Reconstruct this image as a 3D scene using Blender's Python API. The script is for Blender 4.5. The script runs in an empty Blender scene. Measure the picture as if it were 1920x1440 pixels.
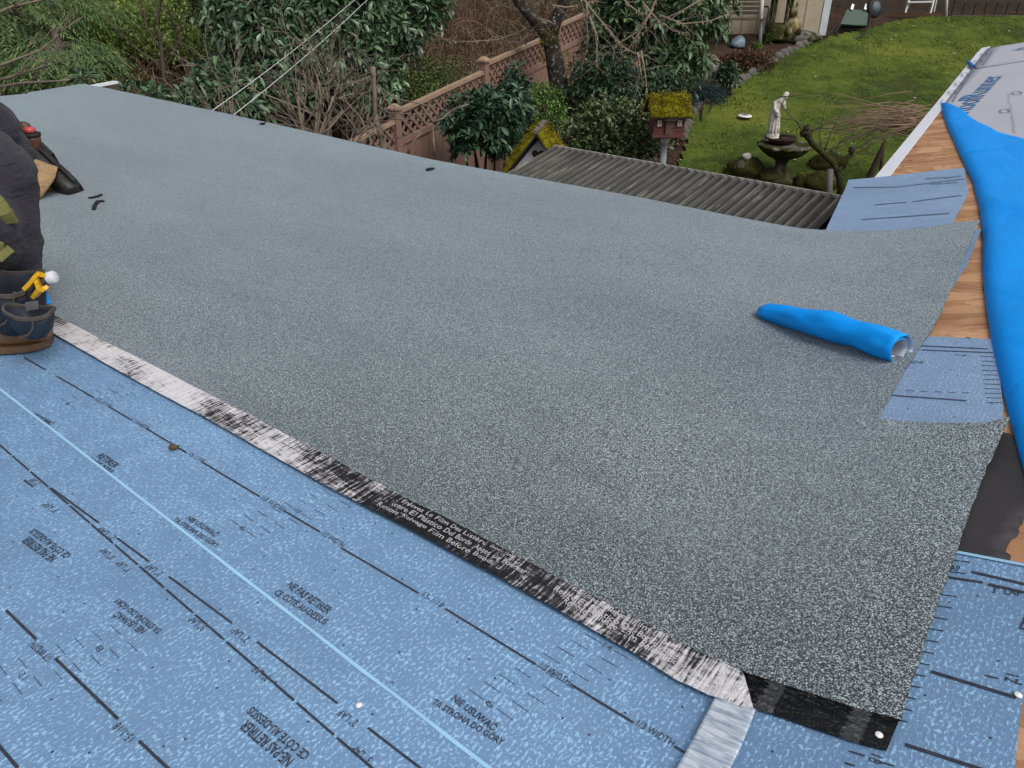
import bpy, bmesh, math, random
import numpy as np
from mathutils import Vector, Matrix, Quaternion, noise as mnoise

random.seed(7)
rng = np.random.default_rng(11)
SC = bpy.context.scene
COL = SC.collection
R = math.radians

# ------------------------------------------------------------------ camera
PITCH = 29.83
cam_data = bpy.data.cameras.new('camera')
cam = bpy.data.objects.new('camera', cam_data)
COL.objects.link(cam)
cam.location = (0, 0, 1)
cam.rotation_euler = (R(90 - PITCH), 0, 0)
cam_data.sensor_width = 36.0
cam_data.lens = 36.0 * 1430 / 1920
cam_data.clip_start = 0.05
cam_data.clip_end = 400
SC.camera = cam

# ------------------------------------------------------------------ overcast sky and sun
SUN_EL, SUN_AZ = 52.0, 140.0           # azimuth clockwise from +Y: behind the viewer, a little to the right
world = bpy.data.worlds.new('World')
SC.world = world
world.use_nodes = True
wn, wl = world.node_tree.nodes, world.node_tree.links
wn.clear()
sky = wn.new('ShaderNodeTexSky')
sky.sky_type = 'NISHITA'
sky.sun_disc = False
sky.sun_elevation = R(SUN_EL)
sky.sun_rotation = R(SUN_AZ)
sky.air_density = 1.0
sky.dust_density = 4.0
sky.ozone_density = 1.0
hs = wn.new('ShaderNodeHueSaturation')
hs.inputs['Saturation'].default_value = 0.45
bg = wn.new('ShaderNodeBackground')
bg.inputs['Strength'].default_value = 0.138
wo = wn.new('ShaderNodeOutputWorld')
wl.new(sky.outputs[0], hs.inputs['Color'])
wl.new(hs.outputs[0], bg.inputs[0])
wl.new(bg.outputs[0], wo.inputs[0])
sd = bpy.data.lights.new('sun', 'SUN')
sd.energy = 1.3
sd.angle = R(24)
sd.color = (1.0, 0.97, 0.93)
sun = bpy.data.objects.new('sun', sd)
COL.objects.link(sun)
_a, _e = R(SUN_AZ), R(SUN_EL)
sdir = Vector((math.sin(_a) * math.cos(_e), math.cos(_a) * math.cos(_e), math.sin(_e)))
sun.rotation_euler = sdir.to_track_quat('Z', 'Y').to_euler()
sun.location = (0, 0, 12)
SC.view_settings.view_transform = 'Standard'
SC.view_settings.look = 'None'
SC.view_settings.exposure = 0.0
SC.view_settings.gamma = 1.0
SC.view_settings.use_curve_mapping = False

# ------------------------------------------------------------------ the place's coordinates
# roof frame: u runs along the eave to the left, v runs across the roof towards the garden
AZ = R(39)
TU = np.array([-math.cos(AZ), math.sin(AZ), 0.0])
EV = np.array([math.sin(AZ), math.cos(AZ), 0.0])
_p = R(PITCH)
FW = np.array([0, math.cos(_p), -math.sin(_p)])
UP = np.array([0, math.sin(_p), math.cos(_p)])

def ray(px, py):
    return FW + np.array([1., 0, 0]) * (px - 960) / 1430 + UP * (720 - py) / 1430

def at(px, py, Y):
    r = ray(px, py); q = r * (Y / r[1]); q[2] += 1
    return q

def onz(px, py, z):
    r = ray(px, py); q = r * ((z - 1) / r[2]); q[2] += 1
    return q

WS = 0.25                               # slope of the wing's roof
def uval(v):                            # the valley between the low roof and the wing
    return 0.35 + 0.27 * (v - 1)

def HH(u, v):
    d = uval(v) - u
    k = 0.10
    return WS * 0.5 * (d + math.sqrt(d * d + k * k)) - WS * 0.5 * k * k / (abs(d) + 0.4)

def RF(u, v, z=0.0):
    q = TU * u + EV * v
    return (q[0], q[1], z)

def RH(u, v, off=0.0):
    return RF(u, v, HH(u, v) + off)

def pix(px, py, off=0.0):               # where a line of sight meets the roof -> (u, v)
    r = ray(px, py)
    lo, hi = 0.3, 30.0
    def f(k):
        q = r * k
        return 1 + q[2] - HH(q @ TU, q @ EV) - off
    for _ in range(60):
        m = 0.5 * (lo + hi)
        if f(m) > 0: lo = m
        else: hi = m
    q = r * lo
    return (float(q @ TU), float(q @ EV))

# garden terrain
FA = np.array([-1.40, 9.50]); FD = np.array([0.493, 0.870]); FD = FD / np.linalg.norm(FD)
FNV = np.array([-FD[1], FD[0]])         # to the left of the fence, up the bank
def ground_z(x, y):
    z = -2.2 + 0.22 * (y - 12)
    z = max(z, -2.95) if y < 12 else z
    if y > 19.5: z = -0.55 + 0.10 * (y - 19.5)
    s = (x - FA[0]) * FNV[0] + (y - FA[1]) * FNV[1] - 0.15
    if s > 0:
        z += 0.16 * s * min(1.0, 0.3 + s * 0.5)
        if y > 19: z += 0.40 * min(1.0, s / 3.0) * (y - 19)
    return z

def lawn_pt(px, py):
    r = ray(px, py)
    k = (-2.2 - 0.22 * 12 - 1) / (r[2] - 0.22 * r[1])
    q = r * k; q[2] += 1
    return q

# ------------------------------------------------------------------ object helpers
def tag(o, label=None, cat=None, group=None, kind=None):
    if label: o['label'] = label
    if cat: o['category'] = cat
    if group: o['group'] = group
    if kind: o['kind'] = kind
    return o

def empty(name, loc, label, cat, group=None):
    o = bpy.data.objects.new(name, None)
    COL.objects.link(o)
    o.location = [float(q) for q in loc]
    WORLD[o.name] = Matrix.Translation(o.location)
    o.empty_display_size = 0.2
    return tag(o, label, cat, group)

WORLD = {}
def mobj(name, me, parent=None, mat4=None):
    o = bpy.data.objects.new(name, me)
    COL.objects.link(o)
    w = mat4 if mat4 is not None else Matrix.Identity(4)
    if parent is not None:
        o.parent = parent
        o.matrix_parent_inverse = WORLD[parent.name].inverted()
        o.matrix_basis = w
    else:
        if mat4 is None and len(me.vertices):          # origin at the middle of its base
            n = len(me.vertices); a = np.zeros(n * 3, np.float32)
            me.vertices.foreach_get('co', a); a = a.reshape(-1, 3)
            lo, hi = a.min(0), a.max(0)
            c = np.array([(lo[0] + hi[0]) / 2, (lo[1] + hi[1]) / 2, lo[2]], np.float32)
            me.vertices.foreach_set('co', (a - c).ravel()); me.update()
            w = Matrix.Translation([float(q) for q in c])
        o.matrix_basis = w
    WORLD[o.name] = w
    return o

class MB:
    """collects faces in world space and links them as one mesh object"""
    def __init__(s):
        s.v = []; s.f = []; s.m = []; s.uv = []; s.sm = []
    def add(s, verts, faces, mi=0, uvs=None, smooth=False):
        b = len(s.v)
        s.v.extend([tuple(map(float, q)) for q in verts])
        s.uv.extend(uvs if uvs is not None else [(0.0, 0.0)] * len(verts))
        for f in faces:
            s.f.append(tuple(i + b for i in f)); s.m.append(mi); s.sm.append(smooth)
        return b
    def box(s, c, size, rot=None, mi=0, taper=1.0):
        x, y, z = [d / 2 for d in size]
        vs = []
        for sz in (-1, 1):
            k = taper if sz > 0 else 1.0
            for sx, sy in ((-1, -1), (1, -1), (1, 1), (-1, 1)):
                q = Vector((sx * x * k, sy * y * k, sz * z))
                if rot is not None: q = rot @ q
                vs.append(q + Vector(c))
        s.add(vs, [(3, 2, 1, 0), (4, 5, 6, 7), (0, 1, 5, 4), (1, 2, 6, 5), (2, 3, 7, 6), (3, 0, 4, 7)], mi)
    def bar(s, a, b, w, h, up=(0, 0, 1), mi=0):
        a = Vector(a); b = Vector(b); d = (b - a); L = d.length; d.normalize()
        upv = Vector(up); sd_ = d.cross(upv)
        if sd_.length < 1e-4: sd_ = d.cross(Vector((1, 0, 0)))
        sd_.normalize(); upv = sd_.cross(d)
        rot = Matrix((sd_, d, upv)).transposed()
        s.box((a + b) / 2, (w, L, h), rot, mi)
    def tube(s, pts, rad, n=6, mi=0, cap=True, smooth=True):
        pts = [Vector(q) for q in pts]
        if not hasattr(rad, '__len__'): rad = [rad] * len(pts)
        rings = []
        prev = None
        for i, q in enumerate(pts):
            d = (pts[min(i + 1, len(pts) - 1)] - pts[max(i - 1, 0)])
            if d.length < 1e-9: d = Vector((0, 0, 1))
            d.normalize()
            if prev is None:
                a = d.cross(Vector((0, 0, 1)))
                if a.length < 0.05: a = d.cross(Vector((1, 0, 0)))
            else:
                a = prev - d * prev.dot(d)
                if a.length < 1e-6: a = d.cross(Vector((1, 0, 0)))
            a.normalize(); prev = a
            b = d.cross(a)
            rings.append([q + (a * math.cos(2 * math.pi * k / n) + b * math.sin(2 * math.pi * k / n)) * rad[i] for k in range(n)])
        vs = [q for r_ in rings for q in r_]
        fs = []
        for i in range(len(pts) - 1):
            for k in range(n):
                k2 = (k + 1) % n
                fs.append((i * n + k, i * n + k2, (i + 1) * n + k2, (i + 1) * n + k))
        if cap:
            fs.append(tuple(reversed(range(n))))
            fs.append(tuple((len(pts) - 1) * n + k for k in range(n)))
        s.add(vs, fs, mi, None, smooth)
    def lathe(s, prof, c, n=20, mi=0, wob=None, smooth=True, axis=None):
        vs = []; fs = []
        for i, (r_, z) in enumerate(prof):
            for k in range(n):
                th = 2 * math.pi * k / n
                rr = r_ * (1 + (wob(i, th) if wob else 0))
                q = Vector((rr * math.cos(th), rr * math.sin(th), z))
                if axis is not None: q = axis @ q
                vs.append(q + Vector(c))
        for i in range(len(prof) - 1):
            for k in range(n):
                k2 = (k + 1) % n
                fs.append((i * n + k, i * n + k2, (i + 1) * n + k2, (i + 1) * n + k))
        fs.append(tuple(reversed(range(n))))
        fs.append(tuple((len(prof) - 1) * n + k for k in range(n)))
        s.add(vs, fs, mi, None, smooth)
    def blob(s, c, size, seed=0, rough=0.18, sub=2, mi=0, freq=1.6, rot=0.0, flat=None):
        bm = bmesh.new()
        bmesh.ops.create_icosphere(bm, subdivisions=sub, radius=1.0)
        vs = []
        cr, sr = math.cos(rot), math.sin(rot)
        for v in bm.verts:
            q = v.co.copy()
            n_ = mnoise.noise(q * freq + Vector((seed * 7.1, seed * 3.3, seed))) + 0.5 * mnoise.noise(q * freq * 2.3 + Vector((seed, 5, seed * 2.0)))
            q = q * (1 + rough * n_)
            x, y, z = q.x * size[0], q.y * size[1], q.z * size[2]
            if flat is not None and z < -flat * size[2]: z = -flat * size[2]
            vs.append((c[0] + x * cr - y * sr, c[1] + x * sr + y * cr, c[2] + z))
        fs = [tuple(v.index for v in f.verts) for f in bm.faces]
        bm.free()
        s.add(vs, fs, mi, None, True)
    def build(s, name, mats, parent=None):
        me = bpy.data.meshes.new(name)
        me.from_pydata(s.v, [], s.f)
        for m in (mats if isinstance(mats, (list, tuple)) else [mats]): me.materials.append(m)
        me.polygons.foreach_set('material_index', s.m)
        me.polygons.foreach_set('use_smooth', s.sm)
        uvl = me.uv_layers.new(name='UVMap')
        li = np.zeros(len(me.loops), dtype=np.int32)
        me.loops.foreach_get('vertex_index', li)
        uva = np.array(s.uv, dtype=np.float32)
        uvl.data.foreach_set('uv', uva[li].ravel())
        me.update()
        return mobj(name, me, parent)

def np_mesh(name, V, F, mat, parent=None, rnd=None, smooth=False):
    """V (n,3); F (m,k) same-size faces; rnd: one value per face"""
    me = bpy.data.meshes.new(name)
    n, (m, k) = len(V), F.shape
    me.vertices.add(n); me.vertices.foreach_set('co', np.asarray(V, np.float32).ravel())
    me.loops.add(m * k); me.loops.foreach_set('vertex_index', F.astype(np.int32).ravel())
    me.polygons.add(m)
    me.polygons.foreach_set('loop_start', np.arange(m, dtype=np.int32) * k)
    me.polygons.foreach_set('loop_total', np.full(m, k, np.int32))
    if smooth: me.polygons.foreach_set('use_smooth', np.ones(m, bool))
    if rnd is not None:
        a = me.attributes.new('rnd', 'FLOAT', 'FACE')
        a.data.foreach_set('value', np.asarray(rnd, np.float32))
    me.materials.append(mat)
    me.update(calc_edges=True)
    return mobj(name, me, parent)

# ------------------------------------------------------------------ material helpers
class NT:
    def __init__(s, name):
        s.mat = bpy.data.materials.new(name)
        s.mat.use_nodes = True
        s.n = s.mat.node_tree.nodes; s.l = s.mat.node_tree.links
        s.b = s.n['Principled BSDF']
        s.out = s.n['Material Output']
    def new(s, t, **kw):
        nd = s.n.new(t)
        for k, v in kw.items():
            setattr(nd, k, v)
        return nd
    def link(s, a, b): s.l.new(a, b)
    def coords(s, kind='Object', scale=(1, 1, 1), rot=(0, 0, 0)):
        tc = s.new('ShaderNodeTexCoord'); mp = s.new('ShaderNodeMapping')
        mp.inputs['Scale'].default_value = scale
        mp.inputs['Rotation'].default_value = rot
        s.link(tc.outputs[kind], mp.inputs[0])
        return mp.outputs[0]
    def noise(s, vec, scale=5, detail=4, rough=0.55, dim='3D', dist=0.0):
        nd = s.new('ShaderNodeTexNoise', noise_dimensions=dim)
        nd.inputs['Scale'].default_value = scale
        nd.inputs['Detail'].default_value = detail
        nd.inputs['Roughness'].default_value = rough
        nd.inputs['Distortion'].default_value = dist
        if vec is not None: s.link(vec, nd.inputs['Vector'])
        return nd.outputs['Fac']
    def voro(s, vec, scale=5, dim='3D', feature='F1', out='Color', rnd=1.0):
        nd = s.new('ShaderNodeTexVoronoi', voronoi_dimensions=dim, feature=feature)
        nd.inputs['Scale'].default_value = scale
        nd.inputs['Randomness'].default_value = rnd
        s.link(vec, nd.inputs['Vector'])
        return nd.outputs[out]
    def ramp(s, fac, stops, interp='LINEAR'):
        nd = s.new('ShaderNodeValToRGB')
        cr = nd.color_ramp; cr.interpolation = interp
        while len(cr.elements) < len(stops): cr.elements.new(0.5)
        for e_, (p_, c_) in zip(cr.elements, stops):
            e_.position = p_
            e_.color = (c_, c_, c_, 1) if not hasattr(c_, '__len__') else (*c_, 1)
        s.link(fac, nd.inputs[0])
        return nd.outputs[0]
    def mix(s, fac, a, b, mode='MIX'):
        nd = s.new('ShaderNodeMix', data_type='RGBA', blend_type=mode)
        for inp, v in ((nd.inputs[0], fac), (nd.inputs[6], a), (nd.inputs[7], b)):
            if hasattr(v, 'links') or isinstance(v, bpy.types.NodeSocket): s.link(v, inp)
            elif hasattr(v, '__len__'): inp.default_value = (*v, 1)
            else: inp.default_value = v
        return nd.outputs[2]
    def math(s, op, a, b=0.0, clamp=False):
        nd = s.new('ShaderNodeMath', operation=op); nd.use_clamp = clamp
        for inp, v in ((nd.inputs[0], a), (nd.inputs[1], b)):
            if isinstance(v, bpy.types.NodeSocket): s.link(v, inp)
            else: inp.default_value = v
        return nd.outputs[0]
    def bump(s, h, strength=0.3, dist=0.01):
        nd = s.new('ShaderNodeBump')
        nd.inputs['Strength'].default_value = strength
        nd.inputs['Distance'].default_value = dist
        s.link(h, nd.inputs['Height'])
        s.link(nd.outputs[0], s.b.inputs['Normal'])
    def fin(s, color=None, rough=0.6, metal=0.0, spec=0.5):
        if color is not None:
            if isinstance(color, bpy.types.NodeSocket): s.link(color, s.b.inputs['Base Color'])
            else: s.b.inputs['Base Color'].default_value = (*color, 1)
        if isinstance(rough, bpy.types.NodeSocket): s.link(rough, s.b.inputs['Roughness'])
        else: s.b.inputs['Roughness'].default_value = rough
        s.b.inputs['Metallic'].default_value = metal
        s.b.inputs['Specular IOR Level'].default_value = spec
        return s.mat

def simple(name, color, rough=0.6, var=0.18, scale=6.0, bump=0.0, metal=0.0, spec=0.4, bscale=40):
    m = NT(name)
    co = m.coords('Object')
    f = m.noise(co, scale, 5, 0.6)
    c = m.ramp(f, [(0.25, tuple(x * (1 - var) for x in color)), (0.75, tuple(min(1, x * (1 + var)) for x in color))])
    if bump: m.bump(m.noise(co, bscale, 3, 0.6), bump, 0.01)
    return m.fin(c, rough, metal, spec)

def leafmat(name, dark, mid, light, rough=0.4, spec=0.5, trans=0.0):
    m = NT(name)
    a = m.new('ShaderNodeAttribute', attribute_name='rnd', attribute_type='GEOMETRY')
    c = m.ramp(a.outputs['Fac'], [(0.0, dark), (0.5, mid), (0.93, light), (1.0, tuple(min(1, x * 1.3) for x in light))])
    m.fin(c, rough, 0, spec)
    if trans:
        t = m.new('ShaderNodeBsdfTranslucent'); ms = m.new('ShaderNodeMixShader')
        m.link(c, t.inputs[0]); ms.inputs[0].default_value = trans
        m.link(m.b.outputs[0], ms.inputs[1]); m.link(t.outputs[0], ms.inputs[2])
        m.link(ms.outputs[0], m.out.inputs[0])
    return m.mat

# ================================================================== materials of the roof
def cap_material():
    m = NT('mineral_granules')
    uv = m.coords('UV')
    n1 = m.voro(uv, 640, '2D')
    sep = m.new('ShaderNodeSeparateColor'); m.link(n1, sep.inputs[0])
    mid = m.noise(uv, 300, 2, 0.6, '2D')
    big = m.noise(m.coords('UV', (0.30, 1.25, 1), (0, 0, R(8))), 1.5, 4, 0.55, '2D')
    scuff = m.noise(m.coords('UV', (1.0, 2.2, 1), (0, 0, R(-20))), 3.2, 5, 0.62, '2D', 0.6)
    fine = m.noise(uv, 150, 2, 0.6, '2D')
    f = m.math('ADD', m.math('MULTIPLY', sep.outputs[0], 0.46), m.math('MULTIPLY', mid, 0.52))
    f = m.math('ADD', f, m.math('MULTIPLY', m.math('SUBTRACT', fine, 0.5), 0.34))
    f = m.math('ADD', f, m.math('MULTIPLY', m.math('SUBTRACT', big, 0.5), 0.13))
    f = m.math('ADD', f, m.math('MULTIPLY', m.math('SUBTRACT', scuff, 0.5), 0.07))
    far = m.noise(uv, 46, 2, 0.7, '2D')
    f = m.math('ADD', f, m.math('MULTIPLY', m.math('SUBTRACT', far, 0.5), 0.07))
    c = m.ramp(f, [(0.38, (0.009, 0.012, 0.014)), (0.49, (0.044, 0.058, 0.063)), (0.585, (0.148, 0.184, 0.191)), (0.72, (0.54, 0.62, 0.62))])
    m.bump(m.math('ADD', sep.outputs[0], mid), 0.5, 0.003)
    m.b.inputs['Sheen Weight'].default_value = 0.75; m.b.inputs['Sheen Roughness'].default_value = 0.4
    m.b.inputs['Sheen Tint'].default_value = (0.72, 0.88, 1.0, 1)
    return m.fin(c, 0.45, 0, 0.75)
M_CAP = cap_material()

def blue_material(name, base, speck, amount=0.0):
    m = NT(name)
    uv = m.coords('UV')
    uv2 = m.coords('UV', (1.0, 0.62, 1.0))
    a = m.noise(uv2, 215, 2, 0.65, '2D', 0.3)
    b = m.noise(uv, 16, 3, 0.6, '2D')
    c_ = m.noise(uv, 1.6, 3, 0.6, '2D')
    wv = m.new('ShaderNodeTexWave', wave_type='BANDS', bands_direction='X')
    wv.inputs['Scale'].default_value = 34; wv.inputs['Distortion'].default_value = 2.2; wv.inputs['Detail'].default_value = 2
    m.link(uv, wv.inputs['Vector'])
    f = m.math('ADD', a, m.math('MULTIPLY', m.math('SUBTRACT', b, 0.5), 0.24))
    f = m.math('ADD', f, m.math('MULTIPLY', m.math('SUBTRACT', wv.outputs['Fac'], 0.5), 0.08))
    f = m.math('ADD', f, m.math('MULTIPLY', m.math('SUBTRACT', c_, 0.5), 0.12))
    f = m.math('ADD', f, amount)
    k = m.ramp(f, [(0.535, 0.0), (0.605, 0.45), (0.68, 1.0)])
    bc = m.mix(c_, tuple(x * 0.88 for x in base), tuple(min(1, x * 1.12) for x in base))
    col = m.mix(k, bc, speck)
    dv = m.voro(uv, 11, '2D', 'F1', 'Distance')
    dots = m.ramp(dv, [(0.016, 1.0), (0.028, 0.0)])
    col = m.mix(dots, col, (0.03, 0.035, 0.05))
    dirt = m.noise(m.coords('UV', (0.8, 2.0, 1)), 2.0, 5, 0.65, '2D', 0.5)
    col = m.mix(m.ramp(dirt, [(0.50, 0.0), (0.75, 0.30)]), col, tuple(x * 0.62 for x in base))
    m.bump(m.math('ADD', a, m.math('MULTIPLY', b, 0.8)), 0.45, 0.0022)
    return m.fin(col, m.ramp(dirt, [(0.3, 0.34), (0.7, 0.52)]), 0, 0.45)
M_BLUE = blue_material('blue_underlayment_film', (0.158, 0.276, 0.445), (0.32, 0.55, 0.78))
M_BLUE_W = blue_material('weathered_blue_film', (0.215, 0.325, 0.490), (0.34, 0.48, 0.66), 0.01)
M_PRINT = simple('black_print', (0.035, 0.040, 0.058), 0.6, 0.5, 60)
M_PRINT_F = simple('faded_print', (0.05, 0.07, 0.12), 0.6, 0.3, 30)
M_EDGE = simple('pale_blue_film_edge', (0.34, 0.60, 0.80), 0.35, 0.08)
M_GREYBLUE = simple('grey_printed_ink', (0.05, 0.19, 0.42), 0.6, 0.25, 60)

def film_black():
    m = NT('black_bitumen_selvage')
    bands = m.noise(m.coords('UV', (30.0, 2.0, 1), (0, 0, R(10))), 1.0, 2, 0.4, '2D')
    sc = m.noise(m.coords('UV', (25.0, 240.0, 1)), 1.0, 3, 0.6, '2D')
    g = m.ramp(m.math('ADD', m.math('MULTIPLY', bands, 0.8), m.math('MULTIPLY', sc, 0.2)), [(0.555, (0.004, 0.004, 0.005)), (0.575, (0.085, 0.088, 0.092))])  # grey cross bands, their tone raised to paint in missing gloss highlights
    cr = m.noise(m.coords('UV', (60.0, 95.0, 1)), 1.0, 4, 0.7, '2D', 1.0)
    m.bump(cr, 1.0, 0.02)
    return m.fin(g, 0.18, 0, 0.6)
M_BITUMEN = film_black()

def film_material():
    m = NT('crinkled_release_film')
    uvc = m.new('ShaderNodeTexCoord')
    sep = m.new('ShaderNodeSeparateXYZ'); m.link(uvc.outputs['UV'], sep.inputs[0])
    st = m.coords('UV', (170.0, 14.0, 1), (0, 0, R(8)))
    st2 = m.coords('UV', (16.0, 130.0, 1))
    a = m.noise(st, 1.0, 4, 0.7, '2D', 0.4)
    b = m.noise(st2, 1.0, 3, 0.6, '2D')
    low = m.noise(m.coords('UV', (4.5, 7.0, 1)), 1.0, 3, 0.5, '2D')
    # how far the film has come loose and gone milky along its length (u in metres)
    whit = m.ramp(m.math('MULTIPLY', sep.outputs[0], 0.4), [(0.0, 0.26), (0.14, 0.26), (0.20, 0.19), (0.26, 0.13), (0.34, 0.09), (0.43, 0.15), (0.52, 0.26), (0.65, 0.33), (0.93, 0.34), (1.0, 0.10)])
    cr = m.noise(m.coords('UV', (46, 70, 1), (0, 0, R(25))), 1.0, 3, 0.75, '2D', 1.6)
    f = m.math('ADD', m.math('MULTIPLY', a, 0.62), m.math('MULTIPLY', b, 0.22))
    f = m.math('ADD', f, m.math('MULTIPLY', cr, 0.20))
    f = m.math('ADD', f, m.math('MULTIPLY', m.math('SUBTRACT', low, 0.5), 0.50))
    f = m.math('ADD', f, m.math('SUBTRACT', whit, 0.18))
    c = m.ramp(f, [(0.47, (0.010, 0.010, 0.012)), (0.53, (0.070, 0.068, 0.072)), (0.575, (0.36, 0.35, 0.365)), (0.65, (0.72, 0.70, 0.72)), (0.85, (0.84, 0.82, 0.84))])
    m.bump(m.math('ADD', f, m.math('MULTIPLY', cr, 0.6)), 0.5, 0.012)
    return m.fin(c, 0.14, 0, 0.6)
M_FILM = film_material()

def tail_material():
    m = NT('milky_translucent_film')
    st = m.coords('UV', (12.0, 100.0, 1), (0, 0, R(-12)))
    a = m.noise(st, 1.0, 4, 0.65, '2D', 0.5)
    c = m.ramp(a, [(0.3, (0.42, 0.52, 0.64)), (0.6, (0.74, 0.80, 0.86))])
    al = m.ramp(a, [(0.32, 0.30), (0.60, 0.72)])
    m.link(al, m.b.inputs['Alpha'])
    m.bump(a, 0.5, 0.004)
    return m.fin(c, 0.25, 0, 0.5)
M_TAIL = tail_material()

def ply_material(name, c0, c1, c2):
    m = NT(name)
    uv = m.coords('UV')
    a = m.noise(m.coords('UV', (1.8, 3.0, 1)), 2.4, 8, 0.66, '2D', 0.9)
    st = m.noise(m.coords('UV', (1.2, 1.7, 1)), 1.7, 6, 0.62, '2D', 0.8)
    peel = m.noise(m.coords('UV', (1.0, 3.2, 1)), 2.6, 7, 0.6, '2D', 0.5)
    fine = m.noise(m.coords('UV', (9, 150, 1)), 1.0, 4, 0.7, '2D', 0.4)
    c = m.ramp(a, [(0.28, c0), (0.50, c1), (0.78, c2)])
    c = m.mix(m.ramp(peel, [(0.535, 0.0), (0.55, 0.55)]), c, tuple(min(1, x * 1.25) for x in c2))
    c = m.mix(m.ramp(peel, [(0.36, 0.5), (0.385, 0.0)]), c, tuple(x * 0.62 for x in c0))
    c = m.mix(m.ramp(st, [(0.57, 0.0), (0.70, 0.62)]), c, (0.085, 0.046, 0.027))
    c = m.mix(m.ramp(fine, [(0.50, 0.0), (0.75, 0.30)]), c, tuple(x * 0.55 for x in c0))
    dv = m.voro(uv, 6.5, '2D', 'F1', 'Distance')
    c = m.mix(m.ramp(dv, [(0.03, 0.95), (0.055, 0.0)]), c, (0.02, 0.014, 0.010))
    m.bump(m.math('ADD', m.math('ADD', a, fine), m.ramp(peel, [(0.53, 0.0), (0.555, 1.0)])), 0.5, 0.006)
    return m.fin(c, 0.8, 0, 0.2)
M_PLY = ply_material('weathered_plywood', (0.34, 0.165, 0.082), (0.46, 0.240, 0.122), (0.58, 0.345, 0.195))
M_WHITE = simple('white_painted_metal', (0.78, 0.81, 0.86), 0.4, 0.04)
M_BROWN_F = simple('brown_painted_fascia', (0.085, 0.062, 0.05), 0.6, 0.2)
M_STUCCO = simple('pale_stucco', (0.42, 0.40, 0.36), 0.85, 0.1, 4, 0.3)
M_FELT = simple('black_felt', (0.036, 0.033, 0.034), 0.62, 0.4, 3.0, 0.25, 0, 0.35, 18)
M_GREY = simple('grey_synthetic_sheet', (0.47, 0.48, 0.53), 0.55, 0.06, 2.5, 0.12, 0, 0.4, 9)

def bright_blue():
    m = NT('bright_blue_film')
    co = m.coords('Object')
    n_ = m.noise(co, 3.0, 4, 0.55)
    c = m.ramp(n_, [(0.2, (0.001, 0.30, 0.92)), (0.8, (0.004, 0.36, 0.98))])
    cre = m.voro(m.coords('Object', (1.0, 0.8, 1.0), (0.3, 0.2, 0.5)), 4.2, '3D', 'DISTANCE_TO_EDGE', 'Distance')
    fold = m.ramp(cre, [(0.0, 0.0), (0.06, 0.75), (0.25, 1.0)])
    h = m.math('ADD', m.math('MULTIPLY', fold, 0.35), m.noise(co, 11, 4, 0.6, '3D', 1.2))
    m.bump(h, 0.22, 0.014)
    return m.fin(c, 0.48, 0, 0.18)
M_BB = bright_blue()
M_ROLLIN = simple('pale_grey_film_back', (0.52, 0.55, 0.60), 0.5, 0.08, 4)
M_NAIL = simple('white_plastic_cap', (0.85, 0.85, 0.82), 0.4, 0.03)
M_STEEL = simple('galvanised_steel', (0.32, 0.33, 0.34), 0.4, 0.15, 30, 0, 0.8)

# ================================================================== the house and its roof
house = empty('house', RF(2.5, 0, -3.0), 'house with a low flat roof and a plywood decked wing on the right', 'house')

def ue(v):                               # eave of the wing
    return 0.945 + 0.098 * (v - 3.93)

LEFT_PX = [(-60, 192), (0, 183), (48, 176), (50, 178), (100, 168), (150, 160), (172, 160)]
left_uv = [pix(*q) for q in LEFT_PX]
CU = left_uv[-1][0]                      # u of the far left corner

def deck_part(us, vs, ufun=None):
    b = MB(); n = len(us); k = len(vs)
    V = []; UV = []
    for z in (-0.021, -0.16):
        for v in vs:
            for a in us:
                u = ufun(a, v) if ufun else a
                w = min(v, 2.945) if (u > 0.935 and v < 3.062) else v
                V.append(RH(u, w, z)); UV.append((u, w))
    F = []
    o2 = n * k
    for j in range(k - 1):
        for i in range(n - 1):
            q = (j * n + i, j * n + i + 1, (j + 1) * n + i + 1, (j + 1) * n + i)
            F.append(q); F.append(tuple(reversed([x + o2 for x in q])))
    for j in range(k - 1):
        for i in (0, n - 1):
            F.append((j * n + i, (j + 1) * n + i, (j + 1) * n + i + o2, j * n + i + o2))
    for i in range(n - 1):
        for j in (0, k - 1):
            F.append((j * n + i, j * n + i + 1, j * n + i + 1 + o2, j * n + i + o2))
    b.add(V, F, 0, UV)
    return b
us = list(np.linspace(CU + 2.2, 1.2, 8)) + list(np.linspace(1.0, -1.0, 21)) + [-2.0, -3.2]
_lv = sorted(left_uv, key=lambda q: q[1])
LEND = lambda v: float(np.interp(v, [q[1] for q in _lv], [q[0] for q in _lv])) - 0.015
deck_part(us, list(np.linspace(-3.4, 2.2, 20)) + list(np.linspace(2.3, 3.06, 12)), lambda a, v: min(a, LEND(v))).build('roof_deck', M_PLY, house)
deck_part(list(np.linspace(0, 1, 20)), list(np.linspace(3.063, 8.2, 20)), lambda a, v: -3.2 + a * (ue(v) - 0.012 + 3.2)).build('wing_deck', M_PLY, house)

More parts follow.
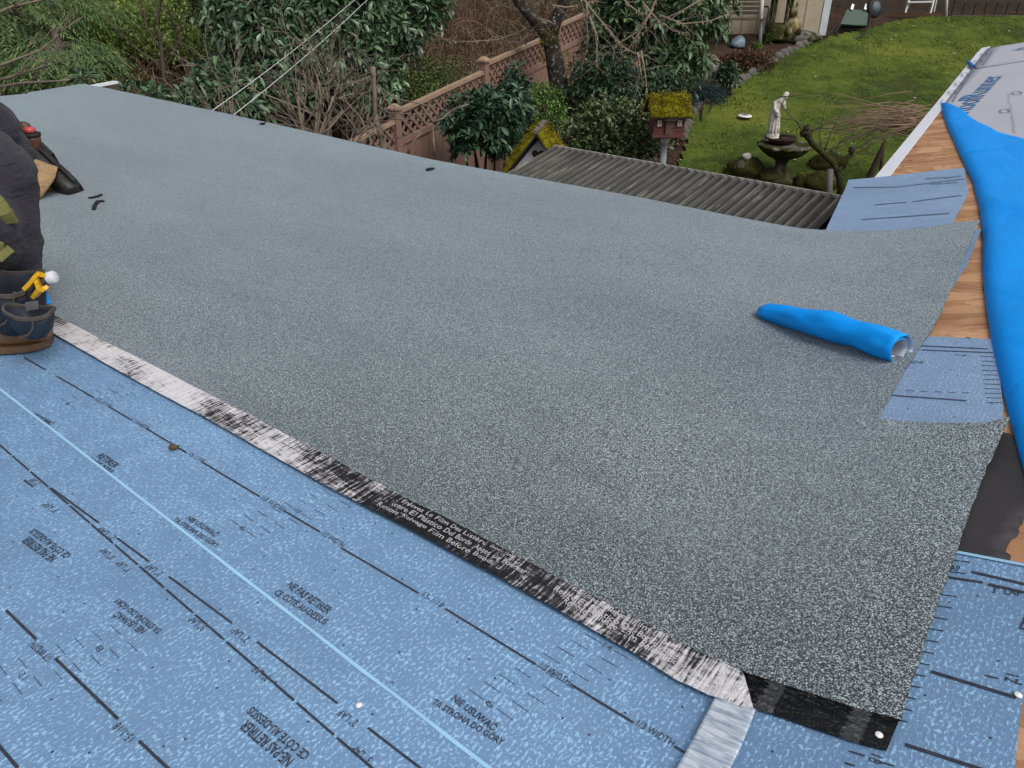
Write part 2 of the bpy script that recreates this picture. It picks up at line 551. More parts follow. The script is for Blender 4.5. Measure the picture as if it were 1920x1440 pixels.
# plywood panels that show on the wing
def panel(u0, u1, v0, v1, clip=None):
    b = MB(); n = 7
    V = []; UV = []; du, dv_ = random.uniform(0, 9), random.uniform(0, 9)
    for z in (0.0, -0.018):
        for j in range(n):
            for i in range(n):
                v = v0 + (v1 - v0) * j / (n - 1)
                ul = clip(v) if clip else u0
                u = ul + (u1 - ul) * i / (n - 1)
                V.append(RH(u, v, z)); UV.append((u + du, v + dv_))
    F = []; o2 = n * n
    for j in range(n - 1):
        for i in range(n - 1):
            F.append((j * n + i, j * n + i + 1, (j + 1) * n + i + 1, (j + 1) * n + i))
    for k in range(n - 1):
        F.append((k, k + 1, k + 1 + o2, k + o2))
        q = (n - 1) * n + k
        F.append((q + 1, q, q + o2, q + 1 + o2))
        q = k * n
        F.append((q + n, q, q + o2, q + n + o2))
        q = k * n + n - 1
        F.append((q, q + n, q + n + o2, q + o2))
    b.add(V, F, 0, UV)
    return b.build('plywood_panel', M_PLY, house)
VS = [-0.55, 0.66, 1.88, 3.10, 4.32, 5.54, 6.76, 7.98]
for a, b_ in zip(VS[:-1], VS[1:]):
    if b_ <= 3.2:
        panel(uval(a) - 0.03, -0.92, a + 0.0015, b_ - 0.0015, lambda v: uval(v) - 0.02)
    else:
        panel(1.0, -0.92, a + 0.0015, b_ - 0.0015, lambda v: ue(v) - 0.055)
    panel(-0.923, -3.1, a + 0.0015, b_ - 0.0015)

# drip edge along the wing's eave
b = MB()
vs = np.linspace(3.063, 8.2, 24)
V = []; UV = []
for v in vs:
    u = ue(v)
    for du, z in ((-0.062, 0.0015), (-0.060, 0.003), (0.003, 0.003), (0.003, -0.075), (0.0, -0.075)):
        V.append(RF(u + du, v, HH(u + du, v) + z)); UV.append((u, v))
F = []
for j in range(len(vs) - 1):
    for i in range(4):
        F.append((j * 5 + i, j * 5 + i + 1, (j + 1) * 5 + i + 1, (j + 1) * 5 + i))
b.add(V, F, 0, UV)
b.build('drip_edge', M_WHITE, house)
b = MB(); b.bar(RF(0.94, 2.952, -0.075), RF(CU, 2.952, -0.075), 0.004, 0.07); b.build('eave_flashing', M_WHITE, house)
b = MB(); b.bar(RF(0.94, 2.966, -0.14), RF(CU, 2.966, -0.14), 0.02, 0.14); b.build('fascia_board', M_BROWN_F, house)
b = MB(); b.bar(RF(ue(3.1) + 0.016, 3.1, -0.12), RF(ue(8.2) + 0.016, 8.2, 0.14), 0.022, 0.12); b.build('fascia_board', M_WHITE, house)
b = MB()
b.bar(RF(0.6, 2.6, -1.75), RF(CU - 0.6, 2.6, -1.75), 0.15, 3.1)
b.bar(RF(0.52, 2.53, -1.75), RF(0.52, 7.9, -1.75), 0.15, 3.1)
b.bar(RF(CU - 0.68, -3.0, -1.75), RF(CU - 0.68, 2.53, -1.75), 0.15, 3.1)
b.bar(RF(0.445, 7.9, -1.75), RF(-3.1, 7.9, -1.75), 0.15, 3.1)
b.build('wall', M_STUCCO, house)
# far corner: white capped brown board beyond the roof's end
p0 = np.array(pix(158, 163)); p1 = np.array(pix(217, 152))
q0 = Vector(RF(p0[0], p0[1], 0.0)); q1 = Vector(RF(p1[0], p1[1], 0.0))
b = MB(); b.bar(q0 - Vector((0, 0, 0.008)), q1 - Vector((0, 0, 0.008)), 0.05, 0.02); b.build('rake_cap', M_WHITE, house)
b = MB(); b.bar(q0 - Vector((0, 0, 0.113)), q1 - Vector((0, 0, 0.113)), 0.045, 0.18); b.build('rake_board', M_BROWN_F, house)

# ------------------------------------------------------------------ generic sheet lying on the roof
def interp(pts, x, ix, iy):
    P_ = sorted(pts, key=lambda q: q[ix])
    return float(np.interp(x, [q[ix] for q in P_], [q[iy] for q in P_]))

def sheet_mesh(name, Lp, Rp, na, nb, off, mat, parent=None, thick=0.003, bias=1.0, build=True):
    """Lp, Rp: poly-lines of (u,v) for the two ends, from the near edge to the far one"""
    def along(P_, t):
        P_ = np.array(P_); d = np.r_[0, np.cumsum(np.linalg.norm(np.diff(P_, axis=0), axis=1))]; d /= d[-1]
        return np.interp(t, d, P_[:, 0]), np.interp(t, d, P_[:, 1])
    V = []; UV = []
    for s_ in (0, 1):
        for j in range(nb):
            t = j / (nb - 1)
            lu, lv = along(Lp, t); ru, rv = along(Rp, t)
            for i in range(na):
                a = 1 - (1 - i / (na - 1)) ** bias
                u = lu + (ru - lu) * a; v = lv + (rv - lv) * a
                o_ = off(u, v, a, t) if callable(off) else off
                V.append(RH(u, v, o_ - s_ * thick)); UV.append((u, v))
    F = []; o2 = na * nb
    for j in range(nb - 1):
        for i in range(na - 1):
            q = (j * na + i, j * na + i + 1, (j + 1) * na + i + 1, (j + 1) * na + i)
            F.append(q); F.append(tuple(reversed([x + o2 for x in q])))
    for j in range(nb - 1):
        F.append((j * na, (j + 1) * na, (j + 1) * na + o2, j * na + o2))
        q = j * na + na - 1
        F.append((q + na, q, q + o2, q + na + o2))
    for i in range(na - 1):
        F.append((i + 1, i, i + o2, i + 1 + o2))
        q = (nb - 1) * na + i
        F.append((q, q + 1, q + 1 + o2, q + o2))
    b = MB(); b.add(V, F, 0, UV, True)
    return b.build(name, mat, parent) if build else b

def sharp(o, ang=35):
    me = o.data
    me.polygons.foreach_set('use_smooth', np.ones(len(me.polygons), bool))
    try:
        me.set_sharp_from_angle(angle=R(ang))
    except Exception:
        pass
    return o

def ripple(u, v, s=1.0, amp=0.0015, seed=0.0):
    return amp * mnoise.noise(Vector((u * 2.2 * s, v * 4.0 * s, seed)))

# --- blue underlayment courses
def off1(u, v, a, t): return 0.0085 + ripple(u, v, 1, 0.0015, 1)
def off2(u, v, a, t): return 0.0045 + ripple(u, v, 1, 0.001, 2)
sh1 = sheet_mesh('underlayment_sheet', [(6.2, -0.43), (6.2, 0.50)], [(-0.16, -0.43), (-0.16, 0.49)], 60, 14, off1, M_BLUE, None, 0.003, 1.6)
sharp(tag(sh1, 'blue printed underlayment course nearest the viewer, along the bottom edge of the photo', 'underlayment', 'blue underlayment courses'))
e0 = pix(1903, 1440, 0.005); e1 = pix(1911, 1352, 0.005); e2 = pix(1932, 1062, 0.005)
tl_ = pix(1790, 1035, 0.005); tr_ = pix(1920, 1060, 0.005)
sh2 = sheet_mesh('underlayment_sheet', [(6.6, 0.39), (6.6, 1.25)], [(e0[0] + 0.004, 0.40), e0, e1, (e1[0] + 0.012, 1.12), (tr_[0] - 0.01, tr_[1])], 70, 18, off2, M_BLUE, None, 0.003, 1.8)
sharp(tag(sh2, 'blue printed underlayment course running under the black and white selvage edge of the cap sheet', 'underlayment', 'blue underlayment courses'))
p3 = [pix(*q, 0.005) for q in ((1885, 790), (1878, 735), (1866, 636))]
sh3 = sheet_mesh('underlayment_sheet', [(2.2, 1.22), (2.2, 2.10)], [(0.2, 1.22), (0.12, 1.5)] + p3, 30, 14, 0.005, M_BLUE_W, None, 0.003, 1.5)
sharp(tag(sh3, 'short blue underlayment end showing between the two grey cap sheet flaps', 'underlayment', 'blue underlayment courses'))
p4r = [pix(*q, 0.006) for q in ((1785, 420), (1790, 412), (1816, 362), (1808, 315))]
p4l = [pix(*q, 0.006) for q in ((1546, 436), (1590, 342))]
def off4(u, v, a, t): return 0.006 + 0.012 * max(0, t - 0.93) / 0.07 * (1 - a) + ripple(u, v, 1.5, 0.004, 4)
sh4 = sheet_mesh('underlayment_sheet', [(p4l[0][0] + 0.0, 2.85), p4l[0], p4l[1]], [(0.42, 2.80)] + p4r, 26, 18, off4, M_BLUE_W, None, 0.003)
sharp(tag(sh4, 'blue underlayment end lapped over the white drip edge at the inner roof corner', 'underlayment', 'blue underlayment courses'))
p5r = [pix(*q, 0.004) for q in ((1768, 572), (1800, 515), (1812, 500), (1840, 430))]
sh5 = sheet_mesh('underlayment_scrap', [(q[0] + 0.05, q[1] - 0.01) for q in p5r], p5r, 5, 12, 0.006, M_BLUE_W, None, 0.003)
sharp(tag(sh5, 'narrow blue strip of underlayment peeping out under the lifted cap sheet corner', 'underlayment'))

# --- dark felt
fl = [(0.40, 1.26), (0.34, 1.72)]
fr = [pix(*q, 0.004) for q in ((1893, 1052), (1897, 1040), (1886, 1033), (1890, 1022), (1897, 1010), (1908, 1004), (1912, 996), (1909, 990), (1918, 980), (1921, 970), (1945, 955), (1958, 930), (1955, 880), (1940, 840), (1893, 812))]
felt = sheet_mesh('felt_underlay', fl, fr, 16, 110, lambda u, v, a, t: 0.003 + ripple(u, v, 2.5, 0.0012, 6), M_FELT, None, 0.002)
tag(felt, 'torn black felt patch on the plywood beside the cap sheet edge', 'felt')

# --- mineral cap sheets
VN_PX = [(-700, 245), (-300, 418), (-60, 521), (98, 590), (146, 613), (197, 641), (255, 669), (365, 726), (474, 782), (540, 817), (620, 858), (679, 890), (758, 933), (833, 969), (892, 1001), (958, 1038), (1017, 1068), (1079, 1101), (1142, 1134), (1204, 1167), (1267, 1200), (1301, 1218), (1350, 1240), (1395, 1261), (1462, 1281), (1530, 1303), (1594, 1324), (1690, 1349)]
VB_PX = [(-700, 262), (-300, 440), (-60, 545), (93, 618), (146, 648), (219, 690), (292, 730), (401, 788), (456, 819), (547, 870), (620, 911), (693, 949), (737, 971), (800, 1004), (867, 1041), (933, 1076), (1017, 1122), (1067, 1150), (1133, 1187), (1200, 1224), (1267, 1268), (1342, 1303), (1406, 1325), (1462, 1342), (1537, 1368), (1612, 1393), (1686, 1410)]
VN = [pix(*q, 0.012) for q in VN_PX]; VB = [pix(*q, 0.011) for q in VB_PX]
vn = lambda u: interp(VN, u, 0, 1)
vb = lambda u: interp(VB, u, 0, 1)
SEAM_PX = [(1650, 780), (1720, 787), (1800, 796), (1850, 797), (1890, 789)]
TIPN = np.array(pix(1890, 790, 0.02)); TIPF = np.array(pix(1838, 412, 0.05))
def offn(u, v, a=0, t=0):
    d = math.hypot(u - TIPN[0], (v - TIPN[1]))
    return 0.012 + 0.018 * math.exp(-(d / 0.13) ** 2) + ripple(u, v, 0.8, 0.002, 9)
def offf(u, v, a=0, t=0):
    d = math.hypot(u - TIPF[0], (v - TIPF[1]) * 0.7)
    eave = max(0.0, v - 2.98) / 0.12
    return 0.0095 + 0.042 * math.exp(-(d / 0.28) ** 2) + ripple(u, v, 0.8, 0.002, 12) - 0.012 * eave ** 2 * (1 if u > 1.0 else max(0.0, (u - 0.7) / 0.3))
SEAM = [pix(*q, 0.02) for q in SEAM_PX]
vs_seam = lambda u: interp(SEAM + [(0.6, 1.755), (9, 1.80), (14, 1.80)], u, 0, 1)
def cap_grid(name, uL, rpts, v0, v1, off, na, nb, bias):
    rp = sorted(rpts, key=lambda q: q[1])
    bR = [((q[1] - v0(q[0])) / (v1(q[0]) - v0(q[0])), q[0]) for q in rp]
    bR.sort()
    V = []; UV = []
    th = 0.004
    for s_ in (0, 1):
        for j in range(nb):
            t = j / (nb - 1)
            uR = float(np.interp(t, [q[0] for q in bR], [q[1] for q in bR])) + 0.004 * mnoise.noise(Vector((t * 26, 3.3, 1)))
            ul = uL(t)
            for i in range(na):
                a = 1 - (1 - i / (na - 1)) ** bias
                u = ul + (uR - ul) * a
                v = v0(u) + (v1(u) - v0(u)) * t
                V.append(RH(u, v, off(u, v) - s_ * th)); UV.append((u, v))
    F = []; o2 = na * nb; MI = []
    for j in range(nb - 1):
        for i in range(na - 1):
            q = (j * na + i, j * na + i + 1, (j + 1) * na + i + 1, (j + 1) * na + i)
            F.append(q); MI.append(0); F.append(tuple(reversed([x + o2 for x in q]))); MI.append(1)
    for j in range(nb - 1):
        F.append((j * na, (j + 1) * na, (j + 1) * na + o2, j * na + o2)); MI.append(1)
        q = j * na + na - 1
        F.append((q + na, q, q + o2, q + na + o2)); MI.append(1)
    for i in range(na - 1):
        F.append((i + 1, i, i + o2, i + 1 + o2)); MI.append(1)
        q = (nb - 1) * na + i
        F.append((q, q + 1, q + 1 + o2, q + o2)); MI.append(1)
    b = MB()
    for f_, m_ in zip(F, MI): pass
    b.add(V, F, 0, UV, True)
    b.m = MI
    return b
capn = empty('cap_sheet', RF(3, 1.3, 0.0), 'near grey granulated cap sheet with a black selvage edge covered in printed film', 'cap sheet', 'grey mineral cap sheets')
rn = [pix(*q, 0.014) for q in ((1690, 1345), (1740, 1195), (1780, 1072), (1838, 908), (1866, 845))] + [tuple(TIPN)]
sharp(cap_grid('granule_surface', lambda t: 8.3, rn, vn, vs_seam, offn, 130, 34, 2.0).build('granule_surface', [M_CAP, M_BITUMEN], capn))
capf = None
EAVE_PX = [(172, 160), (200, 165), (350, 197), (500, 229), (650, 263), (800, 297), (1000, 334), (1200, 370), (1400, 410), (1530, 430), (1640, 433), (1740, 426), (1838, 412)]
EAVE = []
for q in EAVE_PX:
    o_ = 0.0
    for _ in range(6):
        w_ = pix(*q, o_); o_ = offf(*w_)
    EAVE.append(w_)
ve = lambda u: interp(EAVE, u, 0, 1)
rf_px = [(1650, 780), (1690, 706), (1722, 655), (1752, 610), (1780, 552), (1800, 500), (1822, 452)]
rf_ = [pix(*q, 0.014) for q in rf_px] + [tuple(TIPF)]
rf_[0] = (rf_[0][0] - 0.0, rf_[0][1] - 0.01)
lu = sorted(left_uv, key=lambda q: q[1])
def uLf(t):
    v = 1.74 + (ve(CU) - 1.74) * t
    return float(np.interp(v, [q[1] for q in lu], [q[0] for q in lu]))
sf = cap_grid('cap_sheet', uLf, rf_, lambda u: vs_seam(u) - 0.02, ve, offf, 140, 40, 2.0).build('cap_sheet', [M_CAP, M_BITUMEN])
sharp(tag(sf, 'far grey granulated cap sheet along the eave with one corner lifted towards the blue membrane', 'cap sheet', 'grey mineral cap sheets'))
# selvage
def strip(name, uu, f0, f1, off, mat, parent, th=0.003, nb=7):
    b = MB(); V = []; UV = []
    n = len(uu)
    for s_ in (0, 1):
        for j in range(nb):
            t = j / (nb - 1)
            for i, u0 in enumerate(uu):
                u = u0(t) if callable(u0) else u0
                v = f0(u) + (f1(u) - f0(u)) * t
                V.append(RH(u, v, off(u, v, t) - s_ * th)); UV.append((u, v))
    F = []; o2 = n * nb
    for j in range(nb - 1):
        for i in range(n - 1):
            q = (j * n + i, j * n + i + 1, (j + 1) * n + i + 1, (j + 1) * n + i)
            F.append(q); F.append(tuple(reversed([x + o2 for x in q])))
    for i in range(n - 1):
        F.append((i + 1, i, i + o2, i + 1 + o2))
        q = (nb - 1) * n + i
        F.append((q, q + 1, q + 1 + o2, q + o2))
    for j in range(nb - 1):
        F.append((j * n, (j + 1) * n, (j + 1) * n + o2, j * n + o2))
        q = j * n + n - 1
        F.append((q + n, q, q + o2, q + n + o2))
    b.add(V, F, 0, UV, True)
    return sharp(b.build(name, mat, parent))
uA = VN[0][0]; uR = rn[0][0]
uu = list(np.linspace(6.0, 1.2, 60)) + list(np.linspace(1.17, uR + 0.001, 60))
strip('selvage_edge', uu, vb, lambda u: vn(u) + 0.002, lambda u, v, t: 0.0105 + 0.0008 * mnoise.noise(Vector((u * 60, v * 90, 0))), M_BITUMEN, capn)
fold_n = pix(1392, 1262, 0.012); fold_b = pix(1417, 1331, 0.012)
def fu(u, t):
    lim = fold_b[0] + (fold_n[0] - fold_b[0]) * t
    return max(u, lim)
uf = list(np.linspace(2.62, 1.2, 90)) + list(np.linspace(1.19, fold_n[0], 150))
uf = [(lambda t, u=u, k=k: u + (fold_b[0] + (fold_n[0] - fold_b[0]) * t - fold_n[0]) * max(0, (k - 200) / 39)) for k, u in enumerate(uf)]
def film_off(u, v, t):
    return 0.0125 + 0.0030 * abs(mnoise.noise(Vector((u * 45, v * 25, 3)))) + 0.002 * abs(mnoise.noise(Vector((u * 12, v * 60, 8)))) + 0.0015 * (1 if t < 0.05 else 0)
film = strip('release_film', uf, lambda u: vb(u) - 0.008, vn, film_off, M_FILM, capn, 0.0008, 12)

# the film's folded tail lying across the blue sheet
tl = [pix(*q, 0.014) for q in ((1417, 1331), (1405, 1362), (1390, 1400), (1352, 1475), (1335, 1500))]
tr2 = [pix(*q, 0.014) for q in ((1342, 1305), (1318, 1350), (1300, 1385), (1255, 1462), (1236, 1495))]
tail = sheet_mesh('film_tail', tl, tr2, 14, 26, lambda u, v, a, t: 0.0125 + 0.004 * abs(mnoise.noise(Vector((u * 20, v * 50, 5)))) + 0.001, M_TAIL, capn, 0.0006)

# ------------------------------------------------------------------ printing on the sheets
def text_mesh(txt):
    cu = bpy.data.curves.new('print', 'FONT')
    cu.body = txt; cu.size = 1.0; cu.resolution_u = 2
    if txt.isupper() and len(txt) > 6 and '/' not in txt: cu.offset = 0.018
    o = bpy.data.objects.new('print', cu); COL.objects.link(o)
    dg = bpy.context.evaluated_depsgraph_get()
    me = bpy.data.meshes.new_from_object(o.evaluated_get(dg))
    n = len(me.vertices); a = np.zeros(n * 3); me.vertices.foreach_get('co', a); a = a.reshape(-1, 3)[:, :2].copy()
    F = [tuple(p.vertices) for p in me.polygons]
    bpy.data.objects.remove(o); bpy.data.meshes.remove(me); bpy.data.curves.remove(cu)
    lo, hi = a.min(0), a.max(0)
    return (a - lo) / (hi - lo), F
_tc = {}
def put_text(b, txt, p0, p1, h, off, mi=0, shear=0.0):
    """text whose base line runs from p0 to p1 in roof (u,v) and whose letters are h tall"""
    if txt not in _tc: _tc[txt] = text_mesh(txt)
    a, F = _tc[txt]
    p0 = np.array(p0); p1 = np.array(p1); d = p1 - p0; L = np.linalg.norm(d); d = d / L
    nrm = np.array([d[1], -d[0]])       # u grows to the left, so this is the side the letters rise to
    V = []
    for x, y in a:
        q = p0 + d * (x * L + y * h * shear) + nrm * (y * h)
        V.append(RH(q[0], q[1], off(q[0], q[1], 0.5, 0.5) + 0.0012))
    b.add(V, F, mi)
def put_line(b, p0, p1, w, off, mi=0, seg=None):
    p0 = np.array(p0); p1 = np.array(p1); d = p1 - p0; L = np.linalg.norm(d); d = d / L
    nn = np.array([d[1], -d[0]]) * w / 2
    n = max(2, int(L / 0.06) + 1)
    V = []
    for i in range(n):
        q = p0 + (p1 - p0) * i / (n - 1)
        for s_ in (-1, 1):
            r_ = q + nn * s_
            V.append(RH(r_[0], r_[1], off(r_[0], r_[1], 0.5, 0.5) + 0.0011))
    b.add(V, [(2 * i, 2 * i + 2, 2 * i + 3, 2 * i + 1) for i in range(n - 1)], mi)
PX1 = lambda x, y: pix(x, y, 0.0095)
PX2 = lambda x, y: pix(x, y, 0.0055)
pr1, pr2 = MB(), MB()
def crop(x, y): return (x / 2.667, 900 + y / 2.667)
def inv(b, txt, a, c, h, P_=PX1, off=off1):
    put_text(b, txt, P_(*crop(*a)), P_(*crop(*c)), h, off)
# inverted printing on the near course
for txt, a, c in (('NE PAS RETIRER', (1478, 1395), (1240, 1198)), ('CE CÔTÉ AU-DESSUS', (1556, 1370), (1268, 1132)),
                  ('NIE USUWAĆ', (738, 748), (596, 655)), ('TĄ STRONĄ DO GÓRY', (826, 745), (604, 583)),
                  ('NE PAS RETIRER', (292, 386), (147, 282)), ('CE CÔTÉ AU-DESSUS', (360, 373), (176, 243))):
    inv(pr1, txt, a, c, 0.0172)
for a, c in (((585, 285), (508, 232)), ((820, 465), (750, 418)), ((1255, 792), (1180, 737)), ((1797, 1208), (1712, 1145)), ((205, 15), (170, -10))):
    inv(pr1, '2" LAP', a, c, 0.013)
for a, c in (((298, 150), (235, 112)), ((580, 383), (525, 340)), ((662, 445), (606, 402)), ((1037, 733), (965, 682)), ((1358, 983), (1283, 928)), ((1868, 1392), (1780, 1325))):
    inv(pr1, '3" LAP', a, c, 0.013)
for a, c in (((268, 880), (180, 800)),):
    inv(pr1, '1/3 WIDTH', a, c, 0.013)
inv(pr1, '15-1/18', (680, 1285), (600, 1208), 0.013)
for a, c in (((120, 0), (165, 35)), ((255, 40), (495, 215)), ((585, 290), (745, 408)), ((845, 483), (1163, 718)), ((1285, 810), (1688, 1118)), ((1840, 1240), (2150, 1478))):
    put_line(pr1, PX1(*crop(*a)), PX1(*crop(*c)), 0.0038, off1)
v3 = PX1(*crop(840, 540))[1]
u = -0.1
while u < 3.2:
    put_line(pr1, (u, v3 - 0.004), (u + 0.086, v3 - 0.004), 0.0038, off1); u += 0.093
for a, c in (((30, 650), (180, 795)), ((275, 890), (590, 1195)), ((695, 1305), (860, 1460)), ((-60, 1265), (90, 1440)), ((-260, 390), (-60, 575))):
    put_line(pr1, PX1(*crop(*a)), PX1(*crop(*c)), 0.0046, off1)
rk1, rk2 = MB(), MB()
# ruler ticks of the near course
for u0 in (0.30, 0.98, 1.75):
    for k in range(3, 14):
        v = 0.36 - 0.0254 * k; uu0 = u0 + 0.010 * k
        if k % 1 == 0:
            put_line(rk1, (uu0, v), (uu0 + 0.032, v), 0.0012, off1); put_line(rk1, (uu0 + 0.056, v), (uu0 + 0.088, v), 0.0012, off1)
        if k % 4 == 0: put_text(rk1, str(4 + k), (uu0 + 0.037, v - 0.005), (uu0 + 0.052, v - 0.005), 0.011, off1)
M_RULER = simple('ruler_ink', (0.060, 0.080, 0.125), 0.6, 0.4, 60)
tag(rk1.build('ruler_marks', M_RULER, sh1), kind='stuff')
tag(pr1.build('printed_markings', M_PRINT, sh1), kind='stuff')

# upright printing on the next course
for txt, a, c in (('NIE USUWAĆ', (845, 1312), (924, 1372)), ('TĄ STRONĄ DO GÓRY', (806, 1322), (938, 1402)),
                  ('NE PAS RETIRER', (535, 1100), (612, 1152)), ('CE CÔTÉ AU-DESSUS', (512, 1113), (607, 1172)),
                  ('NIE USUWAĆ', (348, 973), (402, 1007)), ('TĄ STRONĄ DO GÓRY', (321, 977), (402, 1029)),
                  ('RETIRER', (180, 856), (213, 878)), ('CE CÔTÉ-DESSUS', (158, 861), (206, 888)),
                  ('NIE USUWAĆ', (58, 778), (93, 797)), ('TĄ STRONĄ DO GÓRY', (36, 779), (88, 812))):
    put_text(pr2, txt, PX2(*a), PX2(*c), 0.0165, off2)
def gaptext(txt, a, c): put_text(pr2, txt, PX2(*a), PX2(*c), 0.012, off2)
for a, c in (((45, 670), (85, 693)), ((106, 705), (177, 746)), ((205, 763), (248, 788)), ((275, 804), (350, 849)), ((380, 867), (487, 931)), ((532, 957), (600, 997)),
             ((640, 1027), (785, 1112)), ((835, 1141), (1005, 1246)), ((1070, 1283), (1188, 1355)), ((1264, 1399), (1330, 1440)), ((-60, 612), (20, 655))):
    put_line(pr2, PX2(*a), PX2(*c), 0.004, off2)
gaptext('1/3 WIDTH', (488, 935), (530, 960)); gaptext('1/3 WIDTH', (602, 1002), (640, 1026)); gaptext('15-1/18', (790, 1117), (826, 1140))
gaptext('1/3 WIDTH', (1010, 1252), (1065, 1285)); gaptext('1/3 WIDTH', (1192, 1360), (1260, 1400)); gaptext('15-1/18', (352, 853), (378, 868))
gaptext('1/3 WIDTH', (250, 792), (274, 806)); gaptext('15-1/18', (178, 749), (203, 764))
def laptext(a, c, t='3" LAP'): put_text(pr2, t, PX2(*a), PX2(*c), 0.013, off2)
for a, c in ((crop(450, 36), crop(508, 66)), (crop(672, 192), crop(738, 228)), (crop(1025, 448), crop(1096, 494)), (crop(1122, 522), crop(1200, 574)), (crop(1548, 828), crop(1630, 882)), ((718, 1310), (762, 1340)), ((66, 838), (84, 850)), ((88, 855), (108, 868))):
    laptext(a, c)
for u0 in (0.46, 1.10, 1.85):
    for k in range(17):
        v = 0.57 + 0.0254 * k; uu0 = u0 - 0.010 * k
        if v > 0.86: continue
        put_line(rk2, (uu0, v), (uu0 + 0.032, v), 0.0012, off2); put_line(rk2, (uu0 + 0.056, v), (uu0 + 0.088, v), 0.0012, off2)
        if k % 4 == 0: put_text(rk2, str(6 + k), (uu0 + 0.052, v - 0.005), (uu0 + 0.037, v - 0.005), 0.011, off2)
tag(rk2.build('ruler_marks', M_RULER, sh2), kind='stuff')
# right end beyond the cap sheet
def rl(a, c, w=0.006): put_line(pr2, PX2(*a), PX2(*c), w, off2)
rl((1822, 1072), (1960, 1104)); rl((1770, 1081), (1843, 1092)); rl((1853, 1095), (1960, 1120))
rl((1745, 1259), (1905, 1308)); rl((1697, 1396), (1850, 1446))
put_text(pr2, '3" LAP', PX2(1860, 1111), PX2(1917, 1119), 0.016, off2)
put_text(pr2, 'LAP', PX2(1776, 1069), PX2(1801, 1071), 0.014, off2)
put_text(pr2, 'E', PX2(1911, 1178), PX2(1925, 1182), 0.028, off2)
for k in range(15):
    f_ = k / 14
    x0, y0 = 1785 - 95 * f_, 1050 + 300 * f_
    if k in (2,): continue
    rl((x0 - 12, y0 - 2), (x0 + (34 - 22 * f_), y0 + 4), 0.0022)
put_text(pr2, '12', PX2(1886, 1262), PX2(1884, 1276), 0.015, off2); rl((1845, 1266), (1872, 1272), 0.0025); rl((1903, 1280), (1917, 1284), 0.0025)
put_text(pr2, '18', PX2(1634, 1412), PX2(1628, 1426), 0.015, off2); rl((1592, 1408), (1621, 1417), 0.0025); rl((1648, 1428), (1677, 1436), 0.0025)
rl((1584, 1430), (1603, 1436), 0.0025); put_text(pr2, '12', PX2(1122, 1190), PX2(1135, 1197), 0.013, off2)
tag(pr2.build('printed_markings', M_PRINT, sh2), kind='stuff')
# patches on the wing
o5 = lambda u, v, a, t: 0.005
pr3 = MB(); P3 = lambda x, y: pix(x, y, 0.006)
for a, c in (((1725, 648), (1852, 654)), ((1728, 656), (1862, 661)), ((1672, 741), (1812, 751))): put_line(pr3, P3(*a), P3(*c), 0.0055, o5)
put_text(pr3, 'MOVE', P3(1700, 681), P3(1731, 682), 0.016, o5); put_text(pr3, '3" LAP', P3(1790, 667), P3(1812, 668), 0.010, o5)
for k in range(11):
    y0 = 668 + k * 8.6
    put_line(pr3, P3(1838 + k * 1.2, y0), P3(1868 + k * 1.2, y0 + 1), 0.0022, o5)
for k in range(5): put_line(pr3, P3(1700 + 26 * k, 732 + k), P3(1714 + 26 * k, 733 + k), 0.0022, o5)
tag(pr3.build('printed_markings', M_PRINT_F, sh3), kind='stuff')
pr4 = MB(); P4 = lambda x, y: pix(x, y, 0.009)
o6 = lambda u, v, a, t: off4(u, v, 0.5, 0.5) + 0.001
put_text(pr4, 'REMOVE', P4(1735, 336), P4(1770, 333), 0.022, o6); put_text(pr4, 'THIS SIDE', P4(1742, 346), P4(1795, 342), 0.020, o6); put_text(pr4, 'MARKINGS', P4(1772, 334), P4(1802, 330), 0.020, o6)
for a, c in (((1600, 350), (1680, 350)), ((1682, 350), (1808, 334)), ((1640, 383), (1700, 378)), ((1710, 377), (1803, 365)), ((1615, 412), (1780, 400))): put_line(pr4, P4(*a), P4(*c), 0.007, o6)
tag(pr4.build('printed_markings', M_PRINT_F, sh4), kind='stuff')
# pale film edge of the near course
b = MB(); n = 80
V = []; UV = []
for i in range(n):
    u = -0.155 + 6.3 * (i / (n - 1)) ** 1.3
    tt = interp([(-0.16, 0.49), (6.2, 0.50)], u, 0, 1)
    w = 0.0058 + 0.002 * mnoise.noise(Vector((u * 9, 0, 4)))
    for d, z in ((w, 0.0012), (0.0, 0.0013), (-0.0015, -0.003)):
        V.append(RH(u, tt - d, off1(u, tt - d, 0, 0) + z)); UV.append((u, tt))
b.add(V, [(3 * i + k, 3 * i + 3 + k, 3 * i + 4 + k, 3 * i + 1 + k) for i in range(n - 1) for k in (0, 1)], 0, UV)
b.build('film_edge', M_EDGE, sh1)
b = MB(); V = []; UV = []
for i in range(20):
    f_ = i / 19; q = np.array(tl_) * (1 - f_) + (np.array(tr_) + (tr_ - np.array(tl_)) * 0.1) * f_
    for d in (0.005, -0.004): V.append(RH(q[0] + 0.0, q[1] - d, 0.0075 if d > 0 else 0.006)); UV.append((q[0], q[1]))
b.add(V, [(2 * i, 2 * i + 2, 2 * i + 3, 2 * i + 1) for i in range(19)], 0, UV); b.build('film_edge', M_EDGE, sh2)
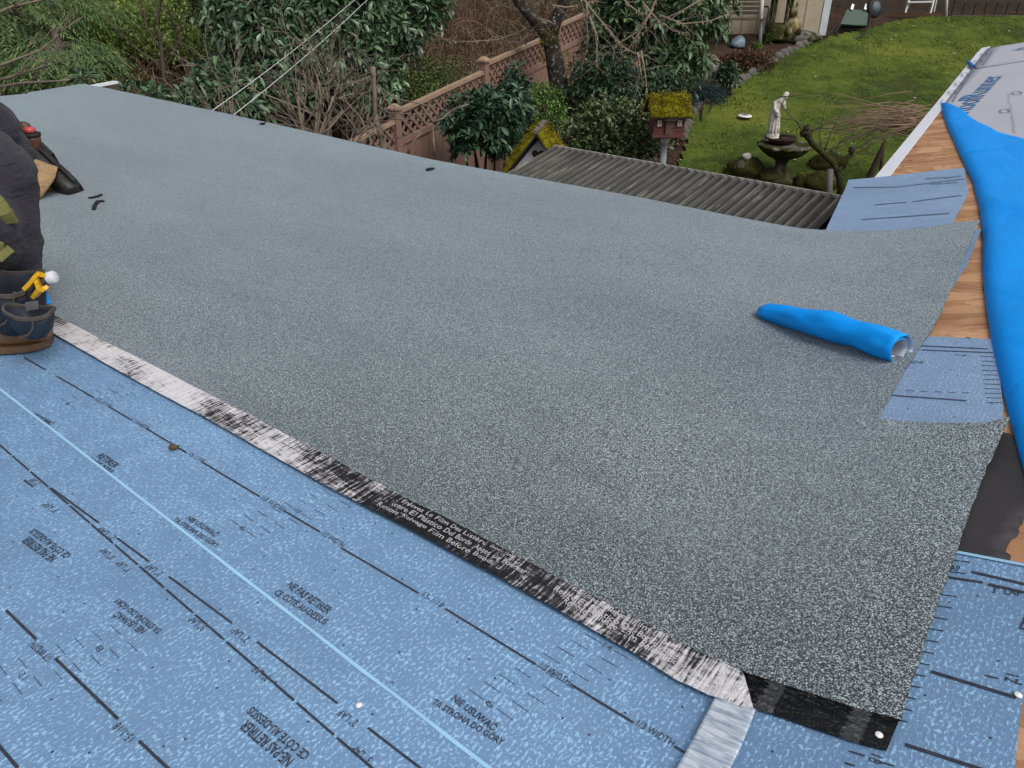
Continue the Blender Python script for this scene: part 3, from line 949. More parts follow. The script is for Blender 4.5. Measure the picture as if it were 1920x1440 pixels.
# film lettering
def ink_material():
    m = NT('broken_white_ink'); co = m.coords('Object')
    a = m.noise(co, 38, 4, 0.7, '3D', 0.8)
    m.link(m.ramp(a, [(0.36, 0.0), (0.46, 0.9)]), m.b.inputs['Alpha'])
    return m.fin((0.60, 0.59, 0.61), 0.3, 0, 0.5)
fb = MB()
foff = lambda u, v, a, t: 0.0162
def film_text(txt, px0, px1, f0, h=0.02):
    n_ = len(txt)
    a0 = pix(*px0, 0.014); a1 = pix(*px1, 0.014)
    # letter groups follow the strip's curve
    words = txt.split(' '); pos = 0
    for w_ in words:
        s0 = pos / n_; s1 = (pos + len(w_)) / n_; pos += len(w_) + 1
        us_ = [a0[0] + (a1[0] - a0[0]) * s for s in (s0, s1)]
        put_text(fb, w_, (us_[0], vb(us_[0]) + f0), (us_[1], vb(us_[1]) + f0), h, foff)
film_text('Remove Selvage Film Before Bonding', (705, 950), (930, 1075), 0.005, 0.013)
film_text('Retire El Plástico Del Borde Antes De Bondear', (740, 940), (985, 1078), 0.023, 0.013)
film_text('Enlevez Le Film Des Lisière Bonding', (770, 932), (970, 1045), 0.041, 0.011)
film_text('Remove Selvage Film Before Bonding', (1045, 1142), (1300, 1280), 0.008, 0.016)
film_text('Retire El Plástico Del Borde Antes', (1030, 1115), (1270, 1245), 0.023, 0.013)
film_text('Bonding Enlevez Film Des', (1075, 1105), (1250, 1200), 0.041, 0.011)
tag(fb.build('film_lettering', ink_material(), film), kind='stuff')

# ------------------------------------------------------------------ wing: grey sheets, blue membrane
def grey_off(u, v, a, t): return 0.0045 + 0.004 * abs(mnoise.noise(Vector((u * 3, v * 1.6, 2)))) + 0.010 * max(0, mnoise.noise(Vector((u * 0.9, v * 1.1, 7))))
vseam = pix(1838, 127, 0.006)[1]
ge = pix(1836, 94, 0.006)
vtip = pix(1765, 188, 0.02)[1] - 0.03
gl = [(ue(v) - 0.052, v) for v in np.linspace(vtip, vseam + 0.05, 8)]
gr = [(-0.6, 1.35), (-3.0, vseam + 0.12)]
g1 = sheet_mesh('synthetic_underlay', gl, gr, 46, 30, grey_off, M_GREY, None, 0.002)
tag(g1, 'grey synthetic roof underlay with large blue lettering beyond the blue membrane', 'underlay')
gl2 = [(ue(v) - 0.052, v) for v in np.linspace(vseam - 0.03, ge[1], 8)]
g2 = sheet_mesh('synthetic_underlay', gl2, [(-3.0, vseam + 0.05), (-3.0, ge[1] + 0.02)], 40, 14, lambda u, v, a, t: grey_off(u, v, a, t) + 0.005, M_GREY, None, 0.002)
tag(g2, 'farthest grey underlay strip with a torn blue tab at its corner', 'underlay')
PG = lambda x, y: pix(x, y, 0.012)
og = lambda u, v, a, t: grey_off(u, v, a, t) + 0.003
gp = MB()
put_text(gp, 'RoofRunner', PG(1818, 210), PG(1884, 138), 0.135, og)
# pale dashed guide lines and fastener rings
gk = MB()
put_line(gk, PG(1786, 190), PG(1816, 143), 0.008, og); put_line(gk, PG(1816, 143), PG(1824, 132), 0.008, og)
put_line(gk, PG(1841, 126), PG(1904, 113), 0.006, lambda u, v, a, t: grey_off(u, v, a, t) + 0.008)
for k in range(26):
    f_ = k / 25
    q = PG(1893 + 12 * f_ + random.uniform(-2, 2), 172 + 75 * f_); put_line(gk, q, (q[0] + 0.012, q[1] + 0.004), 0.008, og)
def ring(b, px, py, rx, ry, off):
    n = 18; pts = []
    for k in range(n + 1):
        a = 2 * math.pi * k / n
        pts.append(PG(px + rx * math.cos(a), py + ry * math.sin(a)))
    for a, c in zip(pts[:-1], pts[1:]): put_line(b, a, c, 0.006, off)
for q in ((1786, 172, 7, 3.5), (1798, 156, 7, 3.5), (1810, 139, 7, 3.4), (1884, 207, 9, 3.5), (1907, 173, 9, 3)): ring(gk, *q, og)
tag(gp.build('brand_lettering', M_GREYBLUE, g1), kind='stuff')
M_FAINT = simple('faint_grey_ink', (0.14, 0.16, 0.22), 0.6, 0.2)
tag(gk.build('printed_markings', M_FAINT, g1), kind='stuff')
gq = MB(); og2 = lambda u, v, a, t: grey_off(u, v, a, t) + 0.008
put_text(gq, 'RoofRunner', PG(1893, 96), PG(1990, 90), 0.17, og2)
tag(gq.build('brand_lettering', M_GREYBLUE, g2), kind='stuff')
gq = MB(); put_line(gq, PG(1842, 123), PG(1860, 97), 0.008, og2)
for q in ((1834, 115, 7, 3.2), (1845, 102, 6, 2.5)): ring(gq, *q, og2)
tag(gq.build('printed_markings', M_FAINT, g2), kind='stuff')
tabL = [PG(1812, 117), PG(1813, 124)]
tb = sheet_mesh('torn_tab', [PG(1811, 116), PG(1818, 127)], [PG(1818, 117), PG(1834, 128)], 5, 6, lambda u, v, a, t: 0.016 + 0.012 * math.sin(a * 3), simple('blue_tab', (0.01, 0.20, 0.50), 0.5), g2, 0.002)

LB = [(1765, 186), (1768, 206), (1776, 230), (1800, 282), (1826, 336), (1839, 385), (1845, 440), (1845, 500), (1851, 560), (1864, 640), (1880, 705), (1890, 745), (1904, 800), (1922, 862), (1950, 960), (1985, 1080)]
RBu = [(1765.5, 186), (1800, 203), (1832, 226), (1870, 245), (1905, 254), (1960, 270)]
LBuv = [pix(*q, 0.02) for q in LB]; TBuv = [pix(*q, 0.03) for q in RBu]
tip = LBuv[0]
Lc = np.array(LBuv[::-1])               # near -> far
Lv = lambda v: float(np.interp(v, Lc[:, 1], Lc[:, 0]))
Tv = np.array(TBuv)
def blue_mesh():
    na, nb = 54, 90
    V = []; UV = []
    vmin, vmax = Lc[0, 1], tip[1]
    for s_ in (0, 1):
        for j in range(nb):
            t = j / (nb - 1)
            v = vmin + (vmax - vmin) * (1 - (1 - t) ** 1.3)
            ul = Lv(v)
            # right limit: far boundary curve against the grey sheet, else the sheet runs on out of sight
            ur = float(np.interp(v, Tv[::-1, 1], Tv[::-1, 0])) if v > Tv[-1, 1] else -1.3
            if v > Tv[-1, 1]: ur = max(-1.3, ur)
            for i in range(na):
                a = (i / (na - 1)) ** 1.6
                u = ul + (ur - ul) * a
                d = abs(ul - u)
                curl = 0.020 * (1 - math.exp(-d / 0.012)) + 0.006
                z = curl + 0.018 * abs(mnoise.noise(Vector((u * 1.7 + v * 0.6, v * 1.3 - u * 0.4, 3.0)))) * min(1, d / 0.12)
                z += 0.004 * mnoise.noise(Vector((u * 5.0, v * 2.4 + u * 2.0, 6.0))) * min(1, d / 0.1)
                # crease where the sheet sags over the valley's edge
                z += 0.007 * math.exp(-((v - (3.35 - 1.1 * d)) / 0.06) ** 2) * min(1, d / 0.05)
                z += 0.005 * math.exp(-((v - (2.15 + 0.8 * d)) / 0.05) ** 2) * min(1, d / 0.05)
                V.append(RH(u, v, z - s_ * 0.0025)); UV.append((u, v))
    F = []; o2 = na * nb
    for j in range(nb - 1):
        for i in range(na - 1):
            q = (j * na + i, j * na + i + 1, (j + 1) * na + i + 1, (j + 1) * na + i)
            F.append(q); F.append(tuple(reversed([x + o2 for x in q])))
        F.append((j * na, (j + 1) * na, (j + 1) * na + o2, j * na + o2))
        q = j * na + na - 1
        F.append((q + na, q, q + o2, q + na + o2))
    b = MB(); b.add(V, F, 0, UV, True)
    return b
bm_ = blue_mesh().build('membrane_sheet', M_BB)
tag(bm_, 'bright blue membrane sheet draped over the plywood at the right edge of the roof', 'membrane')

# rolled offcut of the same membrane
def roll():
    A = Vector(RH(*pix(1432, 580, 0.03), 0.026)); B = Vector(RH(*pix(1690, 655, 0.04), 0.047))
    ax = (B - A); L = ax.length; ax.normalize()
    up = Vector((0, 0, 1)); sx = ax.cross(up).normalized(); up = sx.cross(ax)
    nt, ns = 64, 28
    V = []; UV = []
    for s_ in (0, 1):
        for j in range(ns):
            t = j / (ns - 1)
            # narrow pinched end on the left, open mouth on the right
            prof = float(np.interp(t, [0, 0.04, 0.15, 0.35, 0.5, 0.7, 0.85, 1.0], [0.0285, 0.034, 0.0365, 0.041, 0.0455, 0.0435, 0.041, 0.040]))
            bul = 0.004 * mnoise.noise(Vector((t * 5, 1, 2)))
            ez = 1.0 - 0.22 * (1 - t)
            c = A + ax * (L * t) + up * (prof * ez - 0.026 - 0.021 * t)
            for i in range(nt):
                th = i / (nt - 1) * 2 * math.pi * 1.8
                rr = prof * (0.60 + 0.40 * min(1.0, (i / (nt - 1)) * 1.25)) + bul - s_ * 0.0012 + 0.0045 * mnoise.noise(Vector((t * 7 + 0.8 * math.sin(th), 1.6 * math.cos(th), 1.6 * math.sin(th))))
                # the outer end of the roll runs on a little, like a torn corner
                ang = th - 1.5
                ex = 0.018 * max(0, i / (nt - 1) - 0.9) * 10 * (1 if t > 0.9 else 0)
                skew = 0.012 * math.sin(ang) * (t > 0.93) - 0.03 * (1 - i / (nt - 1)) * (t > 0.93)
                V.append(c + sx * (rr * math.cos(ang)) + up * (rr * math.sin(ang) * ez) + ax * (skew * 0.4 + ex * 0.3))
                UV.append((t, i / nt))
    F = []; o2 = nt * ns; MI = []
    for j in range(ns - 1):
        for i in range(nt - 1):
            q = (j * nt + i, j * nt + i + 1, (j + 1) * nt + i + 1, (j + 1) * nt + i)
            F.append(q); MI.append(0); F.append(tuple(reversed([x + o2 for x in q]))); MI.append(1)
        q = j * nt + nt - 1
        F.append((q, q + nt, q + nt + o2, q + o2)); MI.append(0)
    for i in range(nt - 1):
        q = (ns - 1) * nt + i
        F.append((q, q + 1, q + 1 + o2, q + o2)); MI.append(0)
        F.append((i + 1, i, i + o2, i + 1 + o2)); MI.append(0)
    # closing fan over the pinched end
    b = MB(); b.add(V, F, 0, UV, True); b.m = MI
    n0 = len(b.v); c = A - ax * 0.012 - up * 0.012
    fan = [b.v[i] for i in range(nt - 36, nt)]
    b.add([tuple(c)] + fan, [(0, k + 1, k) for k in range(1, len(fan))], 0, None, True)
    return b.build('membrane_roll', [M_BB, M_ROLLIN])
tag(roll(), 'rolled up offcut of bright blue membrane lying on the grey cap sheet', 'roll')

# cap nails, scraps, seed pod
def nail(px, py, off, label, nrm=(0, 0, 1)):
    u, v = pix(px, py, off)
    root = empty('roofing_nail', RH(u, v, off), label, 'nail', 'white capped roofing nails')
    c = RH(u, v, off)
    b = MB(); b.lathe([(0.0030, 0.0), (0.0052, 0.0002), (0.0052, 0.0010), (0.0028, 0.0016)], c, 16); b.build('plastic_cap', M_NAIL, root)
    b = MB(); b.lathe([(0.0016, 0.0017), (0.0016, 0.0020), (0.001, 0.0021)], c, 10); b.build('nail_head', M_NAIL, root)
nail(673, 1322, 0.010, 'white capped nail on the blue sheet beside the pale film edge')
nail(1648, 1378, 0.013, 'white capped nail in the black selvage edge near the cap sheet corner')
nail(1909, 1303, 0.006, 'white capped nail on the printed line at the right end of the blue sheet')
M_BLACK = simple('black_rubber_scrap', (0.012, 0.012, 0.013), 0.5, 0.2)
def scrap(pxs, w, label, group='black trimmings on the cap sheet'):
    b = MB(); pts = []
    for i, (x, y) in enumerate(pxs):
        u, v = pix(x, y, 0.015); pts.append(Vector(RH(u, v, 0.0155 + 0.004 * math.sin(i))))
    n = len(pts)
    for a, c in zip(pts[:-1], pts[1:]): b.bar(a, c + (c - a) * 0.1, w, 0.006)
    tag(b.build('sheet_trimming', M_BLACK), label, 'trimming', group)
scrap([(166, 371), (177, 371), (185, 369), (190, 365)], 0.010, 'straight thin black trimming on the cap sheet by the black boot')
scrap([(176, 393), (178, 387), (184, 379), (194, 377)], 0.016, 'hooked black trimming on the cap sheet by the black boot')
scrap([(799, 319), (805, 318.5), (812, 317)], 0.022, 'small black trimming alone near the eave of the cap sheet')
scrap([(490, 233), (494, 232), (497, 232)], 0.03, 'tiny black scrap at the eave below the bare pruned bush')
u, v = pix(325, 841, 0.012)
b = MB(); b.blob(RH(u, v, 0.016), (0.0105, 0.0075, 0.007), 3, 0.25, 2); b.tube([RH(u - 0.006, v + 0.006, 0.018), RH(u - 0.014, v + 0.012, 0.020)], [0.002, 0.001], 5)
tag(b.build('seed_pod', simple('brown_seed', (0.10, 0.065, 0.02), 0.6, 0.4, 90)), 'small brown seed pod on the printed line of the blue sheet', 'seed pod')
# scrap of blue film under the near worker's pouch
u, v = pix(85, 562, 0.014)
b = sheet_mesh('blue_film_scrap', [pix(66, 572, 0.015), pix(70, 540, 0.015)], [pix(96, 570, 0.015), pix(86, 540, 0.015)], 6, 6, lambda u, v, a, t: 0.018 + 0.02 * a * t, M_BB, None, 0.001)
tag(b, 'small scrap of bright blue film on the selvage behind the hammer', 'film scrap')

# ================================================================== the two roofers
def skinned(name, nodes, edges, mat, parent=None, sub=2, disp=None, root=0, blobs=None, vox=0.016):
    """nodes: list of (x,y,z,r)"""
    me = bpy.data.meshes.new(name)
    me.from_pydata([n[:3] for n in nodes], edges, [])
    o = bpy.data.objects.new(name, me); COL.objects.link(o)
    md = o.modifiers.new('skin', 'SKIN'); md.use_smooth_shade = True
    sv = me.skin_vertices[0] if me.skin_vertices else None
    if sv is None:
        bm = bmesh.new(); bm.from_mesh(me); bm.verts.layers.skin.verify(); bm.to_mesh(me); bm.free(); sv = me.skin_vertices[0]
    for i, n in enumerate(nodes):
        r_ = n[3]
        sv.data[i].radius = r_ if hasattr(r_, '__len__') else (r_, r_)
        sv.data[i].use_root = (i == root)
    s_ = o.modifiers.new('sub', 'SUBSURF'); s_.levels = sub; s_.render_levels = sub
    bpy.context.view_layer.update()
    dg = bpy.context.evaluated_depsgraph_get()
    m2 = bpy.data.meshes.new_from_object(o.evaluated_get(dg))
    bpy.data.objects.remove(o); bpy.data.meshes.remove(me)
    if blobs is not None:
        t = MB(); t.add([tuple(q.co) for q in m2.vertices], [tuple(f.vertices) for f in m2.polygons])
        for k, (c, sz) in enumerate(blobs): t.blob(c, sz, k + 3, 0.10, 3)
        o = t.build('t', mat); w0 = o.matrix_basis.copy()
        md = o.modifiers.new('r', 'REMESH'); md.mode = 'VOXEL'; md.voxel_size = vox
        md = o.modifiers.new('s', 'SMOOTH'); md.iterations = 6; md.factor = 0.5
        bpy.context.view_layer.update()
        m2 = bpy.data.meshes.new_from_object(o.evaluated_get(bpy.context.evaluated_depsgraph_get()))
        m2.transform(w0); bpy.data.objects.remove(o); m2.update()
    if disp:
        amp, fr, sd_ = disp
        for vt in m2.vertices:
            q = vt.co
            w_ = mnoise.noise(q * fr * 0.6 + Vector((sd_, 3, 1)))
            k = 0.7 * mnoise.noise(q * fr + Vector((sd_, 0, 0))) + 1.5 * (0.45 - abs(mnoise.noise(Vector((q.x * fr * 0.9 + w_, q.y * fr * 0.9 + sd_, q.z * fr * 1.9 + w_ * 1.5)))))
            vt.co = q + vt.normal * (amp * k)
    m2.materials.clear(); m2.materials.append(mat)
    m2.polygons.foreach_set('material_index', np.zeros(len(m2.polygons), np.int32))
    m2.polygons.foreach_set('use_smooth', np.ones(len(m2.polygons), bool))
    m2.name = name
    return mobj(name, m2, parent)

def cloth(name, c, scale=60, rough=0.9):
    m = NT(name)
    co = m.coords('Object')
    a = m.noise(co, 9, 5, 0.65); w_ = m.noise(co, 420, 2, 0.6)
    f = m.math('ADD', m.math('MULTIPLY', a, 0.6), m.math('MULTIPLY', w_, 0.4))
    cc = m.ramp(f, [(0.3, tuple(x * 0.65 for x in c)), (0.7, tuple(x * 1.45 for x in c))])
    cf = m.noise(m.coords('Object', (1, 1, 1.8)), 13, 3, 0.5, '3D', 1.6)
    m.bump(m.math('ADD', m.math('MULTIPLY', f, 0.4), cf), 0.8, 0.02)
    m.b.inputs['Sheen Weight'].default_value = 0.1
    return m.fin(cc, rough, 0, 0.2)
M_HOOD = cloth('charcoal_hoodie_cloth', (0.034, 0.032, 0.041))
M_HOOD2 = cloth('dark_navy_jacket_cloth', (0.030, 0.029, 0.037))
M_TAN = cloth('tan_canvas', (0.36, 0.235, 0.125))
M_BLKP = cloth('black_work_trousers', (0.014, 0.014, 0.017))
M_SKIN = simple('skin', (0.50, 0.30, 0.21), 0.55, 0.1, 12)
M_HAIR = simple('dark_hair', (0.03, 0.02, 0.015), 0.6, 0.3, 60)
def boot_leather(name, c):
    m = NT(name); co = m.coords('Object')
    a = m.noise(co, 22, 5, 0.6)
    cc = m.ramp(a, [(0.3, tuple(x * 0.6 for x in c)), (0.72, tuple(x * 1.5 for x in c))])
    m.bump(m.noise(co, 60, 4, 0.6), 0.3, 0.004)
    return m.fin(cc, 0.5, 0, 0.4)
M_BOOTB = boot_leather('scuffed_black_leather', (0.030, 0.031, 0.030))
M_BOOTT = boot_leather('worn_tan_leather', (0.17, 0.088, 0.040))
M_SOLE = simple('black_rubber_sole', (0.014, 0.014, 0.014), 0.7, 0.2, 30)
M_TANSOLE = boot_leather('tan_wedge_sole', (0.13, 0.07, 0.035))
M_POUCH = boot_leather('navy_canvas_pouch', (0.018, 0.024, 0.036))
M_TRIM = simple('grey_brown_webbing', (0.085, 0.074, 0.062), 0.8, 0.25, 60, 0.3)
M_OLIVE = simple('olive_webbing', (0.17, 0.17, 0.055), 0.8, 0.25, 50, 0.3)
M_LEATHER = boot_leather('brown_pouch_leather', (0.10, 0.045, 0.030))

def boot(name, heel, toe, upv, mat, parent, height=0.15, label=None, W=1.0, sole=None):
    """a work boot from heel to toe with its ankle shaft towards upv; sections run along the foot"""
    heel = Vector(heel); toe = Vector(toe); d = (toe - heel); L = d.length; d.normalize()
    upv = Vector(upv); upv = (upv - d * upv.dot(d)).normalized(); sd_ = d.cross(upv)
    b = MB()
    # (position along foot, half width, height of instep above the sole)
    secs = [(-0.02, 0.028, 0.075), (0.02, 0.036, height), (0.18, 0.038, height), (0.34, 0.038, height * 0.98), (0.46, 0.039, 0.105), (0.62, 0.047, 0.086), (0.78, 0.052, 0.074), (0.90, 0.051, 0.070), (0.97, 0.049, 0.068), (1.015, 0.045, 0.064), (1.04, 0.038, 0.058)]
    n = 14; V = []
    for t, w, h in secs:
        w *= W
        for k in range(n):
            a = 2 * math.pi * k / n
            y = math.cos(a) * w; z = math.sin(a)
            zz = h * (0.5 + 0.5 * z) if z > 0 else h * 0.5 * (1 - min(1.0, -z * 1.35))
            if z > 0.3 and h > 0.12: y *= 0.92
            V.append(heel + d * (L * t) + sd_ * y + upv * (0.018 + zz))
    F = []
    for i in range(len(secs) - 1):
        for k in range(n):
            k2 = (k + 1) % n
            F.append((i * n + k, (i + 1) * n + k, (i + 1) * n + k2, i * n + k2))
    F.append(tuple(range(n))); F.append(tuple(reversed([(len(secs) - 1) * n + k for k in range(n)])))
    b.add(V, F, 0, None, True)
    o = b.build(name, mat, parent)
    sv = o.modifiers.new('sub', 'SUBSURF'); sv.levels = 1; sv.render_levels = 1
    if label: o['label'] = label
    # sole with a heel block
    b = MB(); V = []
    outl = [(-0.03, 0.024), (0.03, 0.037), (0.2, 0.040), (0.42, 0.037), (0.62, 0.047), (0.8, 0.052), (0.93, 0.044), (1.02, 0.022)]
    for z in (0.003, 0.022):
        for sgn in (1, -1):
            for t, w in (outl if sgn > 0 else outl[::-1]):
                V.append(heel + d * (L * t) + sd_ * (w * W * sgn) + upv * z)
    m_ = len(outl) * 2
    F = [tuple(reversed(range(m_))), tuple(m_ + k for k in range(m_))] + [(k, (k + 1) % m_, (k + 1) % m_ + m_, k + m_) for k in range(m_)]
    b.add(V, F)
    b.build('sole', sole or M_SOLE, o)
    b = MB()
    b.bar(heel + upv * (-0.007) + d * (-0.01 * L), heel + upv * (-0.007) + d * (0.28 * L), 0.070 * W, 0.014, upv)
    b.build('heel_block', sole or M_SOLE, o)
    return o

def hand(wrist, dirv, upv, parent, mat=None):
    wrist = Vector(wrist); d = Vector(dirv).normalized(); upv = Vector(upv); upv = (upv - d * d.dot(upv)).normalized(); s = d.cross(upv)
    N = []; E = []
    def P_(a, b_, c): q = wrist + d * a + s * b_ + upv * c; return (q.x, q.y, q.z)
    N.append((*P_(0, 0, 0), (0.024, 0.020))); N.append((*P_(0.045, 0, 0.004), (0.036, 0.016))); N.append((*P_(0.085, 0, 0.004), (0.038, 0.014))); E += [(0, 1), (1, 2)]
    for k, (off, ln) in enumerate(((-0.030, 0.066), (-0.010, 0.078), (0.010, 0.074), (0.030, 0.058))):
        i = len(N)
        N.append((*P_(0.088, off, 0.004), 0.0105)); N.append((*P_(0.088 + ln * 0.42, off * 1.08, 0.004), 0.0098)); N.append((*P_(0.088 + ln * 0.74, off * 1.1, -0.010), 0.0090)); N.append((*P_(0.088 + ln * 0.92, off * 1.1, -0.026), 0.0078))
        E += [(2, i), (i, i + 1), (i + 1, i + 2), (i + 2, i + 3)]
    i = len(N)
    N.append((*P_(0.030, -0.034, -0.004), 0.014)); N.append((*P_(0.058, -0.056, -0.012), 0.0115)); N.append((*P_(0.084, -0.062, -0.022), 0.0095))
    E += [(1, i), (i, i + 1), (i + 1, i + 2)]
    return N, E

def person_body(root, J, rs):
    """one continuous skinned body, hands included"""
    N = []; E = []; idx = {}
    def nd(k, r_): idx[k] = len(N); N.append((*J[k], r_))
    for k in ('pelvis', 'waist', 'chest', 'neck', 'head', 'crown'):
        nd(k, rs.get(k, 0.1))
    for a, c in (('pelvis', 'waist'), ('waist', 'chest'), ('chest', 'neck'), ('neck', 'head'), ('head', 'crown')): E.append((idx[a], idx[c]))
    for sd_ in 'LR':
        for k, r_ in (('sh', 0.055), ('el', 0.042), ('wr', 0.028)): nd(k + sd_, r_)
        E += [(idx['chest'], idx['sh' + sd_]), (idx['sh' + sd_], idx['el' + sd_]), (idx['el' + sd_], idx['wr' + sd_])]
        for k, r_ in (('hip', 0.082), ('kn', 0.056), ('an', 0.038), ('toe', 0.034)): nd(k + sd_, r_)
        E += [(idx['pelvis'], idx['hip' + sd_]), (idx['hip' + sd_], idx['kn' + sd_]), (idx['kn' + sd_], idx['an' + sd_]), (idx['an' + sd_], idx['toe' + sd_])]
        w = Vector(J['wr' + sd_]); dv_ = w - Vector(J['el' + sd_])
        HN, HE = hand(w, J.get('hd' + sd_, dv_), (0, 0, 1), None)
        o_ = len(N)
        N += HN[1:]
        m_ = lambda q: idx['wr' + sd_] if q == 0 else o_ + q - 1
        E += [(m_(a), m_(c)) for a, c in HE]
    return skinned('body', N, E, M_SKIN, root, 2)

def lerp(a, c, t): return tuple(a[i] + (c[i] - a[i]) * t for i in range(3))

Q = lambda x, y, Y: Vector(at(x, y, Y))
# --- near roofer, crouching, pouches at the hip
w1 = empty('person', (-1.72, 1.85, 0.0), 'roofer in a charcoal hoodie crouching on the blue sheet with hip pouches', 'person')
J = dict(pelvis=(-1.74, 1.90, 0.36), waist=(-1.80, 2.02, 0.46), chest=(-1.80, 2.18, 0.58), neck=(-1.84, 2.36, 0.66), head=(-1.90, 2.46, 0.68), crown=(-1.98, 2.56, 0.66),
         shR=(-1.475, 2.19, 0.50), elR=(-1.405, 2.11, 0.30), wrR=(-1.43, 2.08, 0.13), hdR=(-0.02, 0.03, -0.10),
         shL=(-2.05, 2.28, 0.52), elL=(-2.12, 2.35, 0.27), wrL=(-1.98, 2.42, 0.07), hdL=(0.1, 0.05, -0.05),
         hipR=(-1.68, 1.80, 0.34), knR=(-1.60, 1.72, 0.46), anR=(-1.60, 1.885, 0.10), toeR=(-1.44, 1.95, 0.05),
         hipL=(-1.86, 1.95, 0.33), knL=(-2.10, 2.15, 0.10), anL=(-2.25, 1.80, 0.09), toeL=(-2.32, 1.66, 0.05))
person_body(w1, J, dict(pelvis=(0.13, 0.10), waist=(0.12, 0.095), chest=(0.14, 0.11), neck=0.05, head=0.085, crown=0.07))
skinned('hoodie', [(*J['pelvis'], (0.155, 0.12)), (*J['waist'], (0.15, 0.12)), (*J['chest'], (0.165, 0.13)), (*J['neck'], 0.075),
                   (*lerp(J['chest'], J['shR'], 0.62), 0.105), (*J['shR'], 0.078), (*lerp(J['shR'], J['elR'], 0.5), 0.070), (*J['elR'], 0.068), (*lerp(J['elR'], J['wrR'], 0.45), 0.060), (*lerp(J['elR'], J['wrR'], 0.92), 0.044),
                   (*J['shL'], 0.078), (*J['elL'], 0.066), (*J['wrL'], 0.045)],
        [(0, 1), (1, 2), (2, 3), (2, 4), (4, 5), (5, 6), (6, 7), (7, 8), (8, 9), (2, 10), (10, 11), (11, 12)], M_HOOD, w1, 2, (0.010, 11.0, 2.0), 0,
        [(tuple(Q(-4, 330, 2.12)), (0.10, 0.09, 0.12)), (tuple(Q(30, 395, 2.10)), (0.062, 0.06, 0.11)), (tuple(Q(38, 470, 2.08)), (0.050, 0.05, 0.09)), (tuple(Q(-30, 430, 2.0)), (0.09, 0.08, 0.12))])
skinned('trousers', [(*J['pelvis'], (0.145, 0.115)), (*J['hipR'], 0.10), (*J['knR'], 0.078), (*lerp(J['knR'], J['anR'], 0.9), 0.062),
                     (*J['hipL'], 0.10), (*J['knL'], 0.078), (*lerp(J['knL'], J['anL'], 0.95), 0.062)],
        [(0, 1), (1, 2), (2, 3), (0, 4), (4, 5), (5, 6)], M_BLKP, w1, 2, (0.008, 12, 4))
tp = onz(90, 657, 0.0); 
toeR = Vector(tp) + Vector((-0.005, 0.03, 0.008)); heelR = toeR + Vector((-0.255, -0.075, 0.0))
boot('boot', heelR, toeR, (0, 0, 1), M_BOOTT, w1, 0.115, None, 1.0, M_TANSOLE)
boot('boot', (-2.24, 1.86, 0.02), (-2.34, 1.62, 0.02), (0, 0, 1), M_BOOTT, w1, 0.115, None, 1.0, M_TANSOLE)
b = MB(); b.blob((J['head'][0] - 0.03, J['head'][1] + 0.03, J['head'][2] + 0.03), (0.10, 0.11, 0.095), 5, 0.06, 2); b.build('hood', M_HOOD, w1)
# suspenders and belt
b = MB()
Q = lambda x, y, Y: Vector(at(x, y, Y))
for pts in (((-40, 345, 1.98), (-4, 380, 1.97), (10, 400, 1.97), (20, 416, 1.98)),):
    pp = [Q(*q) for q in pts]
    for a, c in zip(pp[:-1], pp[1:]): b.bar(a, c + (c - a) * 0.08, 0.036, 0.010, (0.2, -1, 0.3))
b.build('suspender', M_OLIVE, w1)
b = MB()
pp = [Q(*q) for q in ((-80, 446, 1.93), (-30, 456, 1.90), (2, 470, 1.885), (14, 480, 1.89))]
for a, c in zip(pp[:-1], pp[1:]): b.bar(a, c + (c - a) * 0.05, 0.010, 0.042, (0.1, 0.2, 1))
b.build('tool_belt', M_OLIVE, w1)

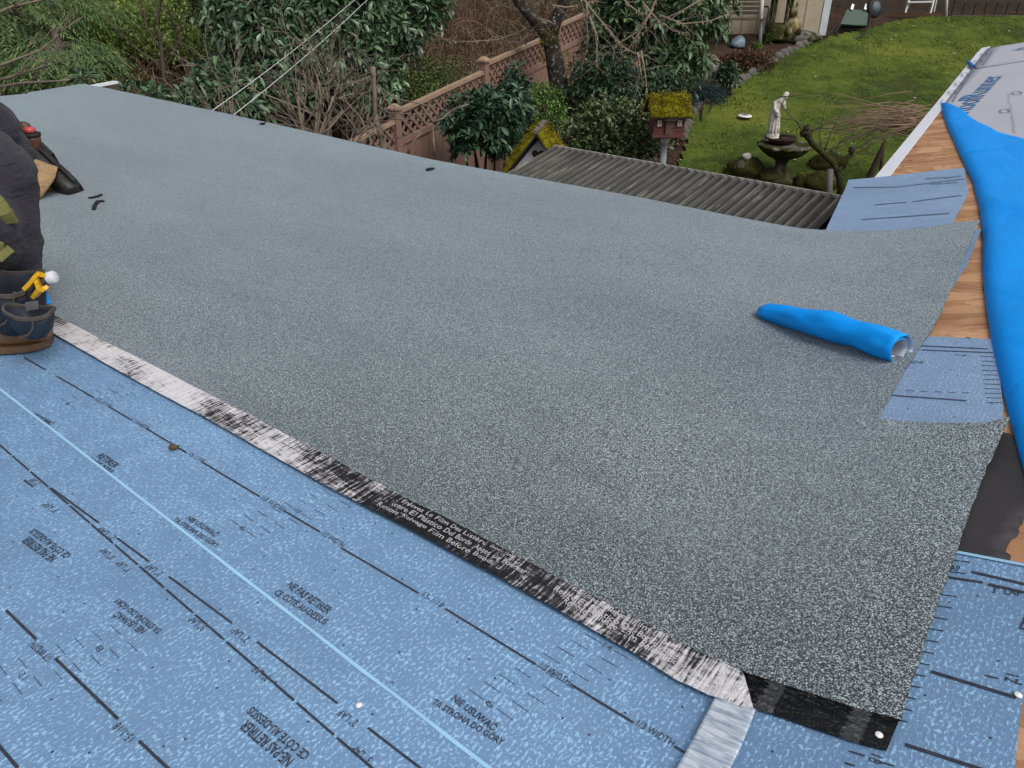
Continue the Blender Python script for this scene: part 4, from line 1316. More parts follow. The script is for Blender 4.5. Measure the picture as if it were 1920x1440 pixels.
def pouch(name, c, rx, ry, h, tilt, mat, parent, rim=0.009, depth=0.75, seed=1.0):
    """an open-topped pouch: tapering wall, folded rim, inside"""
    rot = Matrix.Rotation(tilt[0], 3, 'X') @ Matrix.Rotation(tilt[1], 3, 'Y') if hasattr(tilt, '__len__') else Matrix.Identity(3)
    rot = Matrix.Rotation(tilt[2], 3, 'Z') @ rot
    n = 26
    def ringpts(kx, ky, z):
        P_ = []
        for k in range(n):
            a = 2 * math.pi * k / n
            x = math.copysign(abs(math.cos(a)) ** 0.75, math.cos(a)) * kx
            y = math.copysign(abs(math.sin(a)) ** 0.9, math.sin(a)) * ky
            w_ = 1 + 0.13 * mnoise.noise(Vector((math.cos(a) * 1.6 + seed, math.sin(a) * 1.6, z * 22)))
            P_.append(Vector(c) + rot @ Vector((x * w_, y * w_, z + 0.10 * h * math.cos(2 * a) + 0.05 * h * math.sin(a + seed))))
        return P_
    lv = [(0.30, 0.30, -h), (0.62, 0.66, -h * 0.97), (0.88, 0.82, -h * 0.7), (0.97, 0.95, -h * 0.3), (1.0, 1.0, 0.0), (0.94, 0.93, -0.004), (0.88, 0.86, -h * 0.4), (0.7, 0.6, -h * depth)]
    V = []
    for a, b_, z in lv: V += ringpts(rx * a, ry * b_, z)
    F = []
    for i in range(len(lv) - 1):
        for k in range(n):
            k2 = (k + 1) % n
            F.append((i * n + k, i * n + k2, (i + 1) * n + k2, (i + 1) * n + k))
    F.append(tuple(reversed(range(n)))); F.append(tuple((len(lv) - 1) * n + k for k in range(n)))
    b = MB(); b.add(V, F, 0, None, True)
    o = b.build(name, mat, parent)
    b = MB()
    rp = ringpts(rx * 1.005, ry * 1.01, -0.006)
    rp2 = ringpts(rx * 1.005, ry * 1.01, 0.004)
    for k in range(n):
        k2 = (k + 1) % n
        a1, a2 = (rp[k] + rp2[k]) / 2, (rp[k2] + rp2[k2]) / 2
        b.bar(a1, a2 + (a2 - a1) * 0.06, 0.005, rim * 1.2, rot @ Vector((0, 0, 1)))
    b.build('rim', M_TRIM, o)
    b = MB()
    seam = [Vector(c) + rot @ Vector((rx * q[0], -ry * q[1], -h * q[2])) for q in ((0.32, 0.98, 0.05), (0.2, 0.92, 0.45), (-0.1, 0.82, 0.75), (-0.5, 0.7, 0.93))]
    for a, c2 in zip(seam[:-1], seam[1:]): b.bar(a, c2 + (c2 - a) * 0.05, 0.005, 0.009, rot @ Vector((0, -1, 0)))
    b.build('binding', M_TRIM, o)
    return o
bigp = pouch('tool_pouch', Q(14, 524, 1.91), 0.086, 0.058, 0.14, (R(6), R(10), R(15)), M_POUCH, w1, 0.010)
smlp = pouch('nail_pouch', Q(55, 582, 1.82), 0.055, 0.034, 0.074, (R(8), R(7), R(10)), M_POUCH, w1, 0.008, 0.45, 4.0)
b = MB()
for k in range(9):
    q = Q(50 + k * 2.6, 583 - 0.4 * k, 1.825); b.bar(q, q + Vector((0.002, 0.006, 0.022)), 0.003, 0.003)
tag(b.build('nails', M_STEEL, smlp), kind='stuff')
# hammer stuck in its yellow holder
ham = empty('hammer', Q(80, 525, 1.86), 'hammer with a white face hanging in a yellow holder on the near roofer\'s pouch', 'hammer')
b = MB(); b.tube([Q(66, 532, 1.86), Q(72, 529, 1.86), Q(88, 523, 1.86)], [0.0135, 0.013, 0.013], 14); b.build('neck', simple('grey_hammer_steel', (0.075, 0.075, 0.07), 0.5, 0.2, 40, 0, 0.3), ham)
b = MB(); b.tube([Q(86, 523.5, 1.86), Q(87.5, 523, 1.86), Q(89, 522.4, 1.86), Q(102, 519.2, 1.86), Q(104, 518.6, 1.86)], [0.0130, 0.0155, 0.0165, 0.0165, 0.014], 18); b.build('face', simple('white_nylon_face', (0.62, 0.64, 0.66), 0.45, 0.12, 30), ham)
b = MB(); b.tube([Q(88.5, 522.7, 1.859), Q(91, 522, 1.859)], [0.0172, 0.0172], 18); b.build('collar', simple('dark_collar', (0.03, 0.03, 0.04), 0.4), ham)
b = MB(); b.tube([Q(58, 540, 1.875), Q(66, 600, 1.875)], [0.014, 0.013], 10); b.build('handle', M_BLACK, ham)
M_YEL = simple('yellow_plastic', (0.72, 0.40, 0.012), 0.45, 0.12)
yh = MB()
pp = [Q(48, 541, 1.84), Q(58, 531, 1.84), Q(66, 521, 1.84), Q(72, 514, 1.842), Q(80, 515, 1.85)]
for a, c in zip(pp[:-1], pp[1:]): yh.bar(a, c + (c - a) * 0.08, 0.010, 0.020, (0.2, -1, 0.3))
pp = [Q(68, 519, 1.842), Q(70, 530, 1.838), Q(74, 540, 1.838), Q(82, 543, 1.842), Q(89, 538, 1.85)]
for a, c in zip(pp[:-1], pp[1:]): yh.bar(a, c + (c - a) * 0.08, 0.010, 0.016, (0.2, -1, 0.3))
pp = [Q(76, 541, 1.84), Q(70, 549, 1.845), Q(66, 555, 1.85)]
for a, c in zip(pp[:-1], pp[1:]): yh.bar(a, c + (c - a) * 0.08, 0.010, 0.022, (0.2, -1, 0.3))
tag(yh.build('hammer_holder', M_YEL, w1), None)

# --- far roofer, kneeling, only the hip and one boot in the picture
w2 = empty('person', (-2.5, 3.35, 0.0), 'roofer in a dark jacket and tan trousers kneeling on the grey cap sheet', 'person')
J = dict(pelvis=(-2.32, 3.46, 0.28), waist=(-2.52, 3.38, 0.38), chest=(-2.84, 3.24, 0.48), neck=(-3.04, 3.18, 0.54), head=(-3.15, 3.14, 0.54), crown=(-3.26, 3.10, 0.50),
         shR=(-2.86, 3.44, 0.46), elR=(-2.98, 3.56, 0.24), wrR=(-3.18, 3.50, 0.05), hdR=(-1, -0.2, -0.1),
         shL=(-2.84, 3.02, 0.44), elL=(-2.96, 2.86, 0.24), wrL=(-3.16, 2.84, 0.05), hdL=(-1, 0, -0.1),
         hipR=(-2.40, 3.52, 0.28), knR=(-2.95, 3.40, 0.09), anR=(-2.84, 3.72, 0.12), toeR=(-2.68, 3.78, 0.07),
         hipL=(-2.40, 3.30, 0.27), knL=(-2.62, 3.24, 0.085), anL=tuple(Q(58, 332, 3.48)), toeL=tuple(Q(92, 322, 3.55)))
person_body(w2, J, dict(pelvis=(0.13, 0.10), waist=(0.12, 0.095), chest=(0.14, 0.11), neck=0.05, head=0.085, crown=0.07))
skinned('jacket', [(-2.33, 3.46, 0.25, (0.09, 0.08)), (*J['pelvis'], (0.150, 0.135)), (*J['waist'], (0.155, 0.125)), (*J['chest'], (0.165, 0.13)), (*J['neck'], 0.075),
                   (*J['shR'], 0.078), (*J['elR'], 0.062), (*J['wrR'], 0.045), (*J['shL'], 0.078), (*J['elL'], 0.062), (*J['wrL'], 0.045)],
        [(0, 1), (1, 2), (2, 3), (3, 4), (3, 5), (5, 6), (6, 7), (3, 8), (8, 9), (9, 10)], M_HOOD2, w2, 2, (0.010, 9, 5.0), 1,
        [(tuple(Q(2, 268, 3.50)), (0.105, 0.10, 0.105)), (tuple(Q(-24, 238, 3.46)), (0.13, 0.12, 0.12)), (tuple(Q(36, 288, 3.48)), (0.062, 0.07, 0.055))])
skinned('trousers', [(*J['pelvis'], (0.145, 0.115)), (*J['hipR'], 0.10), (*J['knR'], 0.078), (*lerp(J['knR'], J['anR'], 0.9), 0.062),
                     (*J['hipL'], 0.10), (*J['knL'], 0.08), (-2.36, 3.37, 0.10, 0.085), (-2.20, 3.42, 0.105, 0.088), (-2.125, 3.445, 0.105, 0.092)],
        [(0, 1), (1, 2), (2, 3), (0, 4), (4, 5), (5, 6), (6, 7), (7, 8)], M_TAN, w2, 2, (0.010, 16, 1), 0,
        [(tuple(Q(58, 335, 3.45)), (0.070, 0.07, 0.075))])
b = MB()
for k, (px, py, r_) in enumerate(((40, 328, 0.080), (58, 334, 0.084), (74, 341, 0.088), (86, 345, 0.094), (88, 346, 0.094), (86, 345, 0.084), (60, 335, 0.06))): pass
ax_ = (Q(88, 346, 3.47) - Q(40, 326, 3.46)).normalized(); zx = ax_.cross(Vector((0, 0, 1))).normalized(); zy = zx.cross(ax_)
V = []; n = 26
prof_ = ((-0.12, 0.075), (-0.07, 0.080), (-0.02, 0.084), (0.03, 0.089), (0.045, 0.093), (0.052, 0.091), (0.050, 0.084), (-0.03, 0.072))
for i, (t, r_) in enumerate(prof_):
    for k in range(n):
        a = 2 * math.pi * k / n; rr = r_ * (1 + 0.10 * math.sin(3 * a + 1.0 + i * 0.35) + 0.05 * math.sin(7 * a + i))
        V.append(Q(76, 342, 3.47) + ax_ * (t + 0.012 * math.sin(2 * a)) + zx * (rr * math.cos(a)) * 0.85 + zy * (rr * math.sin(a)))
b.add(V, [(i * n + k, i * n + (k + 1) % n, (i + 1) * n + (k + 1) % n, (i + 1) * n + k) for i in range(len(prof_) - 1) for k in range(n)], 0, None, True)
b.build('trouser_cuff', M_TAN, w2)
boot('boot', Q(80, 279, 3.62), Q(155, 350, 3.53), (-0.62, -0.66, -0.42), M_BOOTB, w2, 0.125, None, 1.15)
boot('boot', (-2.86, 3.72, 0.09), (-2.62, 3.80, 0.05), (0.2, 0.5, -0.9), M_BOOTB, w2, 0.13)
b = MB(); b.blob((J['head'][0] - 0.02, J['head'][1], J['head'][2] + 0.05), (0.10, 0.095, 0.08), 5, 0.06, 2); b.build('cap', M_HOOD2, w2)
sp = MB(); c = Q(61, 264, 3.60)
sp.lathe([(0.020, -0.07), (0.030, -0.05), (0.036, 0.0), (0.038, 0.02), (0.034, 0.022)], c, 16)
po = sp.build('hip_pouch', M_LEATHER, w2)
sp = MB(); sp.lathe([(0.039, 0.018), (0.042, 0.024), (0.042, 0.034), (0.038, 0.036)], c, 16); sp.build('band', M_SOLE, po)
sp = MB(); sp.lathe([(0.020, 0.036), (0.026, 0.042), (0.024, 0.056), (0.012, 0.062)], Vector(c) + Vector((0.0, 0, 0)), 14); sp.build('red_lid', simple('red_plastic', (0.50, 0.07, 0.07), 0.4), po)
sp = MB(); sp.bar(Q(52, 254, 3.68), Q(58, 256, 3.68), 0.01, 0.02, (0.2, -1, 0.2)); sp.build('buckle', M_STEEL, po)
sp = MB(); sp.blob(Q(44, 238, 3.74), (0.035, 0.03, 0.03), 8, 0.3, 2); sp.build('belt_clip', M_LEATHER, w2)

# ================================================================== the garden: ground
def soil_material():
    m = NT('leaf_litter_soil'); co = m.coords('Object')
    a = m.noise(co, 3.0, 5, 0.65); b_ = m.noise(co, 26, 4, 0.7)
    f = m.math('ADD', m.math('MULTIPLY', a, 0.45), m.math('MULTIPLY', b_, 0.55))
    c = m.ramp(f, [(0.3, (0.018, 0.012, 0.008)), (0.5, (0.060, 0.038, 0.024)), (0.68, (0.13, 0.085, 0.055)), (0.8, (0.07, 0.09, 0.03))])
    m.bump(b_, 0.9, 0.05)
    return m.fin(c, 0.95, 0, 0.15)
M_SOIL = soil_material()
def lawn_material():
    m = NT('mossy_lawn'); co = m.coords('Object')
    a = m.noise(co, 0.55, 4, 0.6); b_ = m.noise(co, 4.5, 4, 0.65); c_ = m.noise(co, 30, 4, 0.7)
    f = m.math('ADD', m.math('MULTIPLY', m.math('SUBTRACT', a, 0.18), 0.80), m.math('MULTIPLY', b_, 0.35)); f = m.math('ADD', f, m.math('MULTIPLY', c_, 0.15))
    c = m.ramp(f, [(0.34, (0.085, 0.075, 0.028)), (0.40, (0.046, 0.072, 0.015)), (0.50, (0.092, 0.132, 0.022)), (0.62, (0.155, 0.185, 0.032)), (0.76, (0.23, 0.24, 0.05))])
    m.bump(m.math('ADD', c_, m.math('MULTIPLY', b_, 1.2)), 0.8, 0.06)
    return m.fin(c, 0.95, 0, 0.12)
M_LAWN = lawn_material()
def ground():
    xs = np.r_[np.arange(-60, -16, 4.0), np.arange(-16, 18, 0.4), np.arange(18, 62, 4.0)]
    ys = np.r_[np.arange(-30, 2, 4.0), np.arange(2, 30, 0.4), np.arange(30, 82, 4.0)]
    V = [(x, y, ground_z(x, y) + 0.05 * mnoise.noise(Vector((x * 0.8, y * 0.8, 0)))) for y in ys for x in xs]
    n = len(xs)
    F = np.array([(j * n + i, j * n + i + 1, (j + 1) * n + i + 1, (j + 1) * n + i) for j in range(len(ys) - 1) for i in range(n - 1)])
    o = np_mesh('ground', np.array(V), F, M_SOIL, None, None, True); o['kind'] = 'structure'
ground()
LAWN = [(2.1, 9.0), (2.55, 12.0), (2.95, 13.2), (3.16, 14.12), (4.0, 15.6), (4.85, 16.75), (5.5, 17.35), (6.25, 17.95), (7.05, 18.45), (8.0, 18.95), (9.0, 19.6), (9.8, 20.1), (16.0, 20.25), (16.0, 9.0)]
def in_poly(x, y, P_):
    r_ = np.zeros(np.shape(x), bool); n = len(P_)
    for i in range(n):
        x0, y0 = P_[i]; x1, y1 = P_[(i + 1) % n]
        if y0 == y1: continue
        c = ((y0 > y) != (y1 > y)) & (x < (x1 - x0) * (y - y0) / (y1 - y0) + x0)
        r_ ^= c
    return r_
def lawn():
    st = 0.10
    xs = np.arange(2.0, 16.0, st); ys = np.arange(9.0, 20.3, st)
    n = len(xs)
    V = np.array([(x, y, ground_z(x, y) + 0.05 + 0.022 * mnoise.noise(Vector((x * 1.3, y * 1.3, 2))) + 0.016 * mnoise.noise(Vector((x * 4, y * 4, 5)))) for y in ys for x in xs])
    F = []
    for j in range(len(ys) - 1):
        for i in range(n - 1):
            if in_poly(np.array(xs[i] + st / 2), np.array(ys[j] + st / 2), LAWN): F.append((j * n + i, j * n + i + 1, (j + 1) * n + i + 1, (j + 1) * n + i))
    F = np.array(F); used = np.unique(F); mp = -np.ones(len(V), int); mp[used] = np.arange(len(used))
    o = np_mesh('lawn', V[used], mp[F], M_LAWN, None, None, True); o['kind'] = 'structure'
lawn()
def rand_in_lawn(N, near=1.0):
    x = rng.uniform(2.0, 14.5, N * 3); y = rng.uniform(9.5, 20.3, N * 3)
    k = in_poly(x, y, LAWN); x = x[k][:N]; y = y[k][:N]
    return x, y
def blades(name, x, y, z, h, w, mat, lean=0.5, kind='stuff'):
    N = len(x); a = rng.uniform(0, 2 * np.pi, N); l_ = rng.uniform(-lean, lean, (N, 2)) * h[:, None]
    V = np.zeros((N, 3, 3))
    V[:, 0] = np.c_[x - np.cos(a) * w, y - np.sin(a) * w, z]; V[:, 1] = np.c_[x + np.cos(a) * w, y + np.sin(a) * w, z]
    V[:, 2] = np.c_[x + l_[:, 0], y + l_[:, 1], z + h]
    F = np.arange(N * 3).reshape(N, 3)
    # tone follows a patchy map of moss and grass
    base = np.array([0.5 + 0.75 * mnoise.noise(Vector((a_ * 0.7, b_ * 0.7, 0))) + 0.3 * mnoise.noise(Vector((a_ * 3.1, b_ * 3.1, 5))) for a_, b_ in zip(x, y)])
    return tag(np_mesh(name, V.reshape(-1, 3), F, mat, None, np.clip(0.12 + base * 0.5 + rng.uniform(-0.1, 0.38, N), 0, 1)), kind=kind)
M_GRASS = leafmat('grass_blades', (0.046, 0.072, 0.016), (0.110, 0.155, 0.026), (0.205, 0.232, 0.05), 0.8, 0.15)
x, y = rand_in_lawn(90000)
z = np.array([ground_z(a_, b_) for a_, b_ in zip(x, y)]) + 0.035
g = blades('grass', x, y, z, rng.uniform(0.02, 0.05, len(x)), rng.uniform(0.006, 0.014, len(x)), M_GRASS, 0.9)
g['label'] = 'short mossy green grass covering the sloping lawn'; g['category'] = 'grass'
x, y = rand_in_lawn(260)
lx = []; 
M_FALLEN = leafmat('fallen_petals', (0.30, 0.22, 0.12), (0.45, 0.40, 0.28), (0.60, 0.58, 0.48), 0.8, 0.1)
N = len(x); z = np.array([ground_z(a_, b_) for a_, b_ in zip(x, y)]) + 0.082
V = np.zeros((N, 4, 3)); a = rng.uniform(0, 6.3, N); s_ = rng.uniform(0.010, 0.026, N)
for k in range(4):
    V[:, k] = np.c_[x + s_ * np.cos(a + k * np.pi / 2) * (1 if k % 2 else 1.7), y + s_ * np.sin(a + k * np.pi / 2) * (1 if k % 2 else 1.7), z + rng.uniform(-0.006, 0.012, N)]
g = tag(np_mesh('fallen_leaves', V.reshape(-1, 3), np.arange(N * 4).reshape(N, 4), M_FALLEN, None, rng.uniform(0, 1, N)), 'pale fallen leaves scattered over the lawn', 'leaves', None, 'stuff')

# ================================================================== foliage builders
def leaves(centres, dirs, length, width, mat, name, parent, kind=None, droop=0.25, small=False, tone=None, fold=0.25, up=None):
    """one leaf per row: base at centre, pointing along dirs"""
    N = len(centres); d = dirs / np.linalg.norm(dirs, axis=1)[:, None]
    upv = np.tile(np.array([0, 0, 1.0]), (N, 1)) + rng.normal(0, 0.35, (N, 3))
    s_ = np.cross(d, upv); s_ /= np.linalg.norm(s_, axis=1)[:, None] + 1e-9
    n_ = np.cross(s_, d)
    L = length[:, None]; W = width[:, None]
    tip = centres + d * L - n_ * L * droop
    if small:
        mid = centres + d * L * 0.5
        V = np.stack([centres, mid + s_ * W / 2 + n_ * W * fold, tip, mid - s_ * W / 2 + n_ * W * fold], 1).reshape(-1, 3)
        F = np.arange(N * 4).reshape(N, 4)
        r_ = rng.uniform(0, 1, N) if tone is None else tone
        o = np_mesh(name, V, F, mat, parent, r_)
    else:
        m1 = centres + d * L * 0.35 - n_ * L * droop * 0.10; m2 = centres + d * L * 0.72 - n_ * L * droop * 0.48
        V = np.stack([centres, m1 + s_ * W * .42 + n_ * W * fold, m1 - n_ * W * 0.04, m1 - s_ * W * .42 + n_ * W * fold,
                      m2 + s_ * W * .46 + n_ * W * fold * .8, m2 - n_ * W * 0.04, m2 - s_ * W * .46 + n_ * W * fold * .8, tip], 1).reshape(-1, 3)
        q = np.array([(0, 2, 1, 1), (0, 3, 2, 2), (1, 2, 5, 4), (2, 3, 6, 5), (4, 5, 7, 7), (5, 6, 7, 7)])
        b_ = (np.arange(N) * 8)[:, None, None]
        Fq = (q[2:4][None] + b_).reshape(-1, 4)
        tr = np.array([(0, 2, 1), (0, 3, 2), (4, 5, 7), (5, 6, 7)])
        Ft = (tr[None] + b_).reshape(-1, 3)
        me = bpy.data.meshes.new(name)
        me.vertices.add(len(V)); me.vertices.foreach_set('co', V.astype(np.float32).ravel())
        nl = Fq.size + Ft.size
        me.loops.add(nl); me.loops.foreach_set('vertex_index', np.r_[Fq.ravel(), Ft.ravel()].astype(np.int32))
        me.polygons.add(len(Fq) + len(Ft))
        me.polygons.foreach_set('loop_start', np.r_[np.arange(len(Fq)) * 4, Fq.size + np.arange(len(Ft)) * 3].astype(np.int32))
        me.polygons.foreach_set('loop_total', np.r_[np.full(len(Fq), 4), np.full(len(Ft), 3)].astype(np.int32))
        me.polygons.foreach_set('use_smooth', np.ones(len(Fq) + len(Ft), bool))
        r_ = rng.uniform(0, 1, N) if tone is None else tone
        at_ = me.attributes.new('rnd', 'FLOAT', 'FACE')
        at_.data.foreach_set('value', np.r_[np.repeat(r_, 2), np.repeat(r_, 4)].astype(np.float32))
        me.materials.append(mat); me.update(calc_edges=True)
        o = mobj(name, me, parent)
    if kind: o['kind'] = kind
    return o

def shell_points(c, size, N, inner=0.45, seed=0, lump=0.25, zmin=-1.0, freq=2.0):
    """points spread through the outer part of a lumpy crown, with the outward direction"""
    d = rng.normal(0, 1, (N * 2, 3)); d /= np.linalg.norm(d, axis=1)[:, None]
    d = d[d[:, 2] > zmin][:N]
    r_ = rng.uniform(inner ** 2, 1, len(d)) ** 0.5
    lum = np.array([1 + lump * (mnoise.noise(Vector(q) * freq + Vector((seed * 3.7, seed, 1))) + 0.5 * mnoise.noise(Vector(q) * freq * 2.2 + Vector((seed, 2, seed * 1.7)))) for q in d])
    P_ = np.array(c) + d * (r_ * lum)[:, None] * np.array(size)
    return P_, d

def whorls(P_, d, nl, L, W, out=0.75, upb=0.35, Lv=0.42):
    """rosettes of leaves at points P_ facing roughly d"""
    N = len(P_)
    ax = d + np.array([0, 0, upb]) + rng.normal(0, 0.25, (N, 3)); ax /= np.linalg.norm(ax, axis=1)[:, None]
    t1 = np.cross(ax, rng.normal(0, 1, (N, 3))); t1 /= np.linalg.norm(t1, axis=1)[:, None]; t2 = np.cross(ax, t1)
    C = []; D = []; LL = []; WW = []
    for k in range(nl):
        a = 2 * np.pi * k / nl + rng.uniform(-0.3, 0.3, N)
        tilt = rng.uniform(0.1, 0.7, N)[:, None]
        dd = (t1 * np.cos(a)[:, None] + t2 * np.sin(a)[:, None]) * out + ax * tilt
        C.append(P_ + dd * 0.01); D.append(dd)
        l_ = L * rng.uniform(1 - Lv, 1 + Lv, N); LL.append(l_); WW.append(W * rng.uniform(0.8, 1.2, N) * l_ / L)
    return np.concatenate(C), np.concatenate(D), np.concatenate(LL), np.concatenate(WW)

def single_leaf_mesh(mat):
    """shared mesh of one broad leaf lying along +Y"""
    V = [(0, 0, 0), (0.42, 0.35, 0.22), (0, 0.35, -0.03), (-0.42, 0.35, 0.22), (0.46, 0.72, 0.08), (0, 0.72, -0.10), (-0.46, 0.72, 0.08), (0, 1, -0.25)]
    V = [(x * 0.33, y, z * 0.33) for x, y, z in V]
    F = [(0, 2, 1), (0, 3, 2), (1, 2, 5, 4), (2, 3, 6, 5), (4, 5, 7), (5, 6, 7)]
    out = []
    for tv in (0.25, 0.5, 0.8):
        me = bpy.data.meshes.new('leaf'); me.from_pydata(V, [], F); me.materials.append(mat)
        a = me.attributes.new('rnd', 'FLOAT', 'FACE'); a.data.foreach_set('value', np.full(6, tv, np.float32))
        me.polygons.foreach_set('use_smooth', np.ones(6, bool)); out.append(me)
    return out
def single_leaves(C, D, L, parent, mat, n=300):
    """the leaves nearest the viewer, each an object of its own"""
    dist = np.linalg.norm(C - np.array([0, 0, 1.0]), axis=1)
    order = np.argsort(dist)[:n]
    shared = single_leaf_mesh(mat)
    for i in order:
        d = Vector(D[i]).normalized(); up = Vector((random.gauss(0, .3), random.gauss(0, .3), 1))
        s_ = d.cross(up).normalized(); n_ = s_.cross(d)
        M_ = Matrix(((s_.x, d.x, n_.x, C[i][0]), (s_.y, d.y, n_.y, C[i][1]), (s_.z, d.z, n_.z, C[i][2]), (0, 0, 0, 1))) @ Matrix.Scale(float(L[i]), 4)
        mobj('leaf', random.choice(shared), parent, M_)
    return order

def limb_tree(b, p, d, L, r_, depth, spread=0.6, kink=0.35, up=0.15, nb=(2, 3), shrink=0.68, mi=0, sides=6, minr=0.003):
    """recursive bare branches"""
    p = Vector(p); d = Vector(d).normalized(); pts = [p]; rr = [r_]; n = 5
    for i in range(n):
        d = (d + Vector((random.gauss(0, kink), random.gauss(0, kink), random.gauss(0, kink) + up)) * 0.35).normalized()
        pts.append(pts[-1] + d * L / n); rr.append(r_ * (1 - 0.5 * (i + 1) / n))
    b.tube(pts, rr, max(3, sides), mi)
    if depth > 0:
        for k in range(random.randint(*nb)):
            i = random.randint(2, n)
            dd = (pts[i] - pts[i - 1]).normalized() + Vector((random.gauss(0, spread), random.gauss(0, spread), random.gauss(0.1, spread * 0.7)))
            limb_tree(b, pts[i], dd, L * shrink * random.uniform(0.7, 1.15), max(minr, rr[i] * 0.72), depth - 1, spread, kink, up, nb, shrink, mi, max(3, sides - 1), minr)

M_BARK = simple('grey_brown_bark', (0.085, 0.068, 0.052), 0.9, 0.45, 9, 0.6, 0, 0.15, 50)
M_TWIG = simple('pale_twig_bark', (0.235, 0.19, 0.15), 0.85, 0.35, 8, 0.2, 0, 0.15)
M_STEM = simple('shrub_stem_bark', (0.05, 0.036, 0.026), 0.9, 0.35, 12, 0.3, 0, 0.15)
M_BRAMBLE = simple('red_brown_canes', (0.135, 0.072, 0.050), 0.85, 0.5, 3, 0, 0, 0.15)

# leaf materials (real leaf albedo; light and shade come from the sky)
M_LAUREL = leafmat('laurel_leaves', (0.034, 0.076, 0.036), (0.074, 0.140, 0.066), (0.165, 0.245, 0.135), 0.28, 0.5)
M_RHODO = leafmat('rhododendron_leaves', (0.020, 0.055, 0.030), (0.040, 0.090, 0.048), (0.085, 0.150, 0.075), 0.38, 0.5)
M_RHODO2 = leafmat('far_rhododendron_leaves', (0.040, 0.085, 0.038), (0.080, 0.140, 0.062), (0.16, 0.22, 0.105), 0.42, 0.45)
M_SMALL = leafmat('small_shrub_leaves', (0.040, 0.070, 0.025), (0.085, 0.125, 0.048), (0.17, 0.20, 0.085), 0.42, 0.45)
M_DARKS = leafmat('dark_shrub_leaves', (0.018, 0.045, 0.022), (0.035, 0.075, 0.036), (0.075, 0.125, 0.058), 0.45, 0.4)
M_BLUEC = leafmat('blue_conifer_needles', (0.012, 0.035, 0.038), (0.025, 0.058, 0.060), (0.055, 0.10, 0.10), 0.6, 0.3)
M_BRIGHT = leafmat('bright_shrub_leaves', (0.045, 0.10, 0.020), (0.085, 0.17, 0.030), (0.16, 0.26, 0.05), 0.5, 0.35)
M_FRESH = leafmat('fresh_spring_leaves', (0.11, 0.18, 0.036), (0.22, 0.33, 0.062), (0.40, 0.50, 0.16), 0.4, 0.5, 0.4)
M_CEDAR = leafmat('cedar_sprays', (0.046, 0.092, 0.032), (0.098, 0.165, 0.056), (0.20, 0.265, 0.095), 0.55, 0.35)
M_IVY = leafmat('bank_leaves', (0.042, 0.078, 0.020), (0.085, 0.130, 0.034), (0.16, 0.20, 0.06), 0.5, 0.35)

def shrub(name, label, cat, c, size, mat, n, kindleaf, L, W, base, seed, stems=5, singles=0, inner=0.4, lump=0.3, group=None, zmin=-0.75, droop=0.25, nl=7, parts=1):
    root = empty(name, base, label, cat, group)
    if name in ('dwarf_conifer', 'dead_shrub'): c = np.array((c[0], c[1], ground_z(c[0], c[1]) + size[2] * 0.45))
    P_, d = shell_points(c, size, n, inner, seed, lump, zmin)
    if kindleaf == 'whorl':
        C, D, LL, WW = whorls(P_, d, nl, L, W)
        if singles:
            sel = single_leaves(C, D, LL, root, mat, singles)
            k = np.ones(len(C), bool); k[sel] = False; C, D, LL, WW = C[k], D[k], LL[k], WW[k]
        leaves(C, D, LL, WW, mat, 'foliage', root, 'stuff', droop)
    else:
        dd = d * 0.6 + rng.normal(0, 0.7, d.shape) + np.array([0, 0, 0.15])
        leaves(P_, dd, L * rng.uniform(0.6, 1.3, len(P_)), W * rng.uniform(0.7, 1.2, len(P_)), mat, 'foliage', root, 'stuff', 0.15, True)
    b = MB()
    for k in range(stems):
        a = 2 * math.pi * k / stems + random.uniform(-.4, .4)
        b_ = Vector(base) + Vector((math.cos(a), math.sin(a), 0)) * 0.10
        t_ = Vector(c) + Vector((math.cos(a) * size[0] * 0.6, math.sin(a) * size[1] * 0.6, size[2] * random.uniform(0, 0.5)))
        m_ = b_.lerp(t_, 0.5) + Vector((random.gauss(0, .06), random.gauss(0, .06), 0))
        b.tube([b_ - Vector((0, 0, 0.08)), m_, t_], [0.028, 0.02, 0.008], 5)
    b.build('stems', M_STEM, root)
    return root

def A3(px, py, Y): return np.array(at(px, py, Y))
def gz(p, dz=0.0): return (float(p[0]), float(p[1]), ground_z(p[0], p[1]) + dz)

